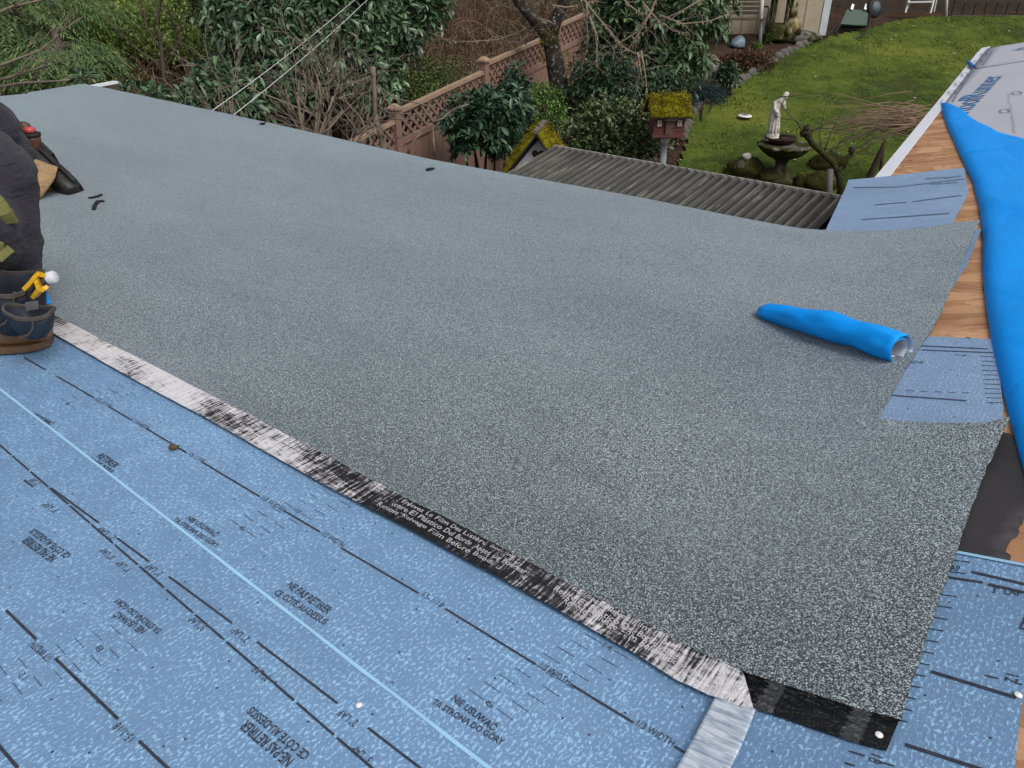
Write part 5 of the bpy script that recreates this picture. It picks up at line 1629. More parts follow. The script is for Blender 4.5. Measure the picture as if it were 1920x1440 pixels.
# ================================================================== lean-to with the corrugated roof
def leanto():
    u0, u1 = 1.56, 4.23                       # along the eave
    v0, v1 = 4.02, 5.86
    z0, z1 = -0.885, -0.605
    root = empty('patio_roof', RF(2.9, 5.0, -2.9), 'low patio roof of weathered grey corrugated sheets below the main eave', 'patio roof')
    sheets = [(u0, u0 + 0.90), (u0 + 0.86, u0 + 1.78), (u0 + 1.74, u1)]
    m = NT('weathered_rib_shaded_metal'); co = m.coords('UV', (1, 0.35, 1)); co2 = m.coords('UV', (14, 1.1, 1))
    a = m.noise(co, 5, 5, 0.65, '2D'); s_ = m.noise(co2, 2.4, 4, 0.7, '2D')
    c = m.ramp(a, [(0.3, (0.046, 0.043, 0.036)), (0.55, (0.076, 0.071, 0.060)), (0.75, (0.110, 0.101, 0.083))])
    c = m.mix(m.ramp(s_, [(0.62, 0.0), (0.74, 0.6)]), c, (0.28, 0.26, 0.21))
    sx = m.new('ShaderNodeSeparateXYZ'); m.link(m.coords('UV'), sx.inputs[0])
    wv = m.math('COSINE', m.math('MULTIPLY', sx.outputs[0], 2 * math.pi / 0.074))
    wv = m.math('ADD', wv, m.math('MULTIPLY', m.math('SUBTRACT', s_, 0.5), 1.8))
    c = m.mix(m.ramp(m.math('ADD', m.math('MULTIPLY', wv, 0.5), 0.5), [(0.15, 0.8), (0.55, 0.0)]), c, (0.018, 0.019, 0.014))  # rib valleys painted darker, shade between the ribs put into the colour
    c = m.mix(m.ramp(m.math('ADD', m.math('MULTIPLY', wv, 0.5), 0.5), [(0.86, 0.0), (1.0, 0.45)]), c, (0.20, 0.195, 0.17))  # crests painted paler, as if catching more light
    c = m.mix(m.ramp(m.noise(m.coords('UV'), 26, 4, 0.7, '2D'), [(0.58, 0.0), (0.72, 0.6)]), c, (0.035, 0.038, 0.026))
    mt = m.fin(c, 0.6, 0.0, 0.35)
    pitch = 0.074
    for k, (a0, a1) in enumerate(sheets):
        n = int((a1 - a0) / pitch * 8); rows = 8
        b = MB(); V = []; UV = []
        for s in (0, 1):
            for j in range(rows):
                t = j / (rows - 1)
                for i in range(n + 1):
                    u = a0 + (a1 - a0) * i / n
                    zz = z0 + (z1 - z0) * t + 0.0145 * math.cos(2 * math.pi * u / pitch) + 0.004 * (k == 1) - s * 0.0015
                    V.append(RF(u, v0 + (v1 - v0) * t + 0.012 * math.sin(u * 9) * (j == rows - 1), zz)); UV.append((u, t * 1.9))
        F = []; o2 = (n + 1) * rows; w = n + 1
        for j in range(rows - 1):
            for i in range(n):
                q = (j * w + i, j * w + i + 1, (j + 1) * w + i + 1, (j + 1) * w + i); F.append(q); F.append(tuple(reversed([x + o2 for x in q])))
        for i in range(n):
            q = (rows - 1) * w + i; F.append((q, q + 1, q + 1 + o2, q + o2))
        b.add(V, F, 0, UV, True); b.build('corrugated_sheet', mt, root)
    b = MB(); b.bar(RF(u0 - 0.02, v1 + 0.010, z1 - 0.004), RF(u1 + 0.02, v1 + 0.010, z1 - 0.004), 0.014, 0.030); b.build('edge_trim', simple('pale_edge_trim', (0.40, 0.39, 0.35), 0.6, 0.3, 20), root)
    for v, z in ((4.3, -0.93), (5.6, -0.72)):
        b = MB(); b.bar(RF(u0, v, z), RF(u1, v, z), 0.05, 0.08); b.build('rafter', M_STEM, root)
    for u in (u0 + 0.1, u1 - 0.1):
        b = MB(); b.bar(RF(u, 5.6, -3.0), RF(u, 5.6, -0.76), 0.09, 0.09, (0, 1, 0)); b.build('post', M_STEM, root)
    b = MB()
    for i in range(18):
        for t in (0.985,):
            u = u0 + 0.074 * 2 * (i + 0.5)
            if u < u1: b.lathe([(0.010, 0), (0.010, 0.003), (0.004, 0.006)], RF(u, v0 + (v1 - v0) * t - 0.02, z0 + (z1 - z0) * t + 0.0145), 8)
    tag(b.build('screws', M_STEEL, root), kind='stuff')
leanto()

# ================================================================== fence
M_FENCE = simple('brown_painted_fence', (0.25, 0.152, 0.118), 0.7, 0.14, 5, 0.15)
M_FENCET = simple('weathered_fence_top', (0.33, 0.225, 0.155), 0.75, 0.2, 8, 0.15)
def fence():
    posts = [(-3.38, 5.8, -1.32), (-2.40, 7.65, -1.00), (-1.40, 9.50, -0.68), (-0.39, 11.30, -0.37), (0.70, 13.20, -0.05), (1.78, 15.10, 0.28), (2.86, 17.0, 0.62), (3.9, 18.9, 0.95)]
    root = empty('fence', (posts[3][0], posts[3][1], -2.3), 'brown stepped garden fence with lattice tops climbing the slope', 'fence')
    for x, y, z in posts:
        g = ground_z(x, y) - 0.1
        b = MB(); b.box((x, y, (z + g) / 2), (0.105, 0.105, z - g), Matrix.Rotation(-R(29.5), 3, 'Z')); po = b.build('post', M_FENCE, root)
        b = MB(); b.box((x, y, z + 0.012), (0.155, 0.155, 0.024), Matrix.Rotation(-R(29.5), 3, 'Z')); b.box((x, y, z + 0.045), (0.135, 0.135, 0.04), Matrix.Rotation(-R(29.5), 3, 'Z'), 0, 0.3); b.build('cap', M_FENCET, po)
    for (x0, y0, z0), (x1, y1, z1) in zip(posts[:-1], posts[1:]):
        d = np.array([x1 - x0, y1 - y0]); L = np.linalg.norm(d); d /= L
        s0, s1 = 0.055, L - 0.055
        ta, tb_ = z0 - 0.035, z1 - 0.135          # rail heights at the two posts
        zt = lambda s: ta + (tb_ - ta) * (s - s0) / (s1 - s0)
        P_ = lambda s, z: Vector((x0 + d[0] * s, y0 + d[1] * s, z))
        lat = 0.36
        b = MB(); b.bar(P_(s0, zt(s0)), P_(s1, zt(s1)), 0.075, 0.045); b.build('top_rail', M_FENCET, root)
        b = MB(); b.bar(P_(s0, zt(s0) - lat), P_(s1, zt(s1) - lat), 0.065, 0.07); b.build('middle_rail', M_FENCE, root)
        bt = lambda s: ground_z(x0 + d[0] * s, y0 + d[1] * s) + 0.03
        b = MB(); b.bar(P_(s0, bt(s0) + 0.05), P_(s1, bt(s1) + 0.05), 0.065, 0.07); b.build('bottom_rail', M_FENCE, root)
        # boards, each with its own slight set
        n = int((s1 - s0) / 0.148)
        w = (s1 - s0) / n
        for k in range(n):
            sa, sb = s0 + k * w + 0.003, s0 + (k + 1) * w - 0.003
            off = Vector((-d[1], d[0], 0)) * random.uniform(-0.002, 0.002)
            nn = Vector((-d[1], d[0], 0)) * 0.011
            V = []
            for q in (nn, -nn):
                V += [P_(sa, bt(sa) + 0.04) + q + off, P_(sb, bt(sb) + 0.04) + q + off, P_(sb, zt(sb) - lat - 0.02) + q + off, P_(sa, zt(sa) - lat - 0.02) + q + off]
            b = MB(); b.add(V, [(0, 1, 2, 3), (7, 6, 5, 4), (0, 4, 5, 1), (1, 5, 6, 2), (2, 6, 7, 3), (3, 7, 4, 0)]); b.build('board', M_FENCE, root)
        # diagonal lattice
        h = lat - 0.06
        sp_ = 0.15
        for sg in (1, -1):
            s = s0 - h
            while s < s1:
                a, c = s, s + h
                za, zc = 0.0, 1.0
                if a < s0: za = (s0 - a) / h; a = s0
                if c > s1: zc = 1 - (c - s1) / h; c = s1
                if c - a > 0.02:
                    if sg < 0: za, zc = 1 - za, 1 - zc
                    pa = P_(a, zt(a) - lat + 0.035 + h * za); pc = P_(c, zt(c) - lat + 0.035 + h * zc)
                    o_ = Vector((-d[1], d[0], 0)) * 0.006 * sg
                    b = MB(); b.bar(pa + o_, pc + o_, 0.011, 0.034, Vector((-d[1], d[0], 0)).cross((pc - pa).normalized()))
                    b.build('lattice_slat', M_FENCE, root)
                s += sp_
fence()

# ================================================================== birdhouses
def moss_material():
    m = NT('thick_yellow_moss'); co = m.coords('Object')
    a = m.noise(co, 9, 4, 0.6); b_ = m.noise(co, 55, 4, 0.7)
    f = m.math('ADD', m.math('MULTIPLY', a, 0.55), m.math('MULTIPLY', b_, 0.45))
    c = m.ramp(f, [(0.32, (0.045, 0.028, 0.008)), (0.44, (0.13, 0.10, 0.008)), (0.56, (0.28, 0.25, 0.012)), (0.72, (0.40, 0.38, 0.03))])
    m.bump(b_, 1.0, 0.03)
    return m.fin(c, 0.95, 0, 0.1)
M_MOSS = moss_material()
M_MOSSL = leafmat('moss_tufts', (0.045, 0.030, 0.008), (0.17, 0.150, 0.012), (0.37, 0.35, 0.03), 0.95, 0.1)
M_REDW = simple('faded_red_wood', (0.125, 0.045, 0.040), 0.8, 0.2, 18, 0.2)
M_DOOR = simple('brown_door_wood', (0.115, 0.065, 0.048), 0.8, 0.2, 25, 0.2)
M_CREAM = simple('cream_pane', (0.62, 0.58, 0.46), 0.5, 0.06)
M_DARKW = simple('dark_weathered_wood', (0.040, 0.032, 0.026), 0.85, 0.35, 14, 0.3)

def moss_slope(b_corners, thick, name, parent, seed, n=18):
    """a cushion of moss over the quad a,b,c,d (a-b eave, d-c ridge)"""
    a, b_, c, d = [Vector(q) for q in b_corners]
    nrm = (b_ - a).cross(d - a).normalized()
    if nrm.z < 0: nrm = -nrm
    V = []
    for j in range(n):
        for i in range(n):
            s, t = i / (n - 1), j / (n - 1)
            q = a.lerp(b_, s).lerp(d.lerp(c, s), t)
            e_ = min(s, 1 - s, t if True else 1, 1.0) * 7
            h = thick * (min(1.0, e_) ** 0.5 * 0.75 + 0.25) * (1 + 0.55 * mnoise.noise(q * 14 + Vector((seed, 0, 0))) + 0.4 * mnoise.noise(q * 40))
            V.append(q + nrm * h)
    m_ = len(V)
    for j in range(n):
        for i in range(n):
            s, t = i / (n - 1), j / (n - 1)
            V.append(a.lerp(b_, s).lerp(d.lerp(c, s), t))
    F = []
    for j in range(n - 1):
        for i in range(n - 1):
            q = (j * n + i, j * n + i + 1, (j + 1) * n + i + 1, (j + 1) * n + i); F.append(q); F.append(tuple(reversed([x + m_ for x in q])))
    for k in range(n - 1):
        for q0, q1 in ((k, k + 1), (k * n, k * n + n), ((n - 1) * n + k, (n - 1) * n + k + 1), (k * n + n - 1, k * n + 2 * n - 1)):
            F.append((q0, q1, q1 + m_, q0 + m_))
    b = MB(); b.add(V, F, 0, None, True); o = b.build(name, M_MOSS, parent)
    N = 1600
    idx = rng.integers(0, m_, N); Vn = np.array([tuple(q) for q in V[:m_]])
    P_ = Vn[idx] + rng.normal(0, 0.012, (N, 3)); D = np.tile(np.array(nrm), (N, 1)) + rng.normal(0, 0.8, (N, 3))
    leaves(P_, D, rng.uniform(0.012, 0.03, N), rng.uniform(0.005, 0.011, N), M_MOSSL, 'moss_tufts', o, 'stuff', 0.1, True)
    return o

def birdhouse():
    Y = 8.55
    c = A3(1250, 229, Y); yaw = R(3)
    base = gz(c)
    root = empty('birdhouse', base, 'red birdhouse with two cream windows and a moss covered roof on a post', 'birdhouse')
    X = Vector((math.cos(yaw), math.sin(yaw), 0)); Yv = Vector((-math.sin(yaw), math.cos(yaw), 0)); Z = Vector((0, 0, 1))
    rot = Matrix((X, Yv, Z)).transposed()
    c = Vector(c); W, D, Hh = 0.325, 0.25, 0.205
    b = MB(); b.box(c, (W, D, Hh), rot)
    bd = b.build('walls', M_REDW, root)
    # clapboards
    b = MB()
    for k in range(7):
        b.box(c + Z * (-Hh / 2 + 0.016 + k * 0.028) - Yv * (D / 2 + 0.003), (W + 0.004, 0.006, 0.024), rot)
    tag(b.build('clapboards', M_REDW, bd), kind='stuff')
    b = MB(); b.box(c - Z * (Hh / 2 + 0.012) - Yv * 0.01, (W + 0.03, D + 0.06, 0.022), rot); b.build('floor_board', M_REDW, root)
    for sx in (-1, 1):
        wc = c + X * (0.108 * sx) - Yv * (D / 2 + 0.008) + Z * 0.015
        b = MB(); b.box(wc, (0.052, 0.008, 0.078), rot); fr = b.build('window', M_DARKW, root)
        for dx in (-1, 1):
            for z0, h in ((0.023, 0.021), (-0.012, 0.041)):
                b = MB(); b.box(wc + X * (0.0125 * dx) + Z * z0 - Yv * 0.0045, (0.020, 0.004, h), rot); b.build('pane', M_CREAM, fr)
    dc = c - Yv * (D / 2 + 0.018) - Z * 0.028
    b = MB(); b.box(dc, (0.084, 0.032, 0.145), rot); dr = b.build('door', M_DOOR, root)
    b = MB(); b.tube([dc + X * 0.028 - Yv * 0.016 + Z * 0.0, dc + X * 0.028 - Yv * 0.024 + Z * 0.0], [0.006, 0.005], 8); b.build('knob', M_BLACK, dr)
    b = MB()
    for s_, dz in ((0.066, 0.086), (0.040, 0.103)): b.box(dc + Z * dz - Yv * 0.012, (s_ * 2, 0.075, 0.016), rot)
    b.build('porch_roof', M_DOOR, root)
    # roof slopes
    ev, rw = 0.20, 0.225
    e0 = c + Z * (Hh / 2 - 0.02); rt = c + Z * (Hh / 2 + 0.15)
    for sg in (-1, 1):
        q = [e0 - X * rw + Yv * (ev * sg), e0 + X * rw + Yv * (ev * sg), rt + X * rw, rt - X * rw]
        b = MB(); nn = Z * 0.012
        b.add([v for v in q] + [v - nn for v in q], [(0, 1, 2, 3), (7, 6, 5, 4), (0, 4, 5, 1), (1, 5, 6, 2), (2, 6, 7, 3), (3, 7, 4, 0)])
        ro = b.build('roof_slope', M_DARKW, root)
        moss_slope(q, 0.045, 'moss', ro, 3 + sg)
    b = MB(); b.lathe([(0.046, -0.092), (0.050, -0.085), (0.050, 0)], c - Z * (Hh / 2 + 0.022), 18); b.build('post_collar', simple('off_white_collar', (0.52, 0.53, 0.55), 0.5, 0.08), root)
    b = MB(); top = c - Z * (Hh / 2 + 0.10)
    b.tube([Vector(base) - Z * 0.1, Vector((top.x, top.y, top.z))], [0.036, 0.036], 14); b.build('post', simple('grey_green_post', (0.22, 0.24, 0.235), 0.55, 0.2, 14), root)
birdhouse()

def aframe():
    Y = 8.3
    apex = Vector(A3(1010, 243, Y)); base = gz(A3(985, 300, Y))
    root = empty('birdhouse', base, 'small white birdhouse with a heart shaped hole and a mossy pointed roof', 'birdhouse')
    # the front faces the house and a little to the left
    f = Vector((-0.20, -0.95, 0)).normalized(); X = Vector((0, 0, 1)).cross(f).normalized() * -1; Z = Vector((0, 0, 1))
    if X.x < 0: X = -X
    hw, hh, dep = 0.30, 0.36, 0.34
    fr = apex - Z * 0.05
    b = MB(); b.add([fr, fr - X * hw - Z * hh, fr + X * hw - Z * hh, fr - f * dep, fr - X * hw - Z * hh - f * dep, fr + X * hw - Z * hh - f * dep], [(0, 1, 2), (5, 4, 3), (0, 3, 4, 1), (1, 4, 5, 2), (2, 5, 3, 0)])
    b.build('front_wall', simple('white_painted_front', (0.70, 0.70, 0.74), 0.6, 0.06), root)
    b = MB()
    for sg in (-1, 1):
        b.bar(fr + f * 0.012 + Z * 0.01, fr + f * 0.012 + X * (hw * 1.06 * sg) - Z * (hh * 1.06), 0.02, 0.075, f.cross(X * (hw * sg) - Z * hh))
    b.build('barge_board', simple('dark_red_barge', (0.045, 0.022, 0.020), 0.8, 0.2), root)
    # heart hole
    pts = []
    for k in range(28):
        t = 2 * math.pi * k / 28
        hx = 16 * math.sin(t) ** 3; hy = 13 * math.cos(t) - 5 * math.cos(2 * t) - 2 * math.cos(3 * t) - math.cos(4 * t)
        pts.append(fr - Z * 0.215 + X * (hx * 0.0043) + Z * (hy * 0.0043) + f * 0.004)
    b = MB(); b.add(pts + [q - f * 0.02 for q in pts], [tuple(range(28)), tuple(reversed([28 + k for k in range(28)]))] + [(k, (k + 1) % 28, (k + 1) % 28 + 28, k + 28) for k in range(28)])
    b.build('heart_hole', simple('dark_red_hole', (0.075, 0.022, 0.026), 0.8, 0.1), root)
    for sg in (-1, 1):
        q = [fr + f * 0.14 + X * (hw * 1.25 * sg) - Z * hh * 1.25, fr - f * (dep + 0.06) + X * (hw * 1.25 * sg) - Z * hh * 1.25, fr - f * (dep + 0.06) + Z * 0.03, fr + f * 0.14 + Z * 0.03]
        b = MB(); nn = Z * 0.02
        b.add(q + [v - nn for v in q], [(0, 1, 2, 3), (7, 6, 5, 4), (0, 4, 5, 1), (1, 5, 6, 2), (2, 6, 7, 3), (3, 7, 4, 0)])
        ro = b.build('roof_slope', M_DARKW, root); moss_slope(q, 0.055, 'moss', ro, 11 + sg)
    b = MB(); b.bar(fr + f * 0.16 + Z * 0.055, fr - f * (dep + 0.08) + Z * 0.055, 0.06, 0.035); b.build('ridge_board', simple('grey_ridge_board', (0.14, 0.125, 0.11), 0.8, 0.2, 20), root)
    b = MB(); b.bar(Vector(base), fr - Z * hh - f * dep * 0.5, 0.08, 0.08, (0, 1, 0)); b.build('post', M_DARKW, root)
    b = MB(); p = fr + Z * 0.07 - f * 0.05
    b.tube([p + Vector((0.01, 0, 0)), p + Vector((-0.14, 0.1, 0.06)), p + Vector((0.02, 0.12, 0.25)), p + Vector((0.10, 0.12, 0.02)), p + Vector((0.16, 0.16, -0.12))], 0.006, 5, 0, True, False); b.build('hanging_hook', M_BLACK, root)
aframe()

# ================================================================== fountain with statue, mossy rocks
def stone(name, c0, c1, c2, moss=0.0, scale=9):
    m = NT(name); co = m.coords('Object')
    a = m.noise(co, scale, 5, 0.65)
    c = m.ramp(a, [(0.3, c0), (0.5, c1), (0.72, c2)])
    if moss:
        b_ = m.noise(co, 3.2, 5, 0.7)
        c = m.mix(m.ramp(b_, [(0.5 - moss * 0.25, 0.0), (0.62 - moss * 0.25, 1.0)]), c, m.ramp(m.noise(co, 40, 3, 0.6), [(0.3, (0.012, 0.015, 0.004)), (0.7, (0.060, 0.060, 0.010))]))
    m.bump(m.noise(co, scale * 4, 4, 0.65), 0.5, 0.02)
    return m.fin(c, 0.9, 0, 0.2)
M_STATUE = stone('weathered_white_stone', (0.13, 0.12, 0.10), (0.58, 0.55, 0.48), (0.76, 0.74, 0.69), 0, 7)
M_BOWL = stone('lichened_concrete', (0.030, 0.027, 0.021), (0.085, 0.077, 0.062), (0.22, 0.20, 0.17), 0.4, 10)
M_BOWLIN = stone('rusty_wet_bowl', (0.012, 0.009, 0.007), (0.040, 0.024, 0.015), (0.10, 0.055, 0.030), 0, 6)
M_ROCKM = stone('mossy_rock', (0.06, 0.055, 0.045), (0.15, 0.14, 0.12), (0.34, 0.33, 0.30), 0.75, 5)
M_ROCK = stone('grey_rock', (0.07, 0.065, 0.055), (0.15, 0.14, 0.125), (0.27, 0.26, 0.24), 0.15, 5)
M_RIM = stone('pale_lichened_rim', (0.05, 0.045, 0.036), (0.155, 0.145, 0.12), (0.33, 0.32, 0.28), 0.3, 14)
def fountain():
    g = np.array([4.17, 11.94]); gzv = ground_z(*g) + 0.02
    root = empty('fountain', (g[0], g[1], gzv), 'two tier scalloped stone fountain with rusty bowls on the lawn', 'fountain')
    c = (g[0], g[1], gzv)
    fl = lambda i, th: 0.035 * math.cos(th * 14)
    b = MB(); b.lathe([(0.24, 0.0), (0.24, 0.06), (0.17, 0.09), (0.115, 0.16), (0.085, 0.26), (0.10, 0.33), (0.16, 0.38)], c, 22, 0, lambda i, th: 0.05 * math.cos(th * 6) * (i > 1)); b.build('pedestal', M_BOWL, root)
    b = MB(); b.lathe([(0.12, 0.36), (0.24, 0.40), (0.335, 0.47), (0.375, 0.535), (0.39, 0.555), (0.365, 0.565), (0.335, 0.545), (0.33, 0.52)], c, 56, 0, lambda i, th: (0.045 * math.cos(th * 14)) * (2 < i < 7) + 0.02 * mnoise.noise(Vector((th * 3, i, 0)))); lo = b.build('lower_bowl', M_BOWL, root)
    b = MB(); b.lathe([(0.365, 0.525), (0.392, 0.545), (0.400, 0.566), (0.380, 0.578), (0.352, 0.572)], c, 112, 0, lambda i, th: 0.05 * math.cos(th * 14)); b.build('scalloped_rim', M_RIM, lo)
    b = MB(); b.lathe([(0.335, 0.535), (0.27, 0.49), (0.16, 0.465), (0.05, 0.46), (0.01, 0.46)], c, 36); b.build('bowl_lining', M_BOWLIN, lo)
    cu = (c[0] - 0.06, c[1] + 0.05, c[2])
    b = MB(); b.lathe([(0.10, 0.45), (0.075, 0.52), (0.08, 0.56), (0.13, 0.58), (0.20, 0.61), (0.235, 0.655), (0.240, 0.672), (0.222, 0.676), (0.205, 0.662)], cu, 44, 0, lambda i, th: 0.05 * math.cos(th * 12) * (3 < i < 8)); up_ = b.build('upper_bowl', M_BOWLIN, root)
    b = MB(); b.lathe([(0.205, 0.664), (0.12, 0.64), (0.01, 0.635)], cu, 28); b.build('bowl_lining', M_BOWLIN, up_)
    # statue: a draped figure leaning over a jug, standing on the upper tier
    s = Vector((cu[0] - 0.125, cu[1] + 0.02, cu[2] + 0.62))
    st = empty('statue', s, 'white stone statue of a draped figure with bowed head above the fountain', 'statue')
    K = 0.88
    b = MB(); b.lathe([(0.115, 0.0), (0.118, 0.03), (0.095, 0.05), (0.10, 0.09), (0.08, 0.11)], s, 20, 0, lambda i, th: 0.06 * mnoise.noise(Vector((math.cos(th) * 2, math.sin(th) * 2, i)))); b.build('plinth', M_STATUE, st)
    def S(x, y, z): return (s.x + x * K, s.y + y * K, s.z + z * K)
    N = [(*S(0, 0, 0.08), (0.085, 0.080)), (*S(0.0, 0, 0.20), (0.082, 0.075)), (*S(-0.012, 0, 0.34), (0.086, 0.075)), (*S(-0.018, 0, 0.45), (0.080, 0.066)), (*S(-0.012, 0, 0.54), (0.068, 0.056)), (*S(0.008, -0.01, 0.625), (0.078, 0.055)),
         (*S(0.055, -0.025, 0.685), 0.030), (*S(0.098, -0.035, 0.725), 0.043), (*S(0.112, -0.045, 0.762), 0.034),
         (*S(-0.062, -0.02, 0.615), 0.036), (*S(-0.055, -0.085, 0.50), 0.028), (*S(0.015, -0.105, 0.445), 0.022),
         (*S(0.072, -0.01, 0.62), 0.036), (*S(0.105, -0.07, 0.54), 0.028), (*S(0.075, -0.10, 0.60), 0.022), (*S(0.082, -0.075, 0.675), 0.020)]
    E = [(0, 1), (1, 2), (2, 3), (3, 4), (4, 5), (5, 6), (6, 7), (7, 8), (5, 9), (9, 10), (10, 11), (5, 12), (12, 13), (13, 14), (14, 15)]
    skinned('figure', N, E, M_STATUE, st, 3, (0.006, 26, 3))
    b = MB()
    for k in range(11):
        a = 2 * math.pi * k / 11 + 0.2; r0 = 0.086
        b.tube([S(math.cos(a) * (r0 + 0.010), math.sin(a) * (r0 + 0.004), 0.09), S(math.cos(a + .05) * r0, math.sin(a + .05) * r0 * 0.92, 0.22), S(math.cos(a + .15) * (r0 - 0.006) - 0.012, math.sin(a + .15) * (r0 * .86), 0.36), S(math.cos(a + .4) * (r0 - 0.018) - 0.018, math.sin(a + .4) * r0 * .78, 0.45)], [0.016, 0.013, 0.011, 0.006], 6)
    b.build('drapery', M_STATUE, st)
    b = MB(); b.lathe([(0.012, 0), (0.030, 0.015), (0.034, 0.035), (0.018, 0.06), (0.024, 0.072)], S(-0.005, -0.108, 0.40), 12); b.build('jug', M_STATUE, st)
    b = MB(); b.blob(S(0.112, -0.02, 0.765), (0.040, 0.040, 0.030), 4, 0.2, 2); b.build('hair', M_STATUE, st)
fountain()
M_RMOSS = leafmat('rock_moss', (0.012, 0.016, 0.004), (0.040, 0.044, 0.008), (0.12, 0.115, 0.018), 0.95, 0.1)
for px, py, Y, sz, lab in ((1397, 334, 11.55, (0.27, 0.24, 0.21), 'large dark mossy boulder with a pale top left of the fountain'), (1371, 332, 11.2, (0.14, 0.11, 0.08), 'small moss covered stone at the patio roof edge left of the fountain'),
                       (1538, 356, 11.3, (0.27, 0.2, 0.17), 'low yellow mossed rock right of the fountain pedestal'), (1502, 352, 11.2, (0.14, 0.12, 0.13), 'mossy stone with a pale face in front of the fountain pedestal'), (1550, 318, 12.6, (0.30, 0.22, 0.17), 'dark mossy rock behind the fountain bowl'), (1438, 342, 12.3, (0.22, 0.2, 0.13), 'dark mossy stone under the fountain bowl on its left')):
    c = np.array(lawn_pt(px, py)); c[2] = ground_z(c[0], c[1]) + sz[2] * 0.55
    root = empty('rock', (c[0], c[1], c[2] - sz[2]), lab, 'rock', 'mossy rocks round the fountain')
    b = MB(); b.blob(c, sz, px, 0.30, 3, 0, 1.5); b.build('stone', M_ROCKM, root)
    P_, d = shell_points(c, np.array(sz) * 1.0, 700, 0.97, px, 0.1, -0.1)
    leaves(P_, d + rng.normal(0, .5, d.shape), rng.uniform(0.015, 0.035, len(P_)), rng.uniform(0.006, 0.012, len(P_)), M_RMOSS, 'moss', root, 'stuff', 0.1, True)
b = MB(); c = lawn_pt(1395, 334); b.blob((c[0] - 0.01, c[1] - 0.03, ground_z(c[0], c[1]) + 0.34), (0.085, 0.07, 0.06), 9, 0.35, 2)
tag(b.build('pale_stone', M_STATUE), 'pale rounded stone on top of the dark mossy boulder', 'stone')

# flying disc on the lawn
c = lawn_pt(1395, 228); zz = ground_z(c[0], c[1]) + 0.085
root = empty('flying_disc', (c[0], c[1], zz), 'white flying disc with a dark round emblem lying on the lawn', 'flying disc')
b = MB(); b.lathe([(0.122, 0.0), (0.127, 0.012), (0.122, 0.024), (0.10, 0.029), (0.02, 0.030)], (c[0], c[1], zz), 36); b.build('disc', simple('white_disc_plastic', (0.80, 0.80, 0.80), 0.35, 0.03), root)
b = MB(); b.lathe([(0.040, 0.0305), (0.030, 0.0315)], (c[0], c[1], zz), 20); b.lathe([(0.060, 0.0301), (0.054, 0.0306)], (c[0], c[1], zz), 24); b.build('emblem', simple('dark_blue_print', (0.03, 0.04, 0.12), 0.5), root)

# ================================================================== stones edging the lawn
edge = [(1536, 74), (1505, 88), (1478, 102), (1452, 116), (1428, 130), (1405, 146), (1385, 158), (1362, 171), (1340, 184), (1320, 197), (1302, 211), (1291, 227), (1285, 245), (1280, 262)]
edge_w = [lawn_pt(*q)[:2] for q in edge]
ep = np.array(edge_w); dl = np.r_[0, np.cumsum(np.linalg.norm(np.diff(ep, axis=0), axis=1))]
s = 0.0; k = 0
while s < dl[-1] - 0.05:
    w = random.uniform(0.15, 0.30)
    m_ = s + w / 2
    x = np.interp(m_, dl, ep[:, 0]); y = np.interp(m_, dl, ep[:, 1])
    x2 = np.interp(m_ + 0.02, dl, ep[:, 0]); y2 = np.interp(m_ + 0.02, dl, ep[:, 1])
    ang = math.atan2(y2 - y, x2 - x); h = random.uniform(0.075, 0.125)
    b = MB(); b.blob((x, y, ground_z(x, y) + h * 0.45), (w * 0.56, random.uniform(0.08, 0.11), h), k + 50, 0.28, 2, 0, 1.4, ang)
    nth = f'{k + 1}' + ('st' if (k + 1) % 10 == 1 and k != 10 else 'nd' if (k + 1) % 10 == 2 and k != 11 else 'rd' if (k + 1) % 10 == 3 and k != 12 else 'th')
    tag(b.build('edging_stone', M_ROCK), 'rough grey stone edging the lawn, ' + nth + ' in the row counting from the shed', 'stone', 'stones edging the lawn')
    s += w * 0.97; k += 1
for px, py, Y, sz, lab in ((1326, 152, 14.6, (0.20, 0.15, 0.32), 'upright pointed grey rock in the planting bed beside the lawn'), (1497, 78, 18.0, (0.45, 0.3, 0.15), 'broad flat mossy rock at the foot of the shed wall')):
    c = lawn_pt(px, py); zg = ground_z(c[0], c[1])
    b = MB(); b.blob((c[0], c[1], zg + sz[2] * 0.6), sz, px, 0.25, 3, 0, 1.3); tag(b.build('rock', M_ROCK), lab, 'rock')

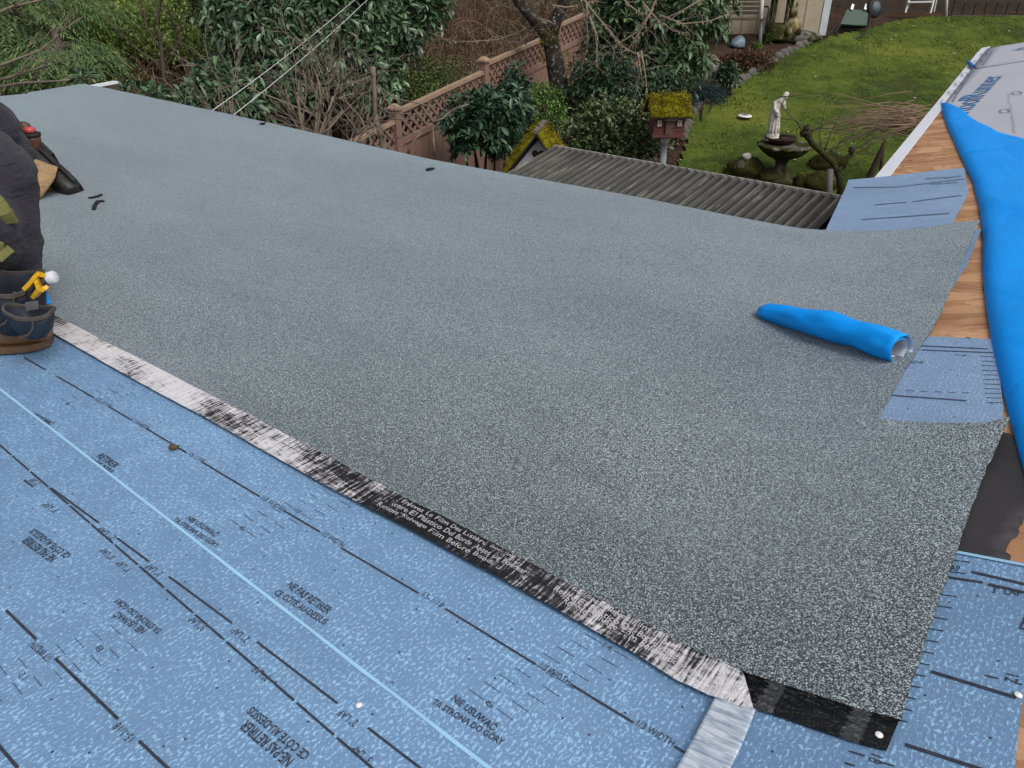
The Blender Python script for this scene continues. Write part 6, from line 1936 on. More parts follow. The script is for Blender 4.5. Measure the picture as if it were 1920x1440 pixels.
# ================================================================== shed and the things round it
M_SIDING = simple('cream_board_siding', (0.40, 0.345, 0.25), 0.75, 0.12, 5, 0.15)
M_TRIMB = simple('pale_blue_white_trim', (0.52, 0.56, 0.60), 0.6, 0.1, 5)
M_ORANGE = simple('orange_brown_boards', (0.25, 0.125, 0.06), 0.8, 0.25, 6, 0.2)
M_DKBOARD = simple('dark_brown_boards', (0.050, 0.036, 0.025), 0.85, 0.3, 6, 0.2)
def shed():
    c1 = A3(1546, 68, 18.75)                      # the corner by the wheelbarrow
    g = -0.80
    root = empty('shed', (5.2, 18.9, g), 'cream garden shed with vertical battens and a pale corner board', 'shed')
    P1 = Vector((c1[0], c1[1], g)); d = Vector((-1, 0.045, 0)).normalized(); nrm = Vector((d.y, -d.x, 0)).normalized()
    if nrm.y > 0: nrm = -nrm
    top = 1.9
    n = 11; w = 0.34
    for k in range(n):
        a = P1 + d * (0.155 + k * w); c = a + d * (w - 0.008)
        b = MB(); mid = (a + c) / 2 + Vector((0, 0, (top - g) / 2 - 0.02)); rot = Matrix((d, -nrm, Vector((0, 0, 1)))).transposed()
        b.box(mid + nrm * random.uniform(-.003, .003), ((c - a).length, 0.03, top - g), rot); b.build('siding_board', M_SIDING, root)
        b = MB(); b.box(c + nrm * 0.022 + Vector((0, 0, (top - g) / 2 - 0.02)) + d * 0.004, (0.05, 0.02, top - g), rot); b.build('batten', M_SIDING, root)
    rot = Matrix((d, -nrm, Vector((0, 0, 1)))).transposed()
    b = MB(); b.box(P1 + d * 0.07 + nrm * 0.016 + Vector((0, 0, (top - g) / 2 - 0.02)), (0.155, 0.03, top - g), rot); b.build('corner_board', M_TRIMB, root)
    # side wall, running back
    sd_ = -nrm
    for k in range(9):
        b = MB(); q = P1 + sd_ * (0.16 + k * 0.30) - d * 0.005
        b.box(q + Vector((0, 0, (top - g) / 2 - 0.02)), (0.03, 0.292, top - g), rot); b.build('side_board', M_ORANGE if k else M_SIDING, root)
    b = MB(); b.box(P1 + d * 1.9 + sd_ * 1.5 + Vector((0, 0, top - g + 0.03)), (4.4, 3.6, 0.10), rot); b.build('roof', M_DKBOARD, root)
    return P1, d, nrm
P1, SDV, SNV = shed()
# retaining boards and the slatted trellis behind the lawn
def back_boards():
    root = empty('board_wall', (10.5, 21.0, -0.5), 'dark brown board wall behind the lawn, right of the shed', 'wall')
    for k in range(5):
        b = MB(); z = -0.40 + k * 0.235
        b.box((11.2, 21.05 + random.uniform(-.006, .006), z), (8.4, 0.05, 0.225)); b.build('board', M_DKBOARD, root)
    root = empty('trellis', (12.2, 20.5, -0.45), 'low dark slatted trellis with a top rail at the far edge of the lawn', 'trellis')
    x0 = A3(1785, 20, 20.45)[0]
    b = MB(); b.box(((x0 + 14.6) / 2, 20.45, A3(1850, 3, 20.45)[2]), (14.6 - x0, 0.06, 0.07)); b.build('top_rail', M_DKBOARD, root)
    zb = A3(1850, 29, 20.45)[2]
    b = MB(); b.box(((x0 + 14.6) / 2, 20.45, zb), (14.6 - x0, 0.05, 0.03)); b.build('bottom_rail', M_TRIM, root)
    x = x0 + 0.03
    while x < 14.6:
        b = MB(); b.box((x, 20.45, zb + 0.17), (0.055, 0.04, 0.33)); b.build('slat', M_DKBOARD, root); x += 0.262
back_boards()
M_WPAINT = simple('worn_white_paint', (0.62, 0.63, 0.63), 0.5, 0.1, 10)
# downpipe-like white pole
b = MB(); q = lawn_pt(1424, 88); q1 = A3(1432, -60, q[1] - 0.05)
b.tube([q, q1], [0.040, 0.040], 12); 
b.tube([(q[0], q[1], q[2] + 0.02), (q[0], q[1], q[2] + 0.06)], [0.046, 0.046], 12)
tag(b.build('pole', M_WPAINT), 'thin white painted pole standing in the bed in front of the shed', 'pole')
b = MB(); q = A3(1776, 28, 20.2); b.tube([(q[0], q[1], ground_z(q[0], q[1]) - 0.05), tuple(A3(1777, -40, 20.2))], [0.03, 0.03], 10)
tag(b.build('pole', M_WPAINT), 'short white post beside the slatted trellis', 'pole')
# bench
def bench():
    Y = 18.2
    a = Vector(A3(1352, 78, Y)); c = Vector(A3(1413, 78, Y)); g = ground_z(a.x, a.y) - 0.02
    k = 1.0
    X = Vector((1, 0, 0)); L = (c.x - a.x) + 0.25
    o = Vector((a.x - 0.12, Y, g + 0.10))
    root = empty('garden_bench', o, 'old wooden garden bench with dark iron arms against the shed wall', 'bench')
    M_BW = simple('aged_bench_wood', (0.075, 0.058, 0.042), 0.8, 0.3, 10, 0.2)
    for j in range(4):
        b = MB(); b.box(o + Vector((L / 2, -0.10 - j * 0.095, 0.42)), (L, 0.08, 0.03)); b.build('seat_slat', M_BW, root)
    for j in range(5):
        b = MB(); b.box(o + Vector((L / 2, 0.04 + j * 0.012, 0.52 + j * 0.085)), (L - 0.08, 0.025, 0.062)); b.build('back_slat', M_BW, root)
    b = MB(); pts = [o + Vector((L * t, 0.10, 0.93 + 0.07 * math.sin(math.pi * t))) for t in np.linspace(0, 1, 12)]; b.tube(pts, 0.025, 6); b.build('top_rail', M_DARKW, root)
    for x in (0.03, L - 0.03):
        b = MB()
        b.tube([o + Vector((x, 0.10, 0.95)), o + Vector((x, 0.05, 0.55)), o + Vector((x, 0.02, 0.40)), o + Vector((x, 0.08, 0.0))], 0.022, 6)
        b.tube([o + Vector((x, 0.06, 0.64)), o + Vector((x, -0.30, 0.66)), o + Vector((x, -0.43, 0.62)), o + Vector((x, -0.41, 0.42)), o + Vector((x, -0.44, 0.0))], 0.020, 6)
        b.tube([o + Vector((x, 0.04, 0.40)), o + Vector((x, -0.42, 0.41))], 0.018, 6)
        b.build('iron_frame', M_BLACK, root)
bench()
# stone lantern / well house and ornament
def lantern():
    Y = 18.35; c = Vector(A3(1456, 74, Y)); 
    root = empty('garden_lantern', c, 'weathered stone garden lantern with a slatted roof beside the white pole', 'lantern')
    b = MB(); b.lathe([(0.30, 0), (0.32, 0.05), (0.27, 0.12), (0.30, 0.26), (0.24, 0.32)], c, 12); b.build('base', M_ROCKM, root)
    for sx in (-1, 1):
        for sy in (-1, 1):
            b = MB(); b.box(c + Vector((0.17 * sx, 0.13 * sy, 0.56)), (0.055, 0.055, 0.50)); b.build('post', M_BOWL, root)
    b = MB(); b.box(c + Vector((0, 0, 0.82)), (0.50, 0.42, 0.05)); b.build('shelf', M_BOWL, root)
    for k in range(6):
        b = MB(); b.box(c + Vector((-0.20 + k * 0.08, -0.03, 0.95)), (0.06, 0.34, 0.20), Matrix.Rotation(R(-24), 3, 'X')); b.build('roof_slat', M_BOWL, root)
    b = MB(); c = Vector(A3(1483, 66, 18.2))
    root = empty('garden_ornament', c, 'small yellowish weathered ornament shaped like a crouching animal by the shed wall', 'ornament')
    M_OR = stone('yellowed_ornament', (0.06, 0.05, 0.03), (0.24, 0.19, 0.09), (0.42, 0.38, 0.25), 0.2, 9)
    b = MB(); b.blob(c + Vector((0, 0, 0.17)), (0.19, 0.17, 0.22), 4, 0.3, 3); b.build('body', M_OR, root)
    b = MB(); b.blob(c + Vector((-0.05, -0.06, 0.46)), (0.10, 0.10, 0.12), 5, 0.25, 2); b.build('head', M_OR, root)
    for sx in (-1, 1):
        b = MB(); b.blob(c + Vector((-0.05 + 0.07 * sx, -0.02, 0.59)), (0.035, 0.02, 0.07), 6, 0.2, 1); b.build('ear', M_OR, root)
    for sx in (-1, 1):
        b = MB(); b.blob(c + Vector((0.10 * sx, -0.15, 0.08)), (0.06, 0.09, 0.08), 7, 0.2, 2); b.build('paw', M_OR, root)
lantern()
# wheelbarrow tipped forward against the shed side
def barrow():
    Y = 18.9
    root = empty('wheelbarrow', A3(1600, 62, Y), 'green wheelbarrow tipped up with its black handles on the ground beside the shed', 'wheelbarrow')
    M_GRN = simple('dark_green_paint', (0.018, 0.058, 0.038), 0.5, 0.2, 8)
    Q_ = lambda x, y, dy=0.0: Vector(A3(x, y, Y + dy))
    # tray as a tapering open box, floor facing the viewer
    q = [Q_(1575, 47, -0.15), Q_(1626, 49, -0.15), Q_(1630, 20, 0.10), Q_(1588, 18, 0.10)]
    n_ = (q[1] - q[0]).cross(q[3] - q[0]).normalized()
    if n_.y > 0: n_ = -n_
    cc = sum(q, Vector()) / 4
    inner = [cc + (p - cc) * 0.70 - n_ * 0.18 for p in q]
    b = MB()
    V = q + inner + [p + n_ * 0.012 for p in q] 
    b.add(V, [(0, 1, 5, 4), (1, 2, 6, 5), (2, 3, 7, 6), (3, 0, 4, 7), (4, 5, 6, 7), (0, 8, 9, 1), (1, 9, 10, 2), (2, 10, 11, 3), (3, 11, 8, 0), (8, 11, 10, 9)])
    b.build('tray', M_GRN, root)
    b = MB(); b.tube([Q_(1576, 47, -0.2), Q_(1566, 60, -0.4), Q_(1574, 74, -0.5), Q_(1600, 74, -0.55), Q_(1617, 68, -0.5), Q_(1628, 50, -0.2), Q_(1633, 20, 0.05)], 0.022, 8); b.build('handle', M_BLACK, root)
    b = MB(); b.tube([Q_(1578, 46, -0.17), Q_(1627, 48, -0.17)], 0.016, 6); b.build('rim', M_GRN, root)
    wc = Q_(1640, 14, 0.15); ax = Matrix.Rotation(R(90), 3, 'Y') @ Matrix.Rotation(R(35), 3, 'X')
    b = MB(); b.lathe([(0.13, -0.05), (0.20, -0.045), (0.225, 0), (0.20, 0.045), (0.13, 0.05)], wc, 24, 0, None, True, Matrix.Rotation(R(75), 3, 'X') @ Matrix.Rotation(R(25), 3, 'Y')); w = b.build('wheel', M_SOLE, root)
    b = MB(); b.lathe([(0.125, -0.035), (0.125, 0.052), (0.04, 0.06), (0.02, 0.07)], wc, 18, 0, None, True, Matrix.Rotation(R(75), 3, 'X') @ Matrix.Rotation(R(25), 3, 'Y')); b.build('hub', simple('blue_grey_hub', (0.09, 0.12, 0.14), 0.5, 0.1), w)
    for x in (1594, 1619):
        b = MB(); b.bar(Q_(x, 20, 0.1), Q_(x + 3, 10, 0.16), 0.06, 0.12, (0, 1, 0)); b.build('bracket', M_STEEL, root)
    b = MB(); b.tube([Q_(1625, 44, -.1), Q_(1650, 36, 0.05), Q_(1660, 20, 0.2)], 0.018, 6); b.build('leg', M_BLACK, root)
barrow()
b = MB(); b.tube([tuple(A3(1533, 68, 18.6)), tuple(A3(1550, 70, 18.45)), tuple(A3(1563, 55, 18.6)), tuple(A3(1568, 40, 18.7))], 0.016, 6)
tag(b.build('garden_hose', M_BLACK), 'black garden hose curling at the corner of the shed', 'hose')
def ladder():
    Y = 19.9
    root = empty('step_stool', A3(1720, 26, Y), 'white folding step stool standing at the far edge of the lawn', 'step stool')
    Q_ = lambda x, y, dy=0.0: Vector(A3(x, y, Y + dy))
    for a, c in (((1697, 24), (1712, -30)), ((1744, 25), (1760, -34))):
        b = MB(); b.bar(Q_(*a), Q_(*c, 0.25), 0.03, 0.05, (0, 1, 0)); b.build('leg', M_WPAINT, root)
    for a, c in (((1703, 6), (1715, -30)), ((1751, 22), (1762, -30))):
        b = MB(); b.bar(Q_(*a, 0.35), Q_(*c, 0.3), 0.025, 0.04, (0, 1, 0)); b.build('rear_leg', M_WPAINT, root)
    for y, x0, x1 in ((4, 1700, 1750), (-18, 1706, 1755)):
        b = MB(); b.bar(Q_(x0, y, 0.03), Q_(x1, y - 1, 0.03), 0.11, 0.028); b.build('step', M_WPAINT, root)
    b = MB(); b.bar(Q_(1702, 16, 0.1), Q_(1706, 4, 0.1), 0.02, 0.03, (0, 1, 0)); b.build('foot_brace', M_WPAINT, root)
ladder()
c = lawn_pt(1384, 88)
b = MB(); zg = ground_z(c[0], c[1]); b.lathe([(0.15, 0), (0.18, 0.04), (0.17, 0.10), (0.12, 0.17), (0.07, 0.21), (0.03, 0.23)], (c[0], c[1], zg), 18, 0, lambda i, th: 0.45 * mnoise.noise(Vector((math.cos(th) * 1.5, math.sin(th) * 1.5, i * 0.4))))
tag(b.build('tied_bag', simple('pale_blue_plastic', (0.15, 0.21, 0.26), 0.45, 0.15, 9)), 'pale blue tied bag on the ground under the garden bench', 'bag')

# ================================================================== shrubs and trees
shrub('rhododendron', 'dense dark green rhododendron in front of the brown fence', 'shrub', A3(908, 236, 9.6), (0.48, 0.46, 0.42), M_RHODO, 420, 'whorl', 0.115, 0.036, gz(A3(908, 300, 9.7)), 3, 6, 300, 0.35, 0.3, None, -0.8, 0.22, 8)
shrub('rhododendron', 'slim upright rhododendron shoots with pale buds beside the fence post', 'shrub', A3(966, 186, 9.9), (0.20, 0.22, 0.36), M_RHODO, 90, 'whorl', 0.105, 0.034, gz(A3(960, 300, 9.9)), 4, 4, 0, 0.2, 0.3, None, -0.9, 0.22, 7)
shrub('leafy_shrub', 'bright yellow green shrub behind the mossy pointed birdhouse', 'shrub', A3(1016, 212, 10.9), (0.34, 0.34, 0.42), M_BRIGHT, 3800, 'small', 0.042, 0.024, gz(A3(1016, 250, 10.9)), 5, 4)
shrub('leafy_shrub', 'small bright green shrub just right of the mossy tree trunk', 'shrub', A3(1078, 190, 12.6), (0.30, 0.28, 0.24), M_BRIGHT, 1500, 'small', 0.045, 0.026, gz(A3(1078, 225, 12.6)), 6, 3)
shrub('leafy_shrub', 'wide small leaved shrub left of the red birdhouse post', 'shrub', A3(1152, 258, 9.2), (0.62, 0.52, 0.44), M_SMALL, 6500, 'small', 0.062, 0.036, gz(A3(1150, 300, 9.2)), 7, 6, 0, 0.45, 0.28)
shrub('leafy_shrub', 'dark green shrub behind the small leaved shrub, right of the mossy trunk', 'shrub', A3(1130, 160, 11.6), (0.52, 0.48, 0.48), M_DARKS, 520, 'whorl', 0.095, 0.026, gz(A3(1130, 210, 11.6)), 8, 5, 0, 0.3, 0.35, None, -0.9, 0.3, 6)
shrub('rhododendron', 'large spreading rhododendron with drooping leaves at the top centre', 'shrub', A3(1226, 30, 14.4), (1.22, 0.95, 0.82), M_RHODO2, 1050, 'whorl', 0.16, 0.046, gz(A3(1250, 120, 14.4)), 9, 8, 300, 0.3, 0.35, None, -0.75, 0.32, 7)
shrub('rhododendron', 'low rhododendron shoots above the upright pointed rock', 'shrub', A3(1272, 118, 13.9), (0.55, 0.45, 0.32), M_RHODO2, 130, 'whorl', 0.16, 0.044, gz(A3(1260, 140, 13.9)), 10, 4, 0, 0.2, 0.3, None, -0.6, 0.3, 7)
shrub('leafy_shrub', 'low dark green shrub behind the red birdhouse roof', 'shrub', A3(1238, 165, 12.9), (0.62, 0.4, 0.34), M_DARKS, 380, 'whorl', 0.10, 0.030, gz(A3(1238, 185, 12.9)), 11, 5, 0, 0.3, 0.3, None, -0.8, 0.25, 6)
shrub('dwarf_conifer', 'dark blue green dwarf conifer at the bend of the stone edging', 'shrub', lawn_pt(1322, 192), (0.36, 0.3, 0.24), M_BLUEC, 6000, 'small', 0.055, 0.010, gz(A3(1322, 195, 13.7)), 12, 3, 0, 0.3, 0.35)
shrub('dwarf_conifer', 'low dark conifer spreading between the pointed rock and the birdhouse', 'shrub', lawn_pt(1287, 208), (0.26, 0.3, 0.20), M_BLUEC, 3200, 'small', 0.05, 0.010, gz(A3(1280, 215, 12.9)), 13, 3, 0, 0.3, 0.35)
shrub('leafy_shrub', 'small upright green plant right of the pointed rock', 'shrub', A3(1362, 142, 15.3), (0.22, 0.22, 0.22), M_DARKS, 70, 'whorl', 0.11, 0.032, gz(A3(1362, 160, 15.3)), 14, 3, 0, 0.2, 0.3)
M_DEADL = leafmat('dead_brown_leaves', (0.045, 0.022, 0.014), (0.085, 0.045, 0.030), (0.17, 0.10, 0.07), 0.85, 0.15)
shrub('dead_shrub', 'low dead red brown shrub beside the stone edging', 'shrub', lawn_pt(1396, 128), (0.62, 0.5, 0.24), M_DEADL, 4200, 'small', 0.07, 0.022, gz(A3(1398, 130, 16.3)), 15, 6, 0, 0.2, 0.3)
for i, (px, py, Y, L) in enumerate(((1418, 96, 17.6, 0.05), (1438, 82, 17.8, 0.05), (1372, 150, 15.6, 0.06))):
    q = lawn_pt(px, py); 
    shrub('bedding_plant', ('small green plant at the foot of the white pole', 'small green plant right of the white pole', 'tiny green plant in the bed by the stone edging')[i], 'plant', (q[0], q[1], q[2] + 0.08), (0.13, 0.13, 0.09), M_BRIGHT, 160, 'small', 0.06, 0.03, gz(q), 30 + i, 2)

def big_shrub(name, label, lobes, mat, L, W, base, seed, singles, nl, droop, stems, cat='shrub', n_per=1.0):
    root = empty(name, base, label, cat)
    Cs, Ds, Ls, Ws = [], [], [], []
    b = MB()
    for k, (c, size, n) in enumerate(lobes):
        P_, d = shell_points(c, size, n, 0.30, seed + k, 0.35, -0.85)
        C, D, LL, WW = whorls(P_, d, nl, L, W, 0.6, 0.25)
        Cs.append(C); Ds.append(D); Ls.append(LL); Ws.append(WW)
        for j in range(stems):
            t_ = Vector(c) + Vector((random.uniform(-.6, .6) * size[0], random.uniform(-.6, .6) * size[1], random.uniform(-.2, .6) * size[2]))
            b_ = Vector(base) + Vector((random.gauss(0, .15), random.gauss(0, .15), -0.1))
            m_ = b_.lerp(t_, 0.5) + Vector((random.gauss(0, .12), random.gauss(0, .12), random.gauss(0, .05)))
            b.tube([b_, m_, t_], [0.05, 0.032, 0.010], 5)
    C, D, LL, WW = map(np.concatenate, (Cs, Ds, Ls, Ws))
    if singles:
        sel = single_leaves(C, D, LL, root, mat, singles)
        k = np.ones(len(C), bool); k[sel] = False; C, D, LL, WW = C[k], D[k], LL[k], WW[k]
    leaves(C, D, LL, WW, mat, 'foliage', root, 'stuff', droop)
    b.build('stems', M_STEM, root)
big_shrub('laurel', 'big glossy dark green laurel behind the white cables', [(A3(520, 60, 10.9), (0.95, 0.8, 0.62), 680), (A3(640, 20, 11.2), (0.85, 0.8, 0.65), 620), (A3(450, -10, 11.4), (0.75, 0.7, 0.6), 400), (A3(610, 105, 10.6), (0.75, 0.6, 0.46), 420), (A3(690, 150, 10.6), (0.45, 0.5, 0.42), 230), (A3(500, 175, 10.0), (0.55, 0.5, 0.32), 130)],
          M_LAUREL, 0.118, 0.042, gz(A3(570, 200, 10.9)), 21, 300, 7, 0.35, 3)
big_shrub('laurel', 'smaller mid green laurel right of the big laurel, above the fence', [(A3(748, 62, 12.2), (0.36, 0.4, 0.50), 150), (A3(790, 15, 12.6), (0.42, 0.4, 0.36), 120), (A3(735, 20, 12.4), (0.4, 0.4, 0.4), 110)], M_LAUREL, 0.135, 0.050, gz(A3(748, 120, 12.2)), 41, 0, 7, 0.3, 3)
big_shrub('laurel', 'pale laurel sprigs rising at the eave left of the two cables', [(A3(392, 165, 8.4), (0.24, 0.24, 0.26), 46), (A3(420, 195, 8.2), (0.3, 0.3, 0.16), 40), (A3(385, 205, 8.2), (0.16, 0.2, 0.1), 16)], M_LAUREL, 0.12, 0.036, gz(A3(395, 230, 8.4)), 44, 0, 8, 0.3, 3)
big_shrub('laurel', 'low pale leaved sprigs along the eave at the left', [(A3(255, 178, 7.9), (0.20, 0.2, 0.07), 14), (A3(295, 187, 7.9), (0.24, 0.2, 0.09), 18), (A3(335, 200, 7.9), (0.22, 0.2, 0.06), 12)], M_LAUREL, 0.11, 0.034, gz(A3(300, 230, 7.9)), 46, 0, 8, 0.3, 2)
big_shrub('laurel', 'single pale leaf rosette at the far left roof corner', [(A3(163, 148, 8.6), (0.10, 0.1, 0.07), 5)], M_LAUREL, 0.12, 0.036, gz(A3(163, 200, 8.6)), 47, 0, 8, 0.3, 2)

# fresh leaved tree and slim bare trunks at the left
def small_leaf_tree(label, lobes, base, mat, L, W, seed, group=None, stems=4):
    root = empty('leafy_tree', base, label, 'tree', group)
    Ps, Dd = [], []
    b = MB()
    for k, (c, size, n) in enumerate(lobes):
        P_, d = shell_points(c, size, n, 0.15, seed + k, 0.45, -1.0, 2.6)
        Ps.append(P_); Dd.append(d)
        for j in range(stems):
            t_ = Vector(c) + Vector((random.uniform(-.7, .7) * size[0], random.uniform(-.7, .7) * size[1], random.uniform(-.4, .8) * size[2]))
            b_ = Vector(base) + Vector((random.gauss(0, .2), random.gauss(0, .2), -0.1))
            m_ = b_.lerp(t_, 0.55) + Vector((random.gauss(0, .2), random.gauss(0, .2), random.gauss(0, .1)))
            b.tube([b_, m_, t_], [0.04, 0.022, 0.006], 5)
            for q in range(4):
                e_ = m_.lerp(t_, random.random()); b.tube([e_, e_ + Vector((random.gauss(0, .3), random.gauss(0, .3), random.gauss(.1, .25)))], [0.008, 0.003], 3)
    P_ = np.concatenate(Ps); d = np.concatenate(Dd)
    dd = d * 0.4 + rng.normal(0, 0.8, d.shape)
    leaves(P_, dd, L * rng.uniform(0.5, 1.3, len(P_)), W * rng.uniform(0.6, 1.2, len(P_)), mat, 'foliage', root, 'stuff', 0.15, True)
    b.build('limbs', M_STEM, root)
small_leaf_tree('fresh light green tree between the cedar and the laurel', [(A3(250, 25, 13.5), (0.9, 0.9, 0.62), 5200), (A3(345, 20, 13.2), (0.75, 0.8, 0.68), 4800), (A3(210, 75, 12.8), (0.5, 0.5, 0.42), 2200), (A3(395, 80, 12.6), (0.34, 0.4, 0.5), 1500), (A3(330, 85, 12.8), (0.6, 0.5, 0.28), 1700)], gz(A3(290, 160, 13.2)), M_FRESH, 0.055, 0.032, 61)
small_leaf_tree('olive green leafy thicket on the bank above the fence lattice', [(A3(812, 150, 12.3), (0.62, 0.6, 0.36), 4200), (A3(775, 175, 11.4), (0.40, 0.4, 0.28), 2000)], gz(A3(812, 190, 12.3)), M_IVY, 0.045, 0.022, 66)
def cedar(label, base, c, size, n, seed):
    root = empty('cedar_tree', base, label, 'tree')
    b = MB(); top = Vector(c) + Vector((0, 0, size[2] * 1.3)); b.tube([Vector(base) - Vector((0, 0, .1)), Vector(c), top], [0.14, 0.10, 0.03], 8); b.build('trunk', M_BARK, root)
    P_, d = shell_points(c, size, n, 0.35, seed, 0.4, -0.9, 2.2)
    # flat drooping sprays made of many fine leaflets
    h = d.copy(); h[:, 2] = 0; h /= np.linalg.norm(h, axis=1)[:, None] + 1e-6
    C = []; D = []; T = []
    tone = rng.uniform(0, 1, len(P_))
    sdv = np.cross(h, np.array([0, 0, 1.0]))
    for k in range(11):
        t = k / 10
        p = P_ + h * (0.36 * t) + np.array([0, 0, 1.0]) * (0.05 * t - 0.24 * t * t) + rng.normal(0, 0.008, P_.shape)
        for sg in (-1, 1):
            C.append(p); D.append(h * 0.8 + sdv * (0.75 * sg) + np.array([0, 0, -0.25]) + rng.normal(0, 0.12, p.shape)); T.append(np.clip(tone * 0.7 + 0.3 * t, 0, 1))
    C = np.concatenate(C); D = np.concatenate(D); T = np.concatenate(T)
    leaves(C, D, rng.uniform(0.07, 0.14, len(C)), rng.uniform(0.010, 0.020, len(C)), M_CEDAR, 'foliage', root, 'stuff', 0.25, True, T, 0.1)
cedar('feathery green cedar at the top left corner', gz(A3(60, 150, 12.6)), A3(40, 60, 12.6), (1.25, 1.1, 1.15), 1500, 71)
cedar('lower cedar boughs sweeping over the far left roof corner', gz(A3(120, 160, 11.6)), A3(118, 118, 11.4), (0.66, 0.6, 0.34), 420, 75)

# bare trees
def bare(name, label, base, limbs, mat=M_TWIG, cat='tree', group=None):
    root = empty(name, base, label, cat, group)
    random.seed(hash(label) % 1000 if False else sum(map(ord, label)))
    b = MB()
    for p, d, L, r_, dep, kw in limbs: limb_tree(b, p, d, L, r_, dep, **kw)
    b.build('branches', mat, root)
    return root
tb = gz(A3(308, 195, 10.8))
root = empty('slim_tree', tb, 'slim grey bare trunk standing before the fresh green tree', 'tree')
random.seed(5)
b = MB(); pts = [Vector(A3(x, y, 10.8)) for x, y in ((313, 215), (311, 190), (309, 160), (307, 130), (303, 95), (297, 50), (292, -20))]
b.tube([Vector(tb)] + pts, [0.06, 0.055, 0.045, 0.04, 0.034, 0.026, 0.02, 0.012], 7)
for i, d in ((3, (-0.7, 0, 0.9)), (3, (0.5, 0.1, 0.4)), (4, (-0.5, 0.2, 1)), (5, (0.4, 0, 0.9)), (2, (0.5, 0, 0.25))): limb_tree(b, pts[i], d, 0.7, 0.016, 2, 0.5, 0.3, 0.12)
b.build('trunk', M_BARK, root)
for lab, pts_, dep in (('pale bare branches crossing the cedar at the left edge', [((-20, 130), (40, 108), (75, 95), (100, 75), (110, 62)), ((-20, 152), (20, 145), (60, 132), (85, 122)), ((-20, 165), (50, 155), (110, 152), (145, 148)), ((-20, 30), (25, 12), (60, 4), (120, -10))], 2),):
    base = gz(A3(-60, 200, 9.6)); root = empty('bare_tree', base, lab, 'tree'); b = MB(); random.seed(9)
    for k, pp in enumerate(pts_):
        P_ = [Vector(A3(x, y, 9.6 + 0.1 * k)) for x, y in pp]
        b.tube([Vector(base) + Vector((0, 0, 0.2)), P_[0]] + P_[1:], [0.05, 0.024, 0.016, 0.011, 0.008, 0.004][:len(P_) + 1], 6)
        for i in range(1, len(P_)):
            for r_ in range(2): limb_tree(b, P_[i], (P_[i] - P_[i - 1]).normalized() + Vector((random.gauss(0, .4), random.gauss(0, .4), random.gauss(0.1, .4))), 0.35, 0.007, 1, 0.6, 0.4, 0.1, (1, 3), 0.65, 0, 4, 0.0025)
    b.build('branches', M_TWIG, root)

def bare_bush(label, bx, by, Y, stems, H_, seed, dep=3, r0=0.034):
    base = gz(A3(bx, by, Y)); root = empty('pruned_bush', base, label, 'shrub', 'bare pruned bushes along the eave')
    random.seed(seed); b = MB()
    c = Vector(A3(bx, by, Y))
    for k in range(stems):
        a = random.uniform(-1, 1)
        p = c + Vector((random.gauss(0, .22), random.gauss(0, .2), 0)); p.z -= 0.35
        b.tube([Vector(base) + Vector((random.gauss(0, .05), random.gauss(0, .05), 0)), p], [r0 * 1.25, r0], 6)
        limb_tree(b, p, (a * 0.75, random.gauss(0, .4), 1.0), H_ * random.uniform(0.75, 1.1), r0 * random.uniform(0.7, 1), dep, 0.75, 0.45, 0.12, (2, 4), 0.72, 0, 6, 0.0026)
    b.build('branches', M_TWIG, root)
bare_bush('bare pruned bush directly behind the lower cable, furthest left of its row', 505, 262, 7.6, 5, 0.80, 101, 3, 0.018)
bare_bush('bare pruned bush with thick cut stems in the middle of its row', 580, 272, 7.5, 6, 0.95, 102, 3, 0.020)
bare_bush('bare pruned bush between the thick stemmed one and the fence', 655, 282, 7.4, 5, 0.75, 103, 3, 0.016)
base = gz(A3(712, 280, 7.9)); root = empty('pruned_tree', base, 'bare pollarded tree with long pale shoots in front of the fence lattice', 'tree'); random.seed(31)
b = MB(); Q_ = lambda x, y, Y=7.9: Vector(A3(x, y, Y))
b.tube([Vector(base), Q_(722, 300), Q_(716, 255), Q_(704, 225), Q_(703, 190), Q_(701, 150), Q_(699, 125)], [0.042, 0.038, 0.032, 0.027, 0.023, 0.020, 0.026], 8)
for pp in (((704, 160), (730, 125), (758, 100)), ((706, 158), (740, 185), (790, 195), (840, 208), (858, 202)), ((712, 160), (722, 185), (745, 206)), ((703, 195), (730, 212), (780, 214), (830, 212)), ((700, 140), (680, 150), (640, 158), (610, 166)), ((702, 150), (690, 125), (668, 100)), ((712, 250), (730, 262), (760, 255), (790, 245)), ((716, 255), (700, 250), (690, 240)), ((708, 240), (730, 225), (760, 222), (800, 228), (820, 222))):
    P_ = [Q_(x, y, 7.9 - 0.1 * i) for i, (x, y) in enumerate(pp)]
    b.tube(P_, [0.0075 - 0.005 * i / (len(P_) - 1) for i in range(len(P_))], 6)
    for i in range(1, len(P_)):
        limb_tree(b, P_[i], (P_[i] - P_[i - 1]).normalized() + Vector((random.gauss(0, .3), random.gauss(0, .3), random.gauss(0.2, .3))), 0.26, 0.003, 1, 0.6, 0.4, 0.1, (1, 2), 0.6, 0, 4, 0.0018)
for pp in (((765, 290), (768, 275), (778, 262), (790, 248)), ((815, 292), (813, 270), (812, 245), (812, 228), (805, 205)), ((812, 230), (830, 222), (850, 205), (880, 195))):
    P_ = [Q_(x, y, 8.3) for x, y in pp]; b.tube(P_, [0.016, 0.013, 0.010, 0.006, 0.004][:len(P_)], 6)
b.build('branches', M_TWIG, root)

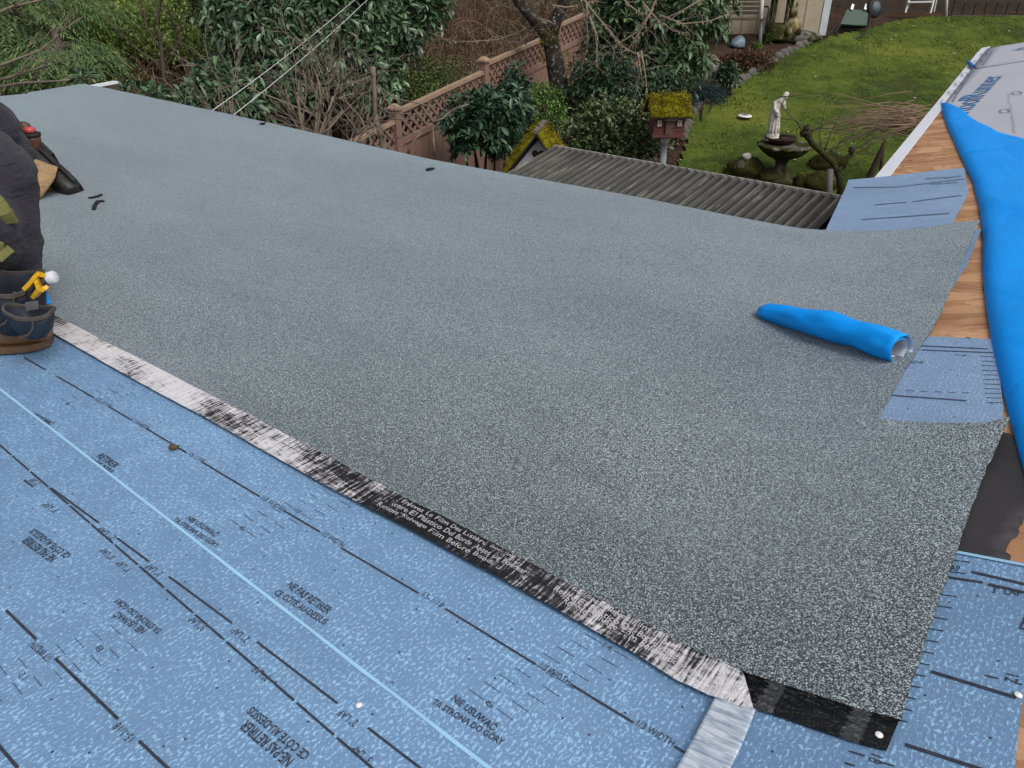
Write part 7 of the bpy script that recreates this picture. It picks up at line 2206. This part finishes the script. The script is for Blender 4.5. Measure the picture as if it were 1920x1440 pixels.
# mossy old tree
def mossy_tree():
    Y = 11.8
    base = gz(A3(1080, 262, Y)); root = empty('old_tree', base, 'old leaning tree with mossy lichened bark in front of the fence', 'tree')
    m = NT('lichened_mossy_bark'); co = m.coords('Object')
    a = m.noise(co, 7, 5, 0.7); li = m.noise(co, 16, 4, 0.7); mo = m.noise(co, 2.6, 4, 0.65)
    c = m.ramp(a, [(0.3, (0.018, 0.014, 0.011)), (0.7, (0.075, 0.060, 0.048))])
    c = m.mix(m.ramp(li, [(0.56, 0), (0.63, 0.85)]), c, (0.30, 0.31, 0.28))
    c = m.mix(m.ramp(mo, [(0.56, 0), (0.66, 0.9)]), c, (0.11, 0.115, 0.018))
    m.bump(a, 0.9, 0.03); bark = m.fin(c, 0.95, 0, 0.15)
    Q_ = lambda x, y, dy=0.0: Vector(A3(x, y, Y + dy))
    random.seed(77)
    b = MB()
    b.tube([Vector(base) - Vector((0, 0, .1)), Q_(1078, 258), Q_(1068, 225), Q_(1055, 190), Q_(1046, 150), Q_(1040, 115), Q_(1034, 85), Q_(1028, 60)], [0.19, 0.165, 0.145, 0.135, 0.135, 0.125, 0.115, 0.125], 12)
    b.tube([Q_(1030, 66), Q_(1012, 48), Q_(992, 25), Q_(972, 2), Q_(955, -30)], [0.11, 0.095, 0.085, 0.075, 0.06], 10)
    b.tube([Q_(1032, 70), Q_(1040, 45), Q_(1050, 20), Q_(1062, -5), Q_(1080, -40)], [0.10, 0.09, 0.085, 0.08, 0.06], 10)
    tr = b.build('trunk', bark, root)
    b = MB()
    P_, d = shell_points(Q_(1030, 68), (0.15, 0.15, 0.13), 500, 0.9, 2, 0.2, -1)
    leaves(P_, d + rng.normal(0, .5, d.shape), rng.uniform(0.02, 0.04, len(P_)), rng.uniform(0.008, 0.014, len(P_)), M_MOSSL, 'moss', tr, 'stuff', 0.1, True)
    for q in ((1062, 118), (1020, 95)):
        P_, d = shell_points(Q_(*q), (0.06, 0.08, 0.16), 260, 0.8, 5, 0.2, -1)
        leaves(P_, d + rng.normal(0, .5, d.shape), rng.uniform(0.02, 0.04, len(P_)), rng.uniform(0.008, 0.014, len(P_)), M_MOSSL, 'moss', tr, 'stuff', 0.1, True)
    # hanging pale branches with buds
    b = MB(); bud = MB()
    for pp in (((1040, 45), (1000, 32), (970, 20), (930, 8)), ((1020, 55), (995, 42), (975, 20), (955, -10)), ((1010, 46), (970, 62), (930, 75), (880, 78), (832, 77)), ((1040, 40), (1010, 68), (985, 80), (960, 84)),
               ((1035, 10), (1060, 14), (1090, 10), (1120, -2)), ((1080, -20), (1110, 20), (1140, 55), (1165, 85), (1190, 100), (1215, 104)), ((1150, -20), (1180, 10), (1205, 30), (1215, 60)), ((1240, -20), (1220, 20), (1195, 60), (1150, 88), (1125, 84)),
               ((1330, -10), (1280, 20), (1225, 45), (1190, 75)), ((1225, 15), (1205, 50), (1180, 90), (1166, 115)), ((1100, 5), (1100, 40), (1102, 80), (1098, 110)), ((1105, 30), (1120, 70), (1118, 110), (1120, 140)), ((1240, 30), (1280, 45), (1330, 40), (1370, 25)), ((1205, 5), (1230, 35), (1262, 58), (1290, 62)), ((1202, 95), (1208, 130), (1212, 160), (1214, 180)), ((1195, 98), (1200, 125), (1205, 150))):
        P_ = [Q_(x, y, -0.9 + 0.03 * i + (1.0 if x < 1030 else 0)) for i, (x, y) in enumerate(pp)]
        n_ = len(P_)
        b.tube(P_, [0.016 - 0.011 * i / (n_ - 1) for i in range(n_)], 5)
        for i in range(1, n_):
            for k in range(2):
                p = P_[i - 1].lerp(P_[i], random.random())
                limb_tree(b, p, (P_[i] - P_[i - 1]).normalized() + Vector((random.gauss(0, .5), random.gauss(0, .4), random.gauss(-0.1, .45))), 0.28, 0.005, 1, 0.6, 0.4, -0.05, (1, 3), 0.6, 0, 4, 0.0028)
                bud.blob(p + Vector((0, 0, -0.02)), (0.014, 0.014, 0.022), i, 0.2, 1)
    # where the shoots join the trunk, out of the picture
    for x, y in ((1080, -20), (1150, -20), (1240, -20), (1330, -10)): b.tube([Q_(1075, -60), Q_((1075 + x) / 2, y - 45, -0.5), Q_(x, y, -0.9)], [0.04, 0.03, 0.016], 6)
    br = b.build('branches', M_TWIG, root)
    tag(bud.build('buds', simple('pale_buds', (0.30, 0.28, 0.12), 0.8, 0.2), br), kind='stuff')
mossy_tree()

# pruned little tree beside the fountain and the pile of cut canes
M_DBARK = stone('dark_mossed_bark', (0.018, 0.014, 0.010), (0.045, 0.035, 0.026), (0.11, 0.10, 0.085), 0.25, 16)
def pollard():
    Y = 11.0
    base = gz(A3(1572, 365, Y)); root = empty('pruned_tree', base, 'small dark pruned tree with a knobbed head beside the fountain', 'tree')
    Q_ = lambda x, y, dy=0.0: Vector(A3(x, y, Y + dy)); random.seed(13)
    b = MB()
    b.tube([Vector(base) - Vector((0, 0, .1)), Q_(1578, 355), Q_(1572, 325), Q_(1560, 302), Q_(1540, 285), Q_(1522, 268), Q_(1514, 252), Q_(1511, 238)], [0.060, 0.056, 0.046, 0.050, 0.040, 0.042, 0.046, 0.036], 9)
    for q in ((1512, 240), (1516, 256), (1508, 250), (1572, 318), (1597, 281)): b.blob(Q_(*q), (0.05, 0.05, 0.055), q[0], 0.6, 2, 0, 2.5)
    b.tube([Q_(1568, 312), Q_(1582, 302), Q_(1596, 290), Q_(1600, 275)], [0.04, 0.034, 0.036, 0.045], 8)
    b.build('trunk', M_DBARK, root)
    b = MB()
    for pp in (((1513, 245), (1545, 240), (1600, 245), (1640, 215)), ((1512, 240), (1490, 225), (1462, 222)), ((1512, 262), (1495, 230), (1470, 205), (1462, 190)), ((1540, 285), (1536, 250), (1545, 215), (1550, 180)), ((1545, 285), (1560, 245), (1578, 210), (1588, 188)), ((1560, 300), (1575, 270), (1590, 250), (1640, 238)),
               ((1600, 280), (1640, 262), (1690, 250)), ((1598, 284), (1630, 290), (1660, 280)), ((1555, 285), (1580, 262), (1625, 252), (1670, 235)), ((1515, 250), (1560, 225), (1610, 215)), ((1462, 182), (1485, 180), (1510, 176)), ((1530, 275), (1560, 280), (1590, 268))):
        P_ = [Q_(x, y, 0.06 * i) for i, (x, y) in enumerate(pp)]; n_ = len(P_)
        b.tube(P_, [0.010 - 0.006 * i / (n_ - 1) for i in range(n_)], 5)
    b.build('shoots', M_BARK, root)
    root = empty('dead_tree', gz(A3(1640, 335, 10.6)), 'dark forked dead trunk leaning beside the roof wing', 'tree')
    b = MB(); Y2 = 10.6; Q2 = lambda x, y: Vector(A3(x, y, Y2))
    b.tube([Q2(1615, 380), Q2(1625, 345), Q2(1640, 310), Q2(1652, 285), Q2(1660, 262)], [0.06, 0.05, 0.045, 0.04, 0.02], 8); b.tube([Q2(1650, 345), Q2(1652, 315), Q2(1656, 280)], [0.03, 0.026, 0.02], 7)
    b.tube([Vector(gz(A3(1618, 380, Y2))), Q2(1615, 380)], [0.07, 0.06], 8); b.tube([Q2(1615, 380), Q2(1650, 345)], [0.04, 0.03], 6)
    b.build('trunk', M_STEM, root)
    b = MB(); Q3 = lambda x, y: Vector(A3(x, y, 10.8)); b.tube([Vector(gz(A3(1552, 365, 10.8))), Q3(1554, 360), Q3(1556, 318)], [0.05, 0.05, 0.045], 10)
    tag(b.build('stake', simple('grey_stake', (0.12, 0.11, 0.10), 0.8, 0.2)), 'short grey stake in front of the small pruned tree', 'stake')
pollard()
def brush_pile():
    root = empty('brush_pile', gz(A3(1680, 240, 11.8)), 'pile of cut reddish canes on the lawn beside the roof wing', 'brush pile')
    random.seed(3); b = MB()
    for k in range(75):
        x1 = random.gauss(1715, 24); y1 = random.gauss(218, 13)
        ang = random.gauss(0.22, 0.20); L = random.uniform(70, 190)
        x0 = x1 - L * math.cos(ang); y0 = y1 + L * math.sin(ang) * 0.8
        Y = 11.9 + random.uniform(-0.5, 0.5)
        P_ = []
        for t in (0, .3, .65, 1):
            px = x0 + (x1 - x0) * t; py = y0 + (y1 - y0) * t - 10 * math.sin(math.pi * t) * random.random()
            q = A3(px, py, Y - 0.2 * t); gg = ground_z(q[0], q[1]) + 0.10
            if q[2] < gg: q[2] = gg
            P_.append(q)
        b.tube(P_, [0.003, 0.005, 0.006, 0.007], 4)
    for k in range(60):
        c = Vector(A3(random.gauss(1715, 25), random.gauss(235, 14), 11.6)); d = Vector((random.gauss(0, 1), random.gauss(0, .6), random.gauss(0, .3))); b.tube([c - d * 0.25, c, c + d * 0.25], [0.006, 0.009, 0.006], 4)
    tag(b.build('canes', simple('reddish_cut_canes', (0.24, 0.16, 0.11), 0.85, 0.4, 3), root), kind='stuff')
brush_pile()

# ------------------------------------------------------------------ brambles and undergrowth on the bank
def canes(name, x, y, h, spread, mat, label=None, rad=0.006, seg=7):
    N = len(x)
    z = np.array([ground_z(a_, b_) for a_, b_ in zip(x, y)]) - 0.02
    az = rng.uniform(0, 2 * np.pi, N); t = np.linspace(0, 1, seg)[None, :]
    sp_ = (spread * rng.uniform(0.3, 1.3, N))[:, None]; hh = (h * rng.uniform(0.5, 1.2, N))[:, None]
    px = x[:, None] + np.cos(az)[:, None] * sp_ * t ** 1.4 + np.cumsum(rng.normal(0, 0.018, (N, seg)), 1)
    py = y[:, None] + np.sin(az)[:, None] * sp_ * t ** 1.4 + np.cumsum(rng.normal(0, 0.018, (N, seg)), 1)
    pz = z[:, None] + hh * (2.1 * t - 1.45 * t * t) / 0.76 * 1.0
    P_ = np.stack([px, py, pz], 2)
    r_ = (rad * rng.uniform(0.6, 1.4, N))[:, None] * (1 - 0.6 * t)
    T = np.gradient(P_, axis=1); T /= np.linalg.norm(T, axis=2)[:, :, None] + 1e-9
    a = np.cross(T, np.array([0.3, 0.2, 0.93])); a /= np.linalg.norm(a, axis=2)[:, :, None] + 1e-9; b_ = np.cross(T, a)
    V = np.stack([P_ + (a * math.cos(q) + b_ * math.sin(q)) * r_[:, :, None] for q in (0, 2.094, 4.189)], 2)   # N,seg,3,3
    base = (np.arange(N) * seg * 3)[:, None, None, None]
    j = (np.arange(seg - 1) * 3)[None, :, None, None]; k = np.array([(0, 1, 4, 3), (1, 2, 5, 4), (2, 0, 3, 5)])[None, None]
    F = (base + j + k).reshape(-1, 4)
    o = np_mesh(name, V.reshape(-1, 3), F, mat, None, np.repeat(rng.uniform(0, 1, N), (seg - 1) * 3))
    o['kind'] = 'stuff'
    if label: o['label'] = label; o['category'] = 'undergrowth'
    return o
M_CANE = leafmat('bramble_canes', (0.060, 0.036, 0.024), (0.150, 0.088, 0.058), (0.29, 0.205, 0.140), 0.85, 0.15)
def along_fence(N, s0, s1, d0, d1):
    s = rng.uniform(s0, s1, N); d = rng.uniform(d0, d1, N)
    return FA[0] + FD[0] * s + FNV[0] * d, FA[1] + FD[1] * s + FNV[1] * d
x, y = along_fence(5200, -4.5, 9.0, 0.25, 4.8)
canes('bramble_thicket', x, y, 0.62, 0.7, M_CANE, 'red brown tangle of leafless bramble canes covering the bank behind the fence')
x = rng.uniform(-7.2, -3.6, 2600); y = rng.uniform(8.6, 13.5, 2600)
canes('bramble_thicket', x, y, 0.85, 0.8, M_CANE, 'brown bramble tangle under the fresh green tree at the left')
x = rng.uniform(-5.4, -2.7, 1700); y = rng.uniform(7.6, 11.0, 1700)
canes('bramble_thicket', x, y, 1.25, 0.8, M_CANE, 'tall brown brambles rising behind the eave at the left')
# ground-hugging leaves of the bank and wood behind
x, y = along_fence(40000, -6, 11, 0.2, 8.5)
k = np.array([mnoise.noise(Vector((a_ * 0.75, b_ * 0.75, 4))) for a_, b_ in zip(x, y)]) > -0.12
x, y = x[k], y[k]
z = np.array([ground_z(a_, b_) for a_, b_ in zip(x, y)]) + rng.uniform(0.02, 0.45, len(x))
P_ = np.c_[x, y, z]
o = leaves(P_, rng.normal(0, 1, P_.shape) + np.array([0, 0, .3]), rng.uniform(0.03, 0.075, len(P_)), rng.uniform(0.015, 0.035, len(P_)), M_IVY, 'bank_undergrowth', None, 'stuff', 0.15, True)
o['label'] = 'patchy low green leaves among the brambles on the bank'; o['category'] = 'undergrowth'
x = rng.uniform(-16, -2.5, 30000); y = rng.uniform(12.0, 22, 30000)
z = np.array([ground_z(a_, b_) for a_, b_ in zip(x, y)]) + rng.uniform(0.0, 1.1, len(x)) * (0.4 + 0.6 * np.abs(np.sin(x * 1.7) * np.cos(y * 1.3)))
P_ = np.c_[x, y, z]
o = leaves(P_, rng.normal(0, 1, P_.shape), rng.uniform(0.05, 0.12, len(P_)), rng.uniform(0.03, 0.06, len(P_)), M_FRESH, 'woodland_undergrowth', None, 'stuff', 0.15, True)
o['label'] = 'mixed green woodland undergrowth on the slope at the top left'; o['category'] = 'undergrowth'
# litter in the planting bed
x, y = along_fence(9000, -2, 9, -4.2, -0.15)
z = np.array([ground_z(a_, b_) for a_, b_ in zip(x, y)]) + 0.05
k = ~in_poly(x, y, LAWN); x, y, z = x[k], y[k], z[k]
P_ = np.c_[x, y, z + rng.uniform(0, .03, len(x))]
M_LITTER = leafmat('bed_litter', (0.03, 0.018, 0.012), (0.085, 0.052, 0.034), (0.19, 0.13, 0.085), 0.9, 0.1)
o = leaves(P_, rng.normal(0, 1, P_.shape) * np.array([1, 1, .2]), rng.uniform(0.03, 0.07, len(P_)), rng.uniform(0.02, 0.04, len(P_)), M_LITTER, 'leaf_litter', None, 'stuff', 0.1, True)
o['label'] = 'brown leaf litter on the planting beds'; o['category'] = 'leaf litter'

# ------------------------------------------------------------------ the two white cables
M_CABLE = simple('white_cable', (0.62, 0.64, 0.62), 0.5, 0.06)
for (a, c, lab) in (((396, 209), (664, 0), 'upper of the two white cables running up from the eave'), ((435, 218), (688, 0), 'lower of the two white cables running up from the eave')):
    p = Vector(A3(*a, 6.1)); q = Vector(A3(*c, 9.6)); d = q - p
    pts = [p - d * 0.10 + Vector((0, 0, -0.06))]
    for t in np.linspace(0, 2.4, 16): pts.append(p + d * t - Vector((0, 0, 1)) * (0.10 * (t * (1 - t)) * (1 if t < 1 else 0.0)))
    b = MB(); b.tube(pts, 0.0032, 6); tag(b.build('cable', M_CABLE), lab, 'cable', 'white overhead cables')
